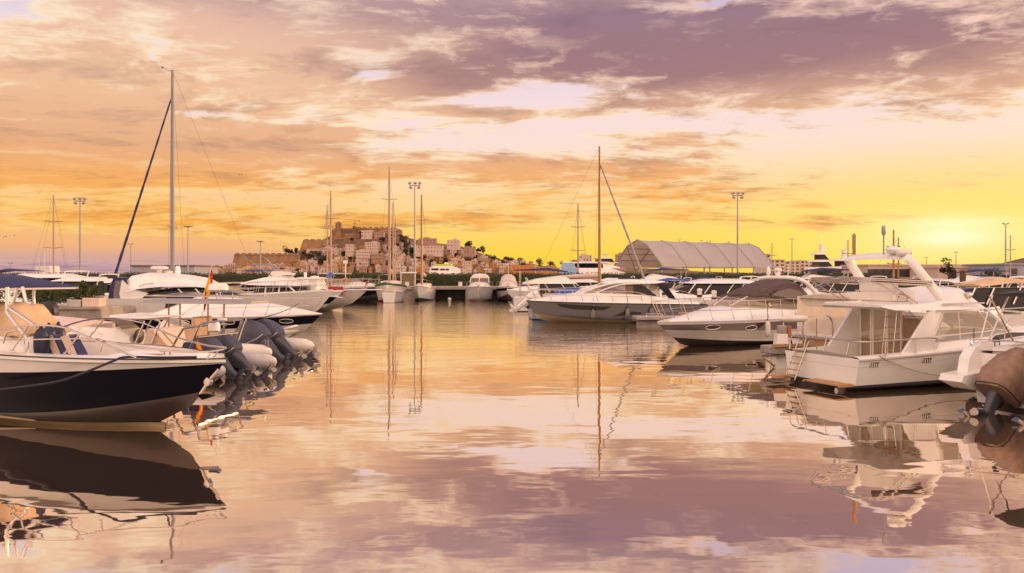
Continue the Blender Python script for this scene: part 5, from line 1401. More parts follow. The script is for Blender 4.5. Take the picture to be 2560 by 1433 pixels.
# ------------------------------------------------------------------ smaller motor boats of the marina
def small_cruiser(name, label, cat, Fr, L, B, fs, fb, top='hardtop', hullm='gel_white', band=None, roofm='gel_white', canvas='canvas_navy', group=None, z=1.0, flip=False, arch_=True, detail=True):
    t = thing(name, label, cat, Fr.o, Fr.deg, group)
    H = Hull(L, B, fs, fb, L * .13, full=2.3, flare=1.4)
    mats = [M['warm_white'], M[hullm]] + ([M[band], M['gel_white']] if band else [])
    H.build(mats, t, [(None, 0), (None, 1)] + ([(lambda q: H.zg(q) - .38, 2), (lambda q: H.zg(q) - .14, 3)] if band else []))
    H.deck(M['gel_white'], t)
    coach(H, [(L * .38, fs + .45, 1, .8, .06), (L * .62, fs + .55, 1, .66, .10), (L * .82, fb + .22, 1, .5, .06), (L * .95, fb + .05, 1, .4, .01)], .14).build('coach_roof', M['gel_white'], t, rnd=.1)
    hw = B * .36
    Shell([(L * .22, fs + .1, hw, fs + 1.0, hw * .9, .0), (L * .50, fs + .3, hw, fs + 1.0, hw * .85, .0), (L * .62, fs + .45, hw * .85, fs + .58, hw * .7, .0)]).build('wind_screen', M['glass_dark'], t)
    for x in (.26, .40, .50):
        for sg in (1, -1):
            mb = MB(); mb.tube([(L * x, sg * (hw * .9 + .02), fs + 1.0), (L * (x + .05), sg * (hw + .02), fs + .4)], .03, 5); mb.build('window_pillar', M['gel_white'], t)
    if top == 'hardtop': Shell([(L * .10, fs + 1.0, hw, fs + 1.05, hw * .9, .04), (L * .16, fs + .98, hw * 1.05, fs + 1.15, hw * .9, .1), (L * .42, fs + .98, hw * 1.0, fs + 1.16, hw * .85, .1), (L * .53, fs + .98, hw * .85, fs + 1.0, hw * .7, .02)]).build('hard_top', M[roofm], t)
    if top == 'fly':
        Shell([(L * .08, fs + .98, hw, fs + 1.06, hw, .02), (L * .2, fs + .98, hw * 1.05, fs + 1.35, hw * .9, .02), (L * .42, fs + .98, hw * 1.0, fs + 1.6, hw * .75, .02), (L * .54, fs + .98, hw * .8, fs + 1.0, hw * .6, .0)]).build('flybridge', M[roofm], t)
    if top in ('canvas', 'fly'):
        q = .75 if top == 'fly' else 0.0
        Shell([(L * .02, fs + 1.15 + q, hw, fs + 1.2 + q, hw * .9, .05), (L * .3, fs + 1.2 + q, hw, fs + 1.3 + q, hw * .85, .1), (L * .46, fs + 1.05 + q, hw * .9, fs + 1.1 + q, hw * .8, .05)]).build('bimini', M[canvas], t)
        for sg in (1, -1):
            mb = MB(); mb.tube([(L * .06, sg * hw, fs + .05), (L * .06, sg * hw, fs + 1.18 + q)], .025, 5); mb.build('bimini_pole', M['steel'], t)
    if arch_: arch(t, 'radar_arch', L * .16, hw * 1.1, fs, fs + 1.38, -L * .05, M[roofm], .035)
    if detail: bow_rail(H, M['steel'], t, .5, .97, .5, 5, mid=False, over=.15)
    return t, H
def fr_at(px, py, heading, L):
    """frame with the stem at a water point of the photo"""
    return Frame(on_water(px, py), heading, L * .87)
def fr_bow(px, Y, heading, L):
    p = at(px, 688, Y); return Frame((p.x, p.y), heading, L)

# bow-on pair at the far quay
def bow_on_cabin(label, px, py, L, B, soft, heading=-90):
    Fr = fr_at(px, py, heading, L); t = thing('cabin_cruiser', label, 'motor cruiser', Fr.o, Fr.deg)
    H = Hull(L, B, 1.25, 1.5, 1.0, full=2.6, flare=1.35, chine=.88)
    H.build([M['antifoul'] if soft else M['warm_white'], M['grey_white']] + ([] if not soft else [M['navy'], M['gel_white']]), t, [(None, 0), (None, 1)] + ([] if not soft else [(lambda q: H.zg(q) - .42, 2), (lambda q: H.zg(q) - .16, 3)]))
    H.deck(M['warm_white'], t); rub(H, M['rubber_grey'], t, lambda q: H.zg(q) - .02, .04)
    coach(H, [(2.0, 1.75, 1, .85, .1), (5.0, 1.8, 1, .8, .12), (7.2, 1.65, 1, .6, .08)], .2).build('coach_roof', M['warm_white'], t, rnd=.15)
    hw = B * .36
    if soft:
        Shell([(.6, 1.5, hw, 2.2, hw * .8, .1), (2.4, 1.6, hw * 1.05, 2.55, hw * .8, .16), (4.2, 1.7, hw, 2.5, hw * .7, .16), (5.6, 1.7, hw * .95, 1.85, hw * .8, .05)]).build('canvas_top', M['canvas_white'], t, rnd=.25)
        mb = MB(); mb.tube([(2.0, 0, 2.6), (2.0, 0, 3.9)], .02, 5); mb.build('antenna', M['white_plastic'], t)
    else:
        g = Shell([(1.0, 1.5, hw, 2.35, hw * .9, .0), (3.6, 1.6, hw, 2.35, hw * .88, .04), (4.6, 1.7, hw * .95, 1.85, hw * .9, .04)]); g.build('wind_screen', M['glass_sunset_tint'], t)
        for y in (-hw * .9, -.04, hw * .9):
            mb = MB(); mb.tube([(4.6, y * 1.05, 1.85), (3.6, y * .95, 2.36)], .05, 6); mb.build('window_pillar', M['warm_white'], t)
        Shell([(.8, 2.3, hw * .95, 2.62, hw * .8, .08), (3.4, 2.3, hw * .95, 2.66, hw * .8, .10), (3.75, 2.3, hw * .9, 2.5, hw * .75, .08)]).build('cabin_roof', M['warm_white'], t, rnd=.15)
        mb = MB(); mb.tube([(1.4, .5, 2.6), (1.4, .5, 3.2)], .02, 5); mb.lathe([(.2, 3.2), (.2, 3.26), (.02, 3.28)], (1.4, .5, 0)); mb.build('antenna', M['white_plastic'], t)
    bow_rail(H, M['steel'], t, .4, .97, .5, 5, mid=False)
    mb = MB(); mb.box((L - .2, 0, 1.55), (.7, .22, .12), bev=.03); mb.tube([(L + .1, 0, 1.5), (L + .05, 0, 1.2)], .05, 6); mb.build('anchor', M['steel'], t)
    return t, H
bow_on_cabin('beige cabin cruiser moored bow-on at the quay with split windscreen', 1196, 754, 8.2, 2.85, False)
bow_on_cabin('cruiser with domed white canvas top moored bow-on at the quay', 1270, 753, 8.2, 2.55, True)

# quay furniture in the middle
def service_post(px, ytop, Y, w, lab):
    p = at(px, ytop, Y); t = thing('service_post', lab, 'post', (p.x, Y, 1.36)); H = p.z - 1.36
    mb = MB(); mb.box((0, 0, H / 2), (w, w, H), bev=.04); mb.build('pillar', M['gel_white'], t); mb = MB(); mb.box((0, 0, H + .03), (w * 1.2, w * 1.2, .06), bev=.02); mb.build('cap', M['gel_white'], t)
service_post(1151, 706, 88.6, .42, 'white service post alone on the quay left of the beige cruiser')
service_post(1018, 706, 88.6, .40, 'white service post between the two sailing boats')
def quay_kiosk():
    p = at(1022, 688, 91); t = thing('kiosk', 'small shelter with flat white roof behind the sailing boats', 'kiosk', (p.x, 91, 1.25))
    mb = MB(); mb.box((0, 0, 1.62), (1.75 * 1.0, 1.4, .16), bev=.03); mb.build('roof', M['gel_white'], t)
    mb = MB(); mb.box((0, 0, .8), (1.4, 1.2, 1.46)); mb.build('cabin', M['glass_sunset_tint'], t)
    for x in (-.8, .8):
        mb = MB(); mb.box((x, -.6, .77), (.1, .1, 1.54)); mb.build('post', M['gel_white'], t)
quay_kiosk()
def buoy(px, py, lab):
    p = on_water(px, py); t = tag(MB().lathe([(.02, -.1), (.16, -.05), (.2, .05), (.14, .17), (.03, .2)], seg=12).build('buoy', M['white_plastic'], loc=p), lab, 'buoy')
buoy(1124, 748.9, 'small white float on the water before the quay')
def life_ring(px, py, Y):
    p = at(px, py, Y); t = thing('life_ring', 'orange life ring on a stand by the hedge', 'life ring', (p.x, Y, p.z))
    mb = MB(); n = 20
    mb.tube([Vector((math.cos(a) * .42, 0, math.sin(a) * .42)) for a in (2 * math.pi * k / n for k in range(n))], .11, 8, closed=True); mb.build('ring', M['orange'], t)
    mb = MB(); mb.tube([(0, .15, -(p.z - 1.3)), (0, .15, 2.2)], .05, 6); mb.box((0, .15, 2.3), (.5, .1, .4), bev=.02); mb.build('stand', M['alu'], t)
life_ring(863, 706, 90.5)
def sign(px, py, Y, lab):
    p = at(px, py, Y); t = thing('sign_board', lab, 'sign', (p.x, Y, p.z)); mb = MB(); mb.box((0, 0, 0), (.95, .08, 1.1), bev=.02); mb.build('board', M['canvas_pink'], t)
    mb = MB(); mb.tube([(0, .08, -(p.z - 1.3)), (0, .08, .5)], .05, 6); mb.build('post', M['alu'], t)
sign(799, 705, 91, 'pinkish notice board beside the sailing mast on the quay')

# ------------------------------------------------------------------ ships behind the hedge
def harbour_yacht():
    Y = 150; Z = lambda py: HC + (688 - py) / F * Y
    X = lambda px: (px - 1400) / F * Y
    t = thing('large_yacht', 'big white and dark blue yacht ashore behind the hedge', 'yacht', ((1400 - 1280) / F * Y, Y, 0))
    def sh(name, a, b, z0, z1, hw, mat, nose=.0, nose_l=0, crown=.1):
        Shell([(X(a), z0, hw, z1, hw, crown), (X(b - nose_l), z0, hw, z1, hw * .95, crown), (X(b), z0, hw * .3, lerp(z1, z0, nose), hw * .25, .0)]).build(name, mat, t)
    sh('hull', 1400, 1562, Z(690), Z(670), 2.6, M['gel_white'], .6, 40)
    sh('main_deck', 1414, 1556, Z(671), Z(658), 2.5, M['gel_white'], .9, 50)
    sh('window_band', 1434, 1554, Z(670), Z(659), 2.56, M['navy'], .85, 52, 0)
    sh('upper_deck', 1406, 1545, Z(657.5), Z(655.5), 2.5, M['gel_white'], .2, 30)
    sh('wheelhouse', 1490, 1536, Z(656), Z(647), 1.8, M['glass_dark'], .9, 10)
    sh('wheelhouse_roof', 1486, 1534, Z(647), Z(645), 1.9, M['gel_white'], .3, 6)
    mb = MB(); mb.prism([(X(1400), Z(686)), (X(1448), Z(686)), (X(1430), Z(658)), (X(1402), Z(657))], -2.66, -2.58); mb.build('side_wing', M['pale_blue'], t)
    mb = MB(); mb.tube([(X(1512), 0, Z(645)), (X(1512), 0, Z(634))], .08, 5); mb.tube([(X(1505), 0, Z(637)), (X(1521), 0, Z(637))], .06, 5); mb.tube([(X(1515), 0, Z(645)), (X(1519), 0, Z(628))], .05, 5); mb.build('signal_mast', M['alu'], t)
harbour_yacht()
def ferry():
    Y = 520; Z = lambda py: HC + (688 - py) / F * Y; X = lambda px: (px - 1105) / F * Y
    t = thing('car_ferry', 'white ferry with lime green upper stripe in front of the town', 'ferry', ((1105 - 1280) / F * Y, Y, 0))
    mb = MB(); mb.prism([(X(1066), 1), (X(1070), Z(683)), (X(1150), Z(683)), (X(1153), 1)], 0, 14); mb.build('hull', M['gel_white'], t, smooth=False)
    mb = MB(); mb.prism([(X(1072), Z(683)), (X(1076), Z(668)), (X(1084), Z(665)), (X(1128), Z(665)), (X(1146), Z(671)), (X(1150), Z(683))], 1, 13); mb.build('superstructure', M['gel_white'], t, smooth=False)
    mb = MB(); mb.box(((X(1084) + X(1128)) / 2, 7, Z(662.5)), (X(1128) - X(1084), 11, 1.2)); mb.build('top_stripe', M['lime'], t, smooth=False)
    for (a, b, y0, y1) in ((1078, 1096, 676, 671), (1100, 1112, 676, 672), (1114, 1122, 676, 672)):
        mb = MB(); mb.box(((X(a) + X(b)) / 2, .9, Z((y0 + y1) / 2)), (X(b) - X(a), .3, Z(y1) - Z(y0))); mb.build('window', M['glass_dark'], t, smooth=False)
    mb = MB(); mb.prism([(X(1108), Z(662)), (X(1110), Z(656)), (X(1116), Z(656)), (X(1122), Z(662))], 5, 9); mb.build('funnel', M['gel_white'], t, smooth=False)
ferry()
def superyacht(px0, px1, Y, lab, tiers=3):
    s_ = Y / F; t = thing('superyacht', lab, 'yacht', ((px0 - 1280) * s_, Y, 0)); w = (px1 - px0) * s_
    z = .3; hh = 2.7
    mb = MB(); mb.prism([(0, z), (w * .93, z), (w * 1.04, z + hh * 1.2), (w * .6, z + hh), (0, z + hh * .9)], -3, 3); mb.build('hull', M['gel_white'], t, smooth=False)
    for k in range(tiers):
        a, b = w * (.06 + .07 * k), w * (.78 - .13 * k); z0 = z + hh * .92 + k * 1.9
        mb = MB(); mb.prism([(a, z0), (b, z0), (b - 1.2, z0 + 1.35), (a, z0 + 1.35)], -2.6 + .2 * k, 2.6 - .2 * k); dk = mb.build('deckhouse', M['glass_dark'], t, smooth=False)
        mb = MB(); mb.prism([(a - 1.4, z0 + 1.35), (b - .6, z0 + 1.35), (b - 1.6, z0 + 1.9), (a - 1.0, z0 + 1.9)], -2.9 + .2 * k, 2.9 - .2 * k); mb.build('deck_roof', M['gel_white'], dk, smooth=False)
    zt = z + hh + tiers * 1.9
    mb = MB(); mb.prism([(w * .3, zt), (w * .42, zt), (w * .36, zt + 2.0), (w * .31, zt + 2.0)], -.9, .9); mb.tube([(w * .34, 0, zt + 2), (w * .34, 0, zt + 4.6)], .09, 5); mb.lathe([(.05, 0), (.5, .2), (.5, .7), (.05, 1.0)], (w * .40, 0, zt + .2), seg=10); mb.build('signal_mast', M['gel_white'], t, smooth=False)
superyacht(2030, 2098, 210, 'white superyacht with three decks right of the apartment blocks')
superyacht(2088, 2150, 195, 'second white superyacht overlapping the first one by the radar arch', 2)
def survey_ship():
    Y = 190; s_ = Y / F; t = thing('survey_ship', 'small white ship with lattice masts at the far left horizon', 'ship', ((96 - 1280) * s_, Y, 0))
    mb = MB(); mb.prism([(0, 1), (58 * s_, 1), (60 * s_, 3.0), (0, 2.8)], -2.5, 2.5); mb.build('hull', M['gel_white'], t, smooth=False)
    mb = MB(); mb.prism([(3 * s_, 2.8), (44 * s_, 2.8), (40 * s_, 4.8), (6 * s_, 4.8)], -2, 2); mb.build('deckhouse', M['grey_white'], t, smooth=False)
    mb = MB(); mb.tube([(15 * s_, 0, 4.8), (15 * s_, 0, 8.2)], .1, 5); mb.tube([(12 * s_, 0, 6.8), (18 * s_, 0, 6.8)], .07, 5); mb.tube([(2 * s_, 0, 4.8), (2 * s_, 0, 6.8)], .06, 5); mb.build('signal_mast', M['alu'], t, smooth=False)
survey_ship()

# ------------------------------------------------------------------ left pier with planters and the boats behind it
def left_pier():
    t = thing('concrete_pier', 'low concrete pier at left carrying planters', 'pier', (-29.4, 37.5, 0))
    mb = MB(); mb.box((0, 0, .72), (22, 3.4, .86), bev=.03); mb.build('deck', M['concrete'], t)
    mb = MB(); mb.box((0, -1.75, 1.12), (22, .10, .10)); mb.build('edge_beam', M['concrete'], t)
    for k in range(5):
        mb = MB(); mb.box((-9 + k * 4.5, 0, .1), (.7, 2.6, .5)); mb.build('pile_cap', M['concrete_dark'], t)
left_pier()
def planter(px, py, Y, w, h, mat, lab, kind, seed):
    p = at(px, py, Y); t = thing('planter', lab, 'planter', (p.x, Y, 1.15)); H = h
    mb = MB(); mb.box((0, 0, H / 2), (w, .7, H), bev=.03); mb.build('trough', M[mat], t); mb = MB(); mb.box((0, 0, H - .01), (w - .14, .56, .06)); mb.build('soil', M['soil'], t)
    q = Vector((p.x, Y, 1.15 + H)); s = seed
    if kind == 'bush': make_tree('shrub', lab.split(' with ')[1] if ' with ' in lab else 'green shrub in the planter', 'shrub', q, .62, w * .46, s, 'leaf_shrub', 900, .045, .05, 6, 1, tr=.02)
    if kind == 'tree':
        make_tree('topiary', 'round clipped bay tree in the grey planter', 'shrub', q, .95, .42, s, 'leaf_shrub', 1500, .045, .30, 6, .9, tr=.05)
        make_tree('shrub', 'low leafy shrub beside the bay tree in the grey planter', 'shrub', q + Vector((-.55, 0, 0)), .5, .40, s + 1, 'leaf_shrub', 500, .045, .05, 4, 1, tr=.015)
planter(208, 752, 37.0, 1.15, .36, 'planter', 'grey planter carrying a round clipped bay tree', 'tree', 1)
planter(236, 770, 36.4, .75, .42, 'planter_warm', 'pale planter with low green shrub at the pier edge', 'bush', 5)
planter(196, 776, 36.4, .55, .34, 'planter', 'small grey planter with little leafy shrub left of the pale one', 'bush', 6)
make_tree('shrub', 'wide dark shrub on the pier behind the canopy posts', 'shrub', (-21.6, 37.0, 1.1), 1.15, .95, 3, 'leaf_shrub', 2200, .06, .05, 8, .8, tr=.03)
make_tree('shrub', 'dark shrub at the left edge under the blue canopy', 'shrub', (-24.2, 37.2, 1.1), 1.3, .9, 9, 'leaf_shrub', 1800, .06, .05, 7, .9, tr=.03)
def bollard(px, py, Y):
    p = at(px, py, Y); t = thing('bollard', 'slim white post standing at the pier edge', 'bollard', (p.x, Y, 1.15)); H = p.z - 1.15
    mb = MB(); mb.tube([(0, 0, 0), (0, 0, H)], .09, 10); mb.build('shaft', M['warm_white'], t); mb = MB(); mb.lathe([(.09, 0), (.11, .03), (.02, .07)], (0, 0, H)); mb.build('cap', M['warm_white'], t)
bollard(214, 748, 36.2)
for i, (px, Y, hd, L, top, kw, lab) in enumerate((
    (178, 50, 178, 10.5, 'hardtop', dict(fs_=1.45), 'white hardtop cruiser with raked arch behind the blue canopy'),
    (262, 48, 176, 8.0, 'hardtop', dict(fs_=1.25), 'white hardtop boat directly behind the clipped tree'),
    (300, 64, 170, 7.5, 'hardtop', {}, 'small white cruiser seen between clipped tree and yacht canvas'),
    (180, 46, 185, 6.5, 'none', dict(arch_=False), 'low white motorboat behind the planters'),
    (60, 66, 175, 8.5, 'fly', {}, 'white flybridge boat at the far left beyond the pier'),
    (430, 66, 182, 7.0, 'hardtop', {}, 'small white cruiser hidden behind the hardtop yacht'))):
    p = at(px, 688, Y); f = Vector((math.cos(R(hd)), math.sin(R(hd)), 0)); Fr = Frame((p.x, p.y), hd, 0); Fr.o = Vector((p.x, p.y, 0)) - Fr.f * L * .15
    kw = dict(kw); f0 = kw.pop('fs_', 1.0)
    small_cruiser('motorboat', lab, 'motorboat', Fr, L, L * .32, f0, f0 + .25, top, **kw)
def parked_outboard_cover():
    Fr = Frame((-19.6, 33.5), 178, 0)
    t = thing('speedboat', 'small speedboat with purple canvas cover and black outboard by the shrub', 'motorboat', Fr.o, Fr.deg)
    H = Hull(5.5, 2.0, .8, .95, .7); H.build([M['gel_white']] * 2, t, [(None, 0), (None, 1)])
    mb = MB(); rings = []
    for i in range(17):
        q = i / 16; b = H.b(q) + .03; z = H.zg(q); top = z + .5 * math.sin(math.pi * min(1, q + .12)) ** .7
        rings.append([Vector((5.5 * q, y * b, zz)) for y, zz in ((-1, z - .1), (-.8, lerp(z, top, .6)), (0, top), (.8, lerp(z, top, .6)), (1, z - .1))])
    mb.loft(rings, closed=False); mb.build('boat_cover', M['canvas_purple'], t, ang=60)
    outboard(t, dict(OM, cowl=M['black'], leg=M['black']), (-.2, 0, .75), R(8), .9)
parked_outboard_cover()
# birds
for i, (px, py) in enumerate(((15, 592), (36, 590), (8, 594), (96, 484), (110, 466), (122, 486), (598, 437), (604, 437), (704, 449), (716, 487), (610, 477), (620, 482))):
    p = at(px, py, 300 + 20 * (i % 3)); t = thing('flying_bird', 'dark bird flying low over the hedge at far left' if i < 3 else 'dark bird flying near the slim left mast' if i < 6 else 'dark bird flying left of the citadel hill', 'bird', p, 30 * i, 'birds flying over the harbour')
    mb = MB(); mb.tube([(-.25, 0, 0), (0, 0, 0), (.25, 0, .02)], [.02, .09, .02], 6); mb.loft([[(-.1, -.75, .22), (.02, -.75, .22)], [(-.14, -.3, .16), (.1, -.3, .16)], [(-.15, 0, 0), (.12, 0, 0)], [(-.14, .3, .16), (.1, .3, .16)], [(-.1, .75, .22), (.02, .75, .22)]], closed=False, caps=(False, False)); mb.build('body', M['black'], t)
# ------------------------------------------------------------------ grey hulled hardtop cruiser
def grey_cruiser():
    L, rk = 9.8, .75
    Fr = Frame(on_water(1350, 805.5), 184, L - rk); Y_ = 1.5
    X = lambda px, y=Y_: Fr.pl(px, 700, y)[0]
    Z = lambda px, py, y=Y_: Fr.pl(px, py, y)[1]
    t = thing('motor_cruiser', 'grey hulled cruiser with white hardtop and dark wedge hull window', 'motor cruiser', Fr.o, Fr.deg)
    H = Hull(L, 3.3, 1.02, 1.20, rk, chine=.80, zc0=.10, zcb=.40, full=2.7, flare=1.3, sheerp=1.2)
    hull = H.build([M['cream'], M['hull_grey'], M['black']], t, [(None, 0), (None, 1), (lambda q: H.zg(q) - .06, 2)])
    st = lambda *p: sorted([(X(a), Z(a, lo), Z(a, hi)) for a, lo, hi in p])
    patch('hull_window', st((1394, 761, 760), (1404, 768.5, 760.5), (1440, 774.5, 763), (1508, 776.5, 766.5), (1527, 768, 767)), H.side, M['glass_dark'], hull, (1, -1), .008)
    patch('hull_window', st((1534, 792, 791), (1562, 790.5, 779), (1600, 786, 780.5), (1606, 785.5, 784)), H.side, M['glass_dark'], hull, (1, -1), .008)
    C = Shell(sorted([(X(a, 1.2), H.zg(H.tx(X(a, 1.2))) - .02, max(.05, (H.b(H.tx(X(a, 1.2))) - .02)), Z(a, p, 1.2), max(.04, H.b(H.tx(X(a, 1.2))) * k), c) for a, p, k, c in ((1745, 752, .9, .0), (1690, 750, .9, .0), (1660, 744, .88, .02), (1606, 737, .84, .04), (1500, 734, .78, .08), (1455, 736, .70, .10), (1410, 741, .62, .08), (1360, 747, .55, .05), (1330, 751, .5, .02))]))
    C.build('deck_moulding', M['gel_white'], t, rnd=.12)
    g = 1.1
    G = Shell(sorted([(X(1650, g), 1.2, 1.12, Z(1650, 713, g), 1.0, .0), (X(1606, g), 1.3, 1.14, Z(1606, 709, g), .98, .03), (X(1535, g), 1.3, 1.12, Z(1535, 705, g), .90, .06), (X(1452, g), 1.35, .82, Z(1452, 735, g), .70, .04)]))
    G.build('wind_screen', M['glass_sunset_tint'], t, rnd=.05)
    for sg in (1, -1):
        mb = MB(); strip(mb, sorted([(X(1584, g), Z(1584, 735, g), Z(1584, 711, g)), (X(1606, g), Z(1606, 740, g), Z(1606, 711.5, g)), (X(1640, g), Z(1640, 744, g), Z(1640, 738, g))]), lambda x, z: G.side(x, z), sg, .012); mb.build('dark_pillar', M['glass_dark'], t)
        mb = MB(); mb.tube(smooth_path([(X(1452, g), sg * .76, Z(1452, 735, g)), (X(1495, g), sg * .92, Z(1495, 718, g)), (X(1545, g), sg * 1.0, Z(1545, 707.5, g)), (X(1600, g), sg * 1.03, Z(1600, 707, g))], 5), .055, 8); mb.build('roof_pillar', M['gel_white'], t)
        mb = MB(); mb.tube(smooth_path([(X(1484, g), sg * 1.03, Z(1484, 736, g)), (X(1520, g), sg * 1.04, Z(1520, 721, g)), (X(1556, g), sg * 1.06, Z(1556, 711.5, g)), (X(1600, g), sg * 1.06, Z(1600, 709.5, g))], 5), .035, 8); mb.build('window_frame', M['gel_white'], t)
    mb = MB(); mb.tube([(X(1500, g), 0, Z(1500, 717, g) + .03), (X(1455, g), 0, Z(1455, 734, g) + .03)], .03, 6); mb.build('centre_mullion', M['gel_white'], t)
    Rf = Shell(sorted([(X(1665, 1), Z(1665, 706, 1), .9, Z(1665, 704, 1), .85, .02), (X(1640, 1), Z(1640, 709, 1), 1.12, Z(1640, 702, 1), .95, .06), (X(1590, 1), Z(1590, 710, 1), 1.12, Z(1590, 699.5, 1), .86, .10), (X(1550, 1), Z(1550, 709, 1), 1.05, Z(1550, 699.5, 1), .80, .10), (X(1522, 1), Z(1522, 708, 1), .95, Z(1522, 704, 1), .76, .06), (X(1512, 1), Z(1512, 709.5, 1), .88, Z(1512, 709, 1), .7, .02)]))
    Rf.build('hard_top', M['gel_white'], t, rnd=.12)
    mb = MB(); mb.box((X(1570, 0), 0, Z(1570, 695.5, 0)), (1.3, 1.2, .03), bev=.01); mb.build('sun_roof', M['glass_dark'], t)
    mb = MB(); mb.prism([(X(1660, 1.1), Z(1660, 706, 1.1)), (X(1640, 1.1), Z(1640, 709, 1.1)), (X(1672, 1.1), Z(1672, 746, 1.1)), (X(1690, 1.1), Z(1690, 748, 1.1))], 1.08, 1.14); mb.build('rear_pillar', M['glass_dark'], t)
    bow_rail(H, M['steel'], t, .30, .96, .52, 8, mid=True, over=.10, inset=.12, zoff=.10)
    rub(H, M['rubber_dark'], t, lambda q: H.zg(q) - .03, .03)
    W = Fr.world
    for i, (px, py, lab) in enumerate(((1483, 786, 'olive fender hanging under the wedge window of the grey hull'), (1569, 783, 'olive fender hanging over the aft hull window of the grey cruiser'), (1629, 783, 'olive fender nearest the stern of the grey cruiser'))):
        p = Fr.p3(px, py, H.side(X(px), .6) + .16); fender(lab, W(p), M['fender_olive'], .13, .56, .62, 'fenders along the grey cruiser')
    cleat(t, M['steel'], (L - 1.0, .3, 1.28), .2)
grey_cruiser()

def blue_boat():
    p = at(1326, 688, 47.3); Fr = Frame((p.x, p.y), 6, 0)
    t = thing('fishing_boat', 'pale blue open boat with tilted white outboard beside the grey cruiser', 'motorboat', Fr.o, Fr.deg)
    H = Hull(7.2, 2.4, 1.22, 1.45, .8, full=2.4); H.build([M['antifoul'], M['pale_blue']], t, [(None, 0), (lambda q: 0, 1)]); H.open_deck(M['pale_blue'], t, M['gel_white'], .22, .5, .02, .85)
    outboard(t, OW, (-.15, -.1, .95), R(56), 1.0)
    rail(t, M['steel'], [(.2, -1.0, 1.3), (.1, -1.0, 1.75), (1.2, -1.05, 1.82), (3.2, -1.05, 1.85), (3.4, -1.05, 1.3)], [((1.2, -1.05, 1.82), (1.5, -1.05, 1.3)), ((2.2, -1.05, 1.83), (2.5, -1.05, 1.3))], .02)
    mb = MB(); mb.box((1.4, 0, 1.25), (1.2, 1.4, .5), bev=.1); mb.build('seat_cushion', M['cushion'], t)
    Shell([(3.0, .5, .5, 1.9, .45, .04), (4.0, .5, .5, 1.95, .42, .04), (4.4, .5, .45, 1.4, .4, .02)]).build('console', M['gel_white'], t)
blue_boat()

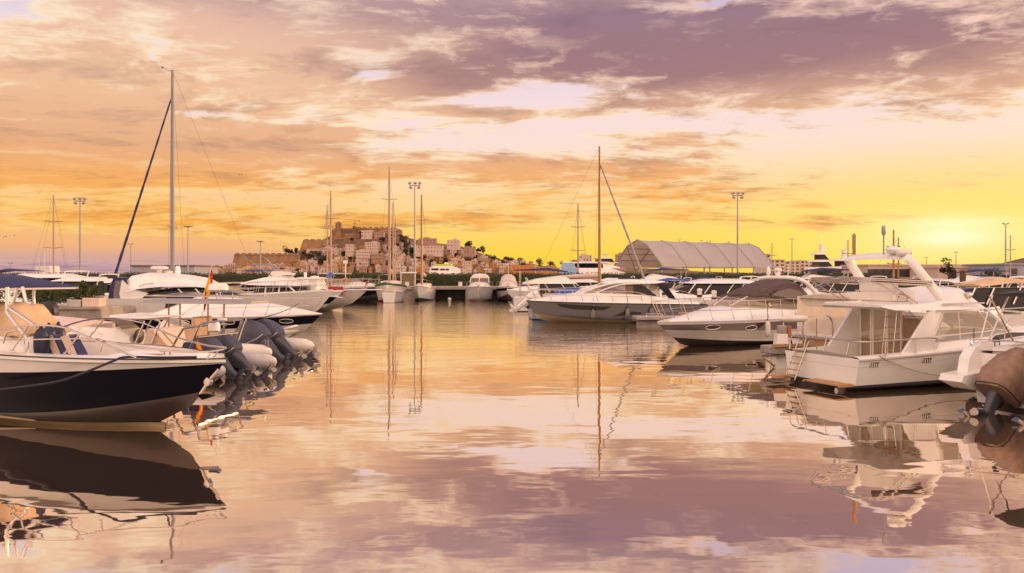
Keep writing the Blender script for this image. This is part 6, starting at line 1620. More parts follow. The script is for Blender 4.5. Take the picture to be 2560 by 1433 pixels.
# ------------------------------------------------------------------ cruiser with the brown band
def brown_band_cruiser():
    L, rk = 9.8, 1.35
    Fr = Frame(on_water(1709, 866), 214, L - rk); g = 1.3
    X = lambda px, y=g: Fr.pl(px, 700, y)[0]
    Z = lambda px, py, y=g: Fr.pl(px, py, y)[1]
    t = thing('motor_cruiser', 'white cruiser with brown band, two oval portholes and brown soft top', 'motor cruiser', Fr.o, Fr.deg)
    H = Hull(L, 3.2, 1.02, .94, rk, chine=.82, zc0=.10, zcb=.38, full=2.4, flare=1.45, sheerp=1.2)
    hull = H.build([M['antifoul'], M['warm_white'], M['grey_white'], M['warm_white'], M['brown_band'], M['gel_white']], t, [(None, 0), (None, 1), (lambda q: .22 + .1 * q, 2), (lambda q: .25 + .1 * q, 3), (lambda q: .52 + .12 * q ** 2, 4), (lambda q: H.zg(q) - .10, 5)])
    for px in (1803, 1876):
        x, z = X(px), Z(px, 820, 1.35); patch('porthole', ell(x, z, .26, .085), H.side, M['glass_dark'], hull, (1, -1), .012, M['steel'], .016)
    mb = MB()
    for x in (X(1820), X(1840)): mb.lathe([(.02, -.02), (.025, .02), (.005, .025)], (x, H.side(x, .36) + .005, .36), 'y', 8)
    C = coach(H, [(.4, 1.20, 1, .92, .02), (2.3, 1.25, 1, .90, .04), (4.0, 1.32, 1, .86, .06), (5.0, 1.38, 1, .80, .08), (6.0, 1.38, 1, .68, .10), (7.0, 1.28, 1, .58, .09), (8.2, 1.10, 1, .48, .06), (9.3, .975, 1, .4, .02)], .04)
    C.build('deck_moulding', M['gel_white'], t, rnd=.22)
    Gs = Shell([(2.2, 1.15, 1.24, 1.40, 1.18, .0), (3.4, 1.2, 1.24, 1.58, 1.12, .0), (4.6, 1.25, 1.2, 1.74, 1.04, .0), (5.15, 1.28, 1.10, 1.81, .96, .02), (5.5, 1.3, 1.0, 1.78, .84, .03), (6.45, 1.34, .66, 1.43, .56, .02)])
    Gs.build('wind_screen', M['glass_sunset_tint'], t, rnd=.03)
    mb = MB()
    for sg in (1, -1): mb.tube([(x, sg * (hw + .015), z) for x, z, hw in ((2.2, 1.41, 1.18), (3.4, 1.59, 1.12), (4.6, 1.75, 1.04), (5.15, 1.82, .96), (5.5, 1.79, .84))], .028, 6)
    mb.tube([(5.5, -.86, 1.79), (5.56, 0, 1.82), (5.5, .86, 1.79)], .028, 6); mb.build('screen_frame', M['canvas_brown'], t)
    for y in (-.42, .42):
        mb = MB(); mb.tube([(5.5, y * 1.2, 1.80), (6.4, y, 1.45)], .022, 6); mb.build('mullion', M['gel_white'], t)
    T = Shell([(2.2, 1.40, 1.2, 1.50, 1.1, .02), (2.45, 1.43, 1.21, 1.88, .98, .08), (2.8, 1.48, 1.21, 2.22, .88, .14), (3.2, 1.54, 1.20, 2.32, .82, .14), (3.9, 1.64, 1.14, 2.27, .80, .13), (4.5, 1.73, 1.08, 2.14, .78, .12), (5.1, 1.81, .99, 1.96, .74, .09), (5.5, 1.79, .87, 1.82, .72, .04)])
    wa = [(2.55, 1.50, 1.55), (3.0, 1.56, 1.98), (3.6, 1.65, 2.10), (4.2, 1.74, 2.02), (4.75, 1.82, 1.86)]
    T.build('soft_top', M['canvas_brown'], t, rnd=.16, n=70, holes=[wa])
    patch('clear_panel', wa, T.side, M['clear_vinyl'], t, (1, -1), .006, M['canvas_brown'], .02)
    mb = MB()
    for sg in (1, -1): mb.tube(smooth_path([(1.95, sg * 1.34, 1.22), (2.25, sg * 1.30, 1.70), (2.75, sg * 1.12, 2.26), (3.1, sg * .9, 2.46)], 6), .085, 8)
    mb.tube([(3.1, -.9, 2.46), (3.14, -.5, 2.50), (3.14, .5, 2.50), (3.1, .9, 2.46)], .085, 8)
    mb.build('radar_arch', M['gel_white'], t)
    mb = MB(); q = (3.12, 0, 2.50)
    mb.lathe([(.1, .05), (.1, .25), (.16, .28), (.16, .36), (.02, .4)], q, seg=12); mb.tube([(q[0], .5, q[2]), (q[0], .5, q[2] + .55)], .014, 5); mb.lathe([(.04, 0), (.09, .18), (.03, .42)], (q[0], -.45, q[2] + .02), seg=10); mb.build('antenna', M['white_plastic'], t)
    bow_rail(H, M['steel'], t, .25, .985, .66, 9, mid=True, over=.30, inset=.10, zoff=.05)
    rub(H, M['rubber_grey'], t, lambda q: H.zg(q) - .09, .028)
    cleat(t, M['steel'], (X(1990), 1.42, 1.08), 0)
    W = Fr.world; x = X(1902); p = W((x, H.side(x, .8) + .13, .62)); fender('white fender hanging over the brown band of the cruiser', p, M['fender_white'], .10, .62, .75)
brown_band_cruiser()

# ------------------------------------------------------------------ white flybridge boat in the sun
def fly_boat():
    L, B = 9.6, 2.75
    Fr = Frame((7.22, 18.75), 22, 0)
    t = thing('fishing_cruiser', 'white flybridge boat with big radar arch and stern ladder at right', 'motor cruiser', Fr.o, Fr.deg)
    H = Hull(L, B, .74, 1.25, 1.3, chine=.90, zc0=.10, zcb=.42, full=2.4, flare=1.35, stern=.86, sheerp=1.25, draft=.3)
    hull = H.build([M['antifoul'], M['antifoul'], M['gel_white'], M['grey_white'], M['gel_white']], t, [(None, 0), (None, 1), (lambda q: .14 + .1 * q, 2), (lambda q: H.zg(q) - .20, 3), (lambda q: H.zg(q) - .185, 4)])
    H.open_deck(M['gel_white'], t, M['warm_white'], .22, .38, .02, .24, lift=.03)
    rub(H, M['rubber_grey'], t, lambda q: H.zg(q) - .03, .03)
    X = lambda px, y=-1.15: Fr.pl(px, 700, y)[0]
    Z = lambda px, py, y=-1.15: Fr.pl(px, py, y)[1]
    for px in (2197, 2324):
        x = X(px, -1.3); z = Z(px, 914 if px < 2250 else 902, -1.3)
        mb = MB(); strip(mb, [(x - .13, z - .055, z + .055), (x + .13, z - .055, z + .055)], H.side, -1, .008, 3); v = mb.build('vent', M['black'], hull)
        mb = MB()
        for k in range(5): mb.tube([(x - .11 + k * .055, -H.side(x, z) - .012, z - .05), (x - .11 + k * .055, -H.side(x, z) - .012, z + .05)], .008, 4)
        mb.build('grille', M['alu'], v)
    # house: sides with big windows, glazed aft bulkhead, sloping front
    x0, x1 = 2.25, 5.4; zd = .72; zr = 1.80
    hw = 1.12
    Hs = Shell([(x0, zd, hw + .05, zr, hw - .06, .0), (4.0, zd + .12, hw, zr, hw - .1, .0), (4.25, zd + .14, hw - .03, zr - .05, hw - .14, .0), (x1, zd + .22, hw - .16, 1.24, hw - .26, .02), (7.6, zd + .36, .72, 1.24, .5, .04), (8.8, zd + .45, .25, 1.22, .1, .01)])
    sw = sorted([(X(2333, -1.1), Z(2333, 843), Z(2333, 841)), (X(2362, -1.1), Z(2362, 840), Z(2362, 782)), (X(2400, -1.1), Z(2400, 836), Z(2400, 779)), (X(2450, -1.1), Z(2450, 831), Z(2450, 778)), (X(2493, -1.1), Z(2493, 827), Z(2493, 824))])
    low = Shell([(x0, .36, hw + .04, 1.0, hw + .02, .0), (4.25, .6, hw, 1.10, hw - .03, .0), (x1, zd + .1, hw - .16, 1.22, hw - .24, .02), (7.6, zd + .3, .72, 1.24, .5, .04), (8.8, zd + .4, .25, 1.22, .1, .01)])
    low.build('deck_house', M['gel_white'], t, rnd=.04, caps=(False, True), floor=False)
    for sg in (1, -1):
        # aft quarter and the slanted screen pillar
        for nm, stt in (('house_side', [(x0, .98, 1.80), (sw[0][0] - .02, .98, 1.80), (sw[1][0] + .02, 1.60, 1.80)]), ('house_side', [(x0 + .02, 1.79, 1.80), (sw[1][0], 1.75, 1.80), (sw[3][0] + .1, 1.72, 1.80)]), ('house_sill', [(x0, .96, 1.02), (sw[-1][0], 1.04, 1.12)])):
            mb = MB(); strip(mb, stt, Hs.side, sg, -.012, 14, 3); mb.build(nm, M['gel_white'], t)
        mb = MB(); mb.tube([(4.30, sg * .92, 1.76), (5.32, sg * .82, 1.24)], .045, 8); mb.build('screen_pillar', M['gel_white'], t)
    w_ = patch('side_window', sw, Hs.side, M['glass_sunset_tint'], t, (1, -1), .006, M['warm_white'], .016)
    for o, sg in zip(w_, (1, -1)):
        x = X(2400, -1.1); mb = MB(); mb.tube([(x, sg * (Hs.side(x, 1.2) + .01), 1.08), (x, sg * (Hs.side(x, 1.75) + .01), 1.76)], .012, 5); mb.build('divider', M['warm_white'], o)
    mb = MB(); mb.box((3.3, .2, .82), (.5, .5, .9), bev=.08); mb.box((3.1, .2, 1.3), (.12, .5, .4), bev=.05); mb.build('helm_seat', M['cushion'], t)
    patch('side_window', sorted([(X(2470, -1.1), 1.0, 1.01), (X(2492, -1.1), 1.0, 1.14), (X(2540, -1.05), 1.05, 1.19), (X(2580, -1.0), 1.08, 1.16)]), Hs.side, M['glass_dark'], t, (1, -1), .012, M['warm_white'], .012)
    mb = MB(); mb.loft([[(4.32, y, 1.70) for y in (-.86, .86)] + [(4.30, .86, 1.68), (4.30, -.86, 1.68)], [(5.30, y, 1.255) for y in (-.78, .78)] + [(5.28, .78, 1.235), (5.28, -.78, 1.235)]]); mb.build('wind_screen', M['glass_sunset_tint'], t)
    # sliding doors in the aft bulkhead
    for k, (ya, yb) in enumerate(((.96, .62), (.55, .16), (.10, -.30), (-.36, -.92))):
        mb = MB(); mb.box((x0 - .02, (ya + yb) / 2, 1.12), (.02, abs(ya - yb) - .05, 1.22 if k < 3 else .95)); d = mb.build('glass_door', M['glass_sunset_tint'], t)
        mb = MB(); zz0, zz1 = (.50, 1.74) if k < 3 else (.63, 1.62)
        mb.tube([(x0 - .035, ya, zz0), (x0 - .035, ya, zz1), (x0 - .035, yb, zz1), (x0 - .035, yb, zz0)], .022, 6, closed=True); mb.build('door_frame', M['varnish'] if k == 3 else M['warm_white'], d)
    # slanting house sides down to the cockpit coaming
    for sg in (1, -1):
        mb = MB(); mb.prism([(1.25, .74), (2.32, .74), (2.32, 1.78), (2.12, 1.74)], sg * 1.17, sg * 1.10); mb.build('side_wing', M['gel_white'], t)
    # flybridge
    Fb = Shell([(.95, 1.86, .95, 1.90, .92, .02), (1.15, 1.80, 1.10, 1.93, 1.08, .02), (2.2, 1.78, 1.14, 1.95, 1.10, .02), (3.0, 1.78, 1.12, 2.02, 1.04, .02), (3.3, 1.78, 1.10, 2.25, .86, .04), (3.65, 1.78, 1.04, 2.28, .80, .05), (4.2, 1.78, .98, 1.95, .82, .04), (4.5, 1.72, .94, 1.74, .86, .02)])
    Fb.build('flybridge', M['gel_white'], t, rnd=.06)
    mb = MB(); mb.box((2.2, .1, 2.1), (.7, 1.1, .38), bev=.08); mb.box((1.9, .1, 2.35), (.14, 1.1, .36), bev=.05); mb.build('fly_seat', M['warm_white'], t)
    mb = MB(); mb.tube([(2.6, -1.13, 1.92), (4.1, -1.03, 1.93)], .018, 6)
    for x in (2.7, 3.3, 3.9): mb.tube([(x, -1.12 + .05 * (x - 2.6), 1.92), (x, -1.06, 1.90)], .012, 5)
    mb.build('grab_rail', M['steel'], t)
    mb = MB(); mb.lathe([(.02, -.09), (.07, -.08), (.08, .03), (.02, .08)], (3.75, -.9, 2.12), 'x', 12); mb.build('horn_light', M['alu'], t)
    # raked radar arch: flat hoop
    mb = MB(); rings = []
    hoop = smooth_path([(2.75, -1.0, 1.98), (2.25, -.98, 2.50), (1.80, -.93, 2.94), (1.68, -.78, 3.03), (1.66, 0, 3.06), (1.70, .78, 3.03), (1.82, .93, 2.94), (2.25, .98, 2.50), (2.75, 1.0, 1.98)], 7)
    n = len(hoop)
    for i, p in enumerate(hoop):
        tt = (hoop[min(i + 1, n - 1)] - hoop[max(i - 1, 0)]).normalized(); wv = Vector((1, 0, .75)).normalized(); wv = (wv - tt * wv.dot(tt)).normalized(); nv = tt.cross(wv)
        a, b = .125, .032
        rings.append([p + wv * (a * c) + nv * (b * s_) for c, s_ in ((1, 0), (.7, .9), (0, 1.1), (-.7, .9), (-1, 0), (-.7, -.9), (0, -1.1), (.7, -.9))])
    mb.loft(rings); ar = mb.build('radar_arch', M['gel_white'], t, ang=60)
    mb = MB(); mb.lathe([(.02, .0), (.12, .04), (.15, .12), (.12, .18), (.02, .2)], (1.62, -.60, 3.08)); mb.build('light_dome', M['white_plastic'], ar)
    mb = MB(); mb.lathe([(.02, -.12), (.07, -.10), (.09, .0), (.04, .14), (.07, .26), (.02, .28)], (1.60, -.86, 3.12), 'x'); mb.build('loud_hailer', M['warm_white'], ar)
    mb = MB(); mb.tube([(1.66, -.3, 3.05), (1.66, -.3, 3.75)], .018, 5); mb.lathe([(.03, .55), (.05, .6), (.05, .74), (.03, .78)], (1.66, -.3, 3.0)); mb.build('antenna', M['lamp_grey'], ar)
    mb = MB(); mb.lathe([(.045, .0), (.05, .5), (.02, .55)], (1.80, .75, 3.1)); mb.tube([(1.8, .75, 2.98), (1.8, .75, 3.15)], .02, 5); mb.build('navigation_light', M['mast_gold'], ar)
    # folded bimini frame above the cockpit
    for k, (dx, dz) in enumerate(((0, 0), (.06, .05), (.02, .09))):
        mb = MB(); mb.tube(smooth_path([(2.4, -1.02, 2.36 + dz), (1.0 + dx, -1.0, 2.42 + dz), (.55 + dx, -.9, 2.44 + dz), (.5 + dx, 0, 2.45 + dz), (.55 + dx, .9, 2.44 + dz), (1.0 + dx, 1.0, 2.42 + dz), (2.4, 1.02, 2.36 + dz)], 5), .018, 6); mb.build('bimini_frame', M['steel'], t)
    mb = MB(); mb.tube([(1.0, -.6, 2.47), (2.3, -.8, 2.44)], .07, 7); mb.build('rolled_canvas', M['canvas_brown'], t)
    for y in (-1.0, 1.0):
        mb = MB(); mb.tube([(1.1, y, 2.42), (1.9, y * 1.04, 1.95)], .016, 6); mb.build('bimini_strut', M['steel'], t)
        mb = MB(); mb.tube([(.7, y, 2.43), (1.75, y * 1.04, 1.95)], .016, 6); mb.build('bimini_strut', M['steel'], t)
    # rails, ladders, swim platform
    rail(t, M['steel'], [(.05, 1.08, .76), (.12, 1.06, 1.10), (.14, .4, 1.12), (.14, -.2, 1.12), (.16, -1.1, 1.12), (.9, -1.22, 1.13), (2.2, -1.26, 1.15), (2.24, -1.26, .9)], [((.14, .6, 1.12), (.05, .6, .78)), ((.15, -.05, 1.12), (.05, -.05, .78)), ((.16, -.75, 1.12), (.06, -.75, .78)), ((.75, -1.2, 1.13), (.75, -1.2, .80)), ((1.6, -1.25, 1.14), (1.6, -1.25, .84))], .017, 'cockpit_rail')
    def ladder(a, b, w, n, top_loop, nm):
        a, b = Vector(a), Vector(b); side = Vector((0, 1, 0)) * w / 2; mb = MB()
        for sg in (-1, 1):
            pts = [a + side * sg, b + side * sg]
            if top_loop: pts += [b + side * sg + Vector((.12, 0, .16)), b + side * sg + Vector((.28, 0, .12)), b + side * sg + Vector((.32, 0, -.05))]
            mb.tube(smooth_path(pts, 5), .016, 6)
        o = mb.build(nm, M['steel'], t)
        for k in range(n):
            p = a.lerp(b, (k + .5) / n); q = MB(); q.box(p, (.08, w, .02)); q.build('step', M['teak'], o)
    ladder((-.35, .62, .10), (.0, .62, .86), .34, 5, True, 'stern_ladder')
    ladder((1.75, -.30, .42), (1.95, -.30, 1.98), .32, 6, True, 'fly_ladder')
    for (y0, y1, x_) in ((.75, 1.15, -.62), (-1.05, .05, -.45)):
        mb = MB()
        for k in range(7): mb.box((x_ / 2 - .02 + (k - 3) * abs(x_) / 7.2, (y0 + y1) / 2, .16), (abs(x_) / 9, y1 - y0, .03))
        mb.box((x_ / 2 - .02, y0, .135), (abs(x_), .03, .03)); mb.box((x_ / 2 - .02, y1, .135), (abs(x_), .03, .03)); mb.build('swim_platform', M['teak'], t, smooth=False)
    mb = MB(); mb.lathe([(.05, -.12), (.05, .12), (.02, .12)], (-.12, -.75, .02), 'x', 10); mb.build('exhaust', M['alu'], t)
    rail(t, M['steel'], [(4.6, -1.18, 1.05), (4.8, -1.16, 1.5), (6.5, -1.0, 1.62), (8.3, -.45, 1.72), (9.4, 0, 1.78), (8.3, .45, 1.72), (6.5, 1.0, 1.62), (4.8, 1.16, 1.5), (4.6, 1.18, 1.05)], [((6.5, s_ * 1.0, 1.62), (6.4, s_ * 1.0, 1.1)) for s_ in (1, -1)] + [((8.3, s_ * .45, 1.72), (8.2, s_ * .45, 1.2)) for s_ in (1, -1)], .016, 'bow_rail')
    W = Fr.world
    rope('pale mooring line sagging along the flybridge boat side', sag(W((.55, -1.22, .80)), W((4.35, -1.75, .62)), .42, 20), MATS['pale_rope'], .016)
    q = W((3.05, -1.58, .52)); f_ = fender('big brown fender hanging between the two right-hand boats', q, M['canvas_brown'], .17, .62, .55)
fly_boat()

# ------------------------------------------------------------------ outboard boat at the right edge
def edge_boat():
    Fr = Frame((9.86, 15.0), 26, 0)
    t = thing('outboard_boat', 'white boat at the right edge with brown covered outboards and black bimini', 'motorboat', Fr.o, Fr.deg)
    H = Hull(8.4, 2.9, 1.05, 1.35, 1.1, chine=.88, full=2.3, stern=.92); H.build([M['antifoul'], M['gel_white']], t, [(None, 0), (None, 1)]); H.open_deck(M['gel_white'], t, M['warm_white'], .26, .55, .10, .8)
    OB = dict(OM, cowl=M['cover_brown'], leg=M['leg'])
    for y in (.42, -.58): outboard(t, OB, (-.40, y, .40), R(36), 1.0, True)
    for (a, b) in ((.86, 1.34), (-1.3, -1.0)):
        mb = MB(); mb.prism([(-.95, .54), (-.88, .66), (-.05, .72), (.0, .60), (-.02, .30), (-.5, .36)], a, b); mb.build('swim_step', M['gel_white'], t, ang=25)
    for sg in (1, -1):
        mb = MB(); mb.prism([(-.42, .68), (-.36, .95), (-.18, 1.16), (.25, 1.26), (.6, 1.24), (.6, .6), (-.3, .6)], sg * 1.10, sg * 1.32); mb.build('quarter_panel', M['gel_white'], t, ang=25)
    mb = MB(); mb.box((.25, -.05, 1.02), (.34, 2.0, .36), bev=.05); mb.build('aft_bench', M['warm_white'], t)
    Shell([(.2, 2.18, 1.0, 2.22, .96, .05), (.7, 2.20, 1.12, 2.28, 1.0, .06), (2.4, 2.22, 1.15, 2.32, 1.0, .06), (3.0, 2.20, 1.0, 2.24, .96, .04)]).build('bimini', M['canvas_black'], t)
    for sg in (1, -1):
        for (a, b) in (((.25, 2.19), (1.2, 1.22)), ((.9, 2.22), (.35, 1.22)), ((2.9, 2.21), (1.6, 1.25)), ((2.2, 2.23), (2.6, 1.28))):
            mb = MB(); mb.tube([(a[0], sg * 1.1, a[1]), (b[0], sg * 1.2, b[1])], .017, 6); mb.build('bimini_pole', M['steel'], t)
    rail(t, M['steel'], [(-.1, 1.25, 1.2), (.1, 1.25, 1.30), (.2, .0, 1.30), (.1, -1.25, 1.30), (-.1, -1.25, 1.2)], [((.15, .5, 1.3), (.15, .5, 1.15)), ((.15, -.5, 1.3), (.15, -.5, 1.15))], .014)
    mb = MB(); mb.tube([(.1, 1.2, 1.22), (.35, 1.18, 1.9), (.42, 1.14, 2.20)], .014, 6); mb.build('whip_antenna', M['white_plastic'], t)
    mb = MB()
    for k in range(3): mb.tube([Vector((.5 + .08 * math.cos(a), 1.1 + .03 * k, 1.20 + .13 * math.sin(a))) for a in (2 * math.pi * j / 12 for j in range(12))], .012, 5, closed=True)
    tag(mb.build('rope_coil', MATS['dark_rope'], loc=Fr.o), 'dark rope coil hung over the rail of the right edge boat', 'rope').rotation_euler.z = R(26)
    Shell([(3.2, .55, .5, 1.7, .45, .04), (4.2, .55, .5, 1.8, .42, .04), (4.7, .55, .45, 1.2, .36, .02)]).build('console', M['gel_white'], t)
edge_boat()

# ------------------------------------------------------------------ boat hidden behind a hanging canvas curtain
def curtain_boat():
    Fr = Frame((9.35, 24.3), 30, 0)
    t = thing('canvas_boat', 'boat closed by a big pale hanging canvas curtain with wooden transom', 'motorboat', Fr.o, Fr.deg)
    H = Hull(7.5, 2.4, .62, 1.0, .9, full=2.3); H.build([M['antifoul'], M['gel_white']], t, [(None, 0), (None, 1)]); H.open_deck(M['gel_white'], t, M['warm_white'], .2, .3, .02, .8)
    mb = MB(); mb.box((-.04, -.15, .48), (.06, 1.5, .42), bev=.02); mb.build('wooden_transom', M['varnish'], t)
    def cur(a, b, z0, z1, nm, ph):
        a, b = Vector(a), Vector(b); n = (b - a).cross(Vector((0, 0, 1))).normalized(); mb = MB(); rings = []
        for i in range(41):
            u = i / 40; ring = []
            for j in range(13):
                v = j / 12; wv = math.sin(u * 19 + ph + v * 1.5) * .035 * (1 - v) + math.sin(u * 41 + v * 3) * .012 + .07 * math.sin(math.pi * u) * math.sin(v * 3)
                z = lerp(z0, z1 + .03 * math.cos((u - .5) * 3), v) - .05 * math.sin(math.pi * u) * (v > .9)
                ring.append(a.lerp(b, u) + n * wv + Vector((0, 0, z)))
            rings.append(ring)
        mb.loft(rings, closed=False, caps=(False, False)); return mb.build(nm, M['canvas_white'], t, ang=70)
    cur((.25, 1.05, 0), (.45, -1.0, 0), .68, 1.93, 'canvas_curtain', 0)
    cur((.45, -1.02, 0), (2.6, -1.05, 0), .75, 1.90, 'canvas_curtain', 1.3)
    Shell([(.2, 1.88, .95, 1.94, .9, .06), (.45, 1.88, 1.02, 1.97, .92, .08), (2.6, 1.86, 1.04, 1.95, .92, .08)]).build('canvas_roof', M['canvas_white'], t)
    mb = MB(); mb.tube([(-.05, 1.05, .74), (-.05, -.6, .72), (.1, -1.05, .74)], .09, 8); mb.build('rolled_cushion', M['canvas_white'], t)
curtain_boat()

# ------------------------------------------------------------------ finger piers
def finger_pier():
    t = thing('finger_pier', 'narrow pier with white post and steel grating platform beside the flybridge boat', 'pier', (7.6, 22.6, 0))
    mb = MB(); mb.box((1.3, .55, .50), (3.6, .7, .22), rz=.35, bev=.02); mb.build('walkway', M['concrete'], t)
    mb = MB(); mb.box((1.3, .17, .64), (3.6, .08, .08), rz=.35); mb.build('edge_beam', M['teak'], t)
    mb = MB(); mb.loft([[(-.14 - w, -.14 - w, z), (.14 + w, -.14 - w, z), (.14 + w, .14 + w, z), (-.14 - w, .14 + w, z)] for z, w in ((-.3, .09), (.2, .07), (.95, .0))]); p = mb.build('post', M['gel_white'], t, smooth=False)
    mb = MB(); mb.box((.02, 0, 1.06), (.22, .22, .24), bev=.02); mb.build('post_head', M['concrete'], p)
    mb = MB(); mb.box((.25, .1, 1.0), (.12, .14, .34), bev=.02); mb.build('wooden_fender', M['varnish'], p)
    mb = MB(); mb.tube([(-.65, -.35, .36), (.75, -.35, .36), (1.0, .2, .36)], .03, 6); mb.tube([(-.65, -.35, .36), (-.1, .05, -.05)], .03, 6); mb.tube([(.4, -.35, .36), (.75, .0, -.05)], .03, 6)
    for k in range(9): mb.tube([(-.6 + k * .15, -.35, .37), (-.25 + k * .13, .15, .37)], .014, 4)
    mb.build('grating', M['steel'], t)
    q = Vector((8.0, 22.7, 1.36)); fender('pale cylinder fender laid across the top of the white post', q, M['fender_white'], .10, .85, 0, None, 12)
    mb = MB(); mb.tube([q + Vector((-.3, 0, -.1)), q + Vector((-.3, 0, -.32))], .02, 5); o = mb.build('bracket', M['steel'], t); o.location = -t.location
    g = thing('guard_rail', 'low steel guard rail on the narrow pier by the white post', 'railing', (8.3, 22.8, .6))
    mb = MB(); mb.tube(smooth_path([(0, 0, 0), (.05, 0, .75), (.9, .35, .78), (1.0, .38, .02)], 4), .022, 6); mb.build('hand_rail', M['steel'], g)
    mb = MB(); mb.tube([(.45, .18, .76), (.45, .18, .0)], .018, 6); mb.build('baluster', M['steel'], g)
finger_pier()
def stone_pier():
    p = at(1608, 800, 40); t = thing('concrete_pier', 'pebbled concrete pier head between the grey cruiser and the brown banded one', 'pier', (p.x + .4, 40.2, 0))
    mb = MB(); mb.box((.9, 0, .46), (3.4, 1.6, .16), bev=.02); mb.build('slab', M['concrete'], t)
    mb = MB(); mb.box((.9, .1, .14), (3.0, 1.2, .60)); mb.build('wall', M['concrete'], t)
    mb = MB(); mb.box((1.6, -1.3, .30), (.22, .22, 1.0), bev=.03); mb.box((1.5, -1.3, .72), (.7, .3, .16), rz=.2, bev=.03); mb.build('timber_pile', M['teak'], t)
    mb = MB(); mb.tube([(-.3, -.5, .55), (-.3, -.5, .68), (.5, -.5, .68), (.5, -.5, .55)], .03, 6); mb.build('mooring_rail', M['alu'], t)
stone_pier()
for i, (px, yt, yb, Y, lab) in enumerate(((1661, 722, 760, 46, 'white mooring pile behind the stern of the grey cruiser'), (1749, 727, 762, 45, 'white mooring pile left of the brown banded cruiser screen'), (1785, 732, 765, 44, 'white mooring pile with dark ropes nearest the brown banded cruiser'))):
    p = at(px, yt, Y); t = thing('mooring_pile', lab, 'post', (p.x, Y, 0)); mb = MB(); mb.tube([(0, 0, -.4), (0, 0, p.z)], .13, 10); mb.build('pile', M['warm_white'], t)
    mb = MB(); mb.lathe([(.15, 0), (.15, .10), (.02, .14)], (0, 0, p.z), seg=10); mb.build('cap', M['gel_white'], t)
    mb = MB()
    for k in range(3): mb.tube([Vector((math.cos(a) * .145, math.sin(a) * .145, p.z - .25 - .04 * k)) for a in (2 * math.pi * j / 12 for j in range(12))], .022, 5, closed=True)
    mb.build('rope_turns', MATS['dark_rope'], t)

# ------------------------------------------------------------------ the crowd of moored boats on the right
packs = (
    (1312, 58, 2, 8.5, 'fly', {}, 'white fishing cruiser with flybridge behind the pale blue boat'),
    (1395, 64, 4, 8.0, 'hardtop', dict(roofm='warm_white'), 'cream roofed boat right behind the white fishing cruiser'),
    (1478, 68, 178, 8.0, 'canvas', dict(canvas='canvas_tan'), 'boat with tan awning behind the brown mast'),
    (1700, 72, 182, 8.0, 'fly', {}, 'white flybridge boat with tower left of the tent boats'),
    (1722, 61, 184, 8.0, 'canvas', dict(canvas='canvas_blue'), 'boat with bright blue bimini behind the grey cruiser'),
    (1800, 74, 180, 8.5, 'canvas', dict(canvas='canvas_navy'), 'boat with dark peaked canopy in front of the tent'),
    (1868, 62, 186, 9.0, 'hardtop', {}, 'white hardtop boat with long roof beside the dark canopy'),
    (1880, 49, 188, 10.0, 'hardtop', dict(band=None), 'white cruiser with hull window left of the brown soft top'),
    (1945, 70, 183, 8.0, 'canvas', dict(canvas='canvas_white'), 'boat with white canvas top behind the brown soft top'),
    (2010, 58, 185, 9.0, 'canvas', dict(canvas='canvas_brown'), 'boat with brown bimini right behind the brown banded cruiser'),
    (2110, 66, 178, 9.0, 'fly', {}, 'white flybridge boat left of the radar arch'),
    (2200, 52, 182, 8.5, 'canvas', dict(canvas='canvas_white'), 'white boat seen under the radar arch'),
    (2330, 46, 184, 8.5, 'canvas', dict(canvas='canvas_brown'), 'boat with brown draped cover right of the radar arch'),
    (2420, 58, 180, 9.0, 'hardtop', {}, 'white hardtop boat in front of the dark doorway'),
    (2480, 40, 186, 8.0, 'none', {}, 'low white boat right of the flybridge boat screen'),
    (2560, 50, 182, 9.0, 'hardtop', {}, 'white boat at the right edge below the dark shed'),
    (2490, 70, 178, 8.5, 'fly', {}, 'white flybridge boat far back at right'),
    (2300, 74, 182, 8.0, 'hardtop', {}, 'small white boat in front of the marina building'),
    (1585, 76, 180, 8.0, 'hardtop', {}, 'white boat below the open tent gable'),
    (2580, 31, 190, 8.0, 'canvas', dict(canvas='canvas_tan'), 'tan topped boat behind the black bimini'))
for i, (px, Y, hd, L, top, kw, lab) in enumerate(packs):
    p = at(px, 688, Y); f = Vector((math.cos(R(hd)), math.sin(R(hd)), 0)); Fr = Frame((p.x, p.y), hd, 0); Fr.o = Vector((p.x, p.y, 0)) - Fr.f * L * .1
    small_cruiser('motorboat', lab, 'motorboat', Fr, L, L * .32, 1.0 + .04 * (i % 4), 1.25 + .05 * (i % 3), top, **kw)
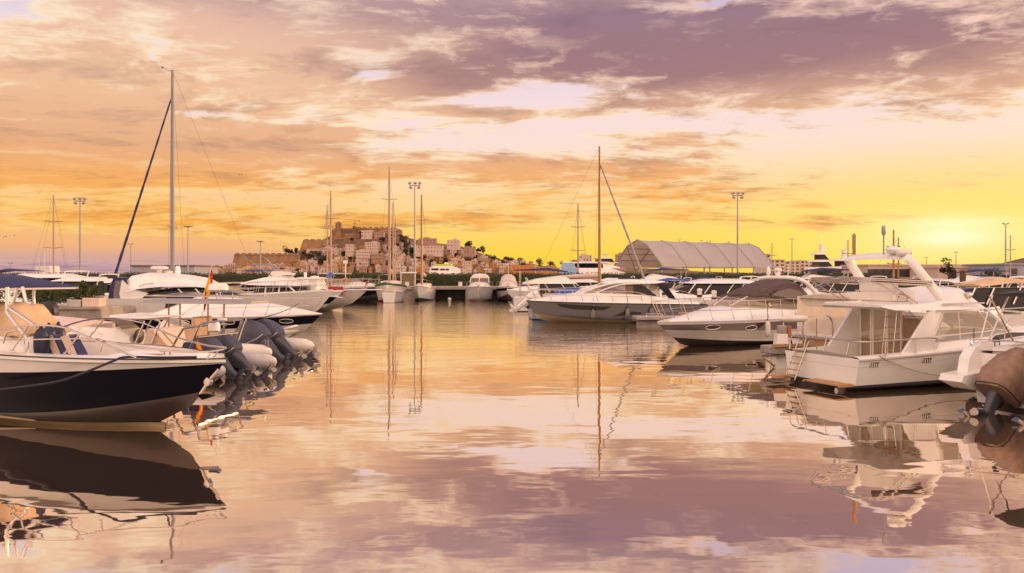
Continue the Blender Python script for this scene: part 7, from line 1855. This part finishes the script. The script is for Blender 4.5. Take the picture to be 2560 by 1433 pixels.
def blue_cover():
    p = at(1388, 688, 53); Fr = Frame((p.x, p.y), 3, 0); t = thing('covered_boat', 'boat under a bright blue cover behind the grey cruiser bow', 'motorboat', Fr.o, Fr.deg)
    H = Hull(6.5, 2.3, .9, 1.1, .8); H.build([M['gel_white']] * 2, t, [(None, 0), (None, 1)])
    Shell([(.0, .85, 1.06, 1.55, .8, .1), (3.0, .95, 1.15, 1.75, .5, .15), (6.2, 1.05, .3, 1.3, .1, .02)]).build('boat_cover', M['canvas_blue'], t, rnd=.2)
blue_cover()
def car(px, Y, lab):
    p = at(px, 688, Y); t = thing('parked_car', lab, 'car', (p.x, Y, 1.25))
    Shell([(-2.0, .25, .8, .75, .72, .02), (-1.7, .25, .84, .85, .76, .02), (1.3, .25, .84, .80, .76, .03), (2.0, .28, .78, .62, .66, .02)]).build('body', M['gel_white'], t)
    Shell([(-1.8, .8, .72, .86, .64, .0), (-1.2, .8, .74, 1.36, .58, .03), (.3, .8, .74, 1.38, .58, .03), (1.1, .78, .72, .84, .66, .0)]).build('cabin_glass', M['glass_dark'], t)
    for x in (-1.25, 1.3):
        for y in (-.74, .74):
            mb = MB(); mb.lathe([(.2, -.1), (.31, -.1), (.32, 0), (.31, .1), (.2, .1)], (x, y, .32), 'y', 16); w = mb.build('wheel', M['rubber_dark'], t); mb = MB(); mb.lathe([(.02, -.11), (.2, -.105), (.2, .105), (.02, .11)], (x, y, .32), 'y', 12); mb.build('rim', M['alu'], w)
car(2530, 104, 'white car parked on the quay at the right edge')
car(2460, 110, 'white car parked left of the other one on the quay')
make_tree('palm_like_tree', 'dark leafy tree in front of the pale annexe', 'tree', ((2372 - 1280) / F * 132, 132, 1.25), 4.2, 1.3, 31, n=500, leaf=.2)
make_tree('bushy_tree', 'dark bush beside the long marina building', 'tree', ((2470 - 1280) / F * 128, 128, 1.25), 2.6, 2.0, 32, n=500, leaf=.2, trunk_h=.1)
def pile(px, ytop, Y, lab):
    p = at(px, ytop, Y); t = thing('dark_pile', lab, 'post', (p.x, Y, 0)); mb = MB(); mb.tube([(0, 0, -.4), (0, 0, p.z)], .2, 10); mb.build('pile', M['trunk'], t); mb = MB(); mb.lathe([(.22, 0), (.22, .15), (.02, .2)], (0, 0, p.z), seg=10); mb.build('cap', M['trunk'], t)
pile(2407, 682, 56, 'dark thick pile standing right of the radar arch')
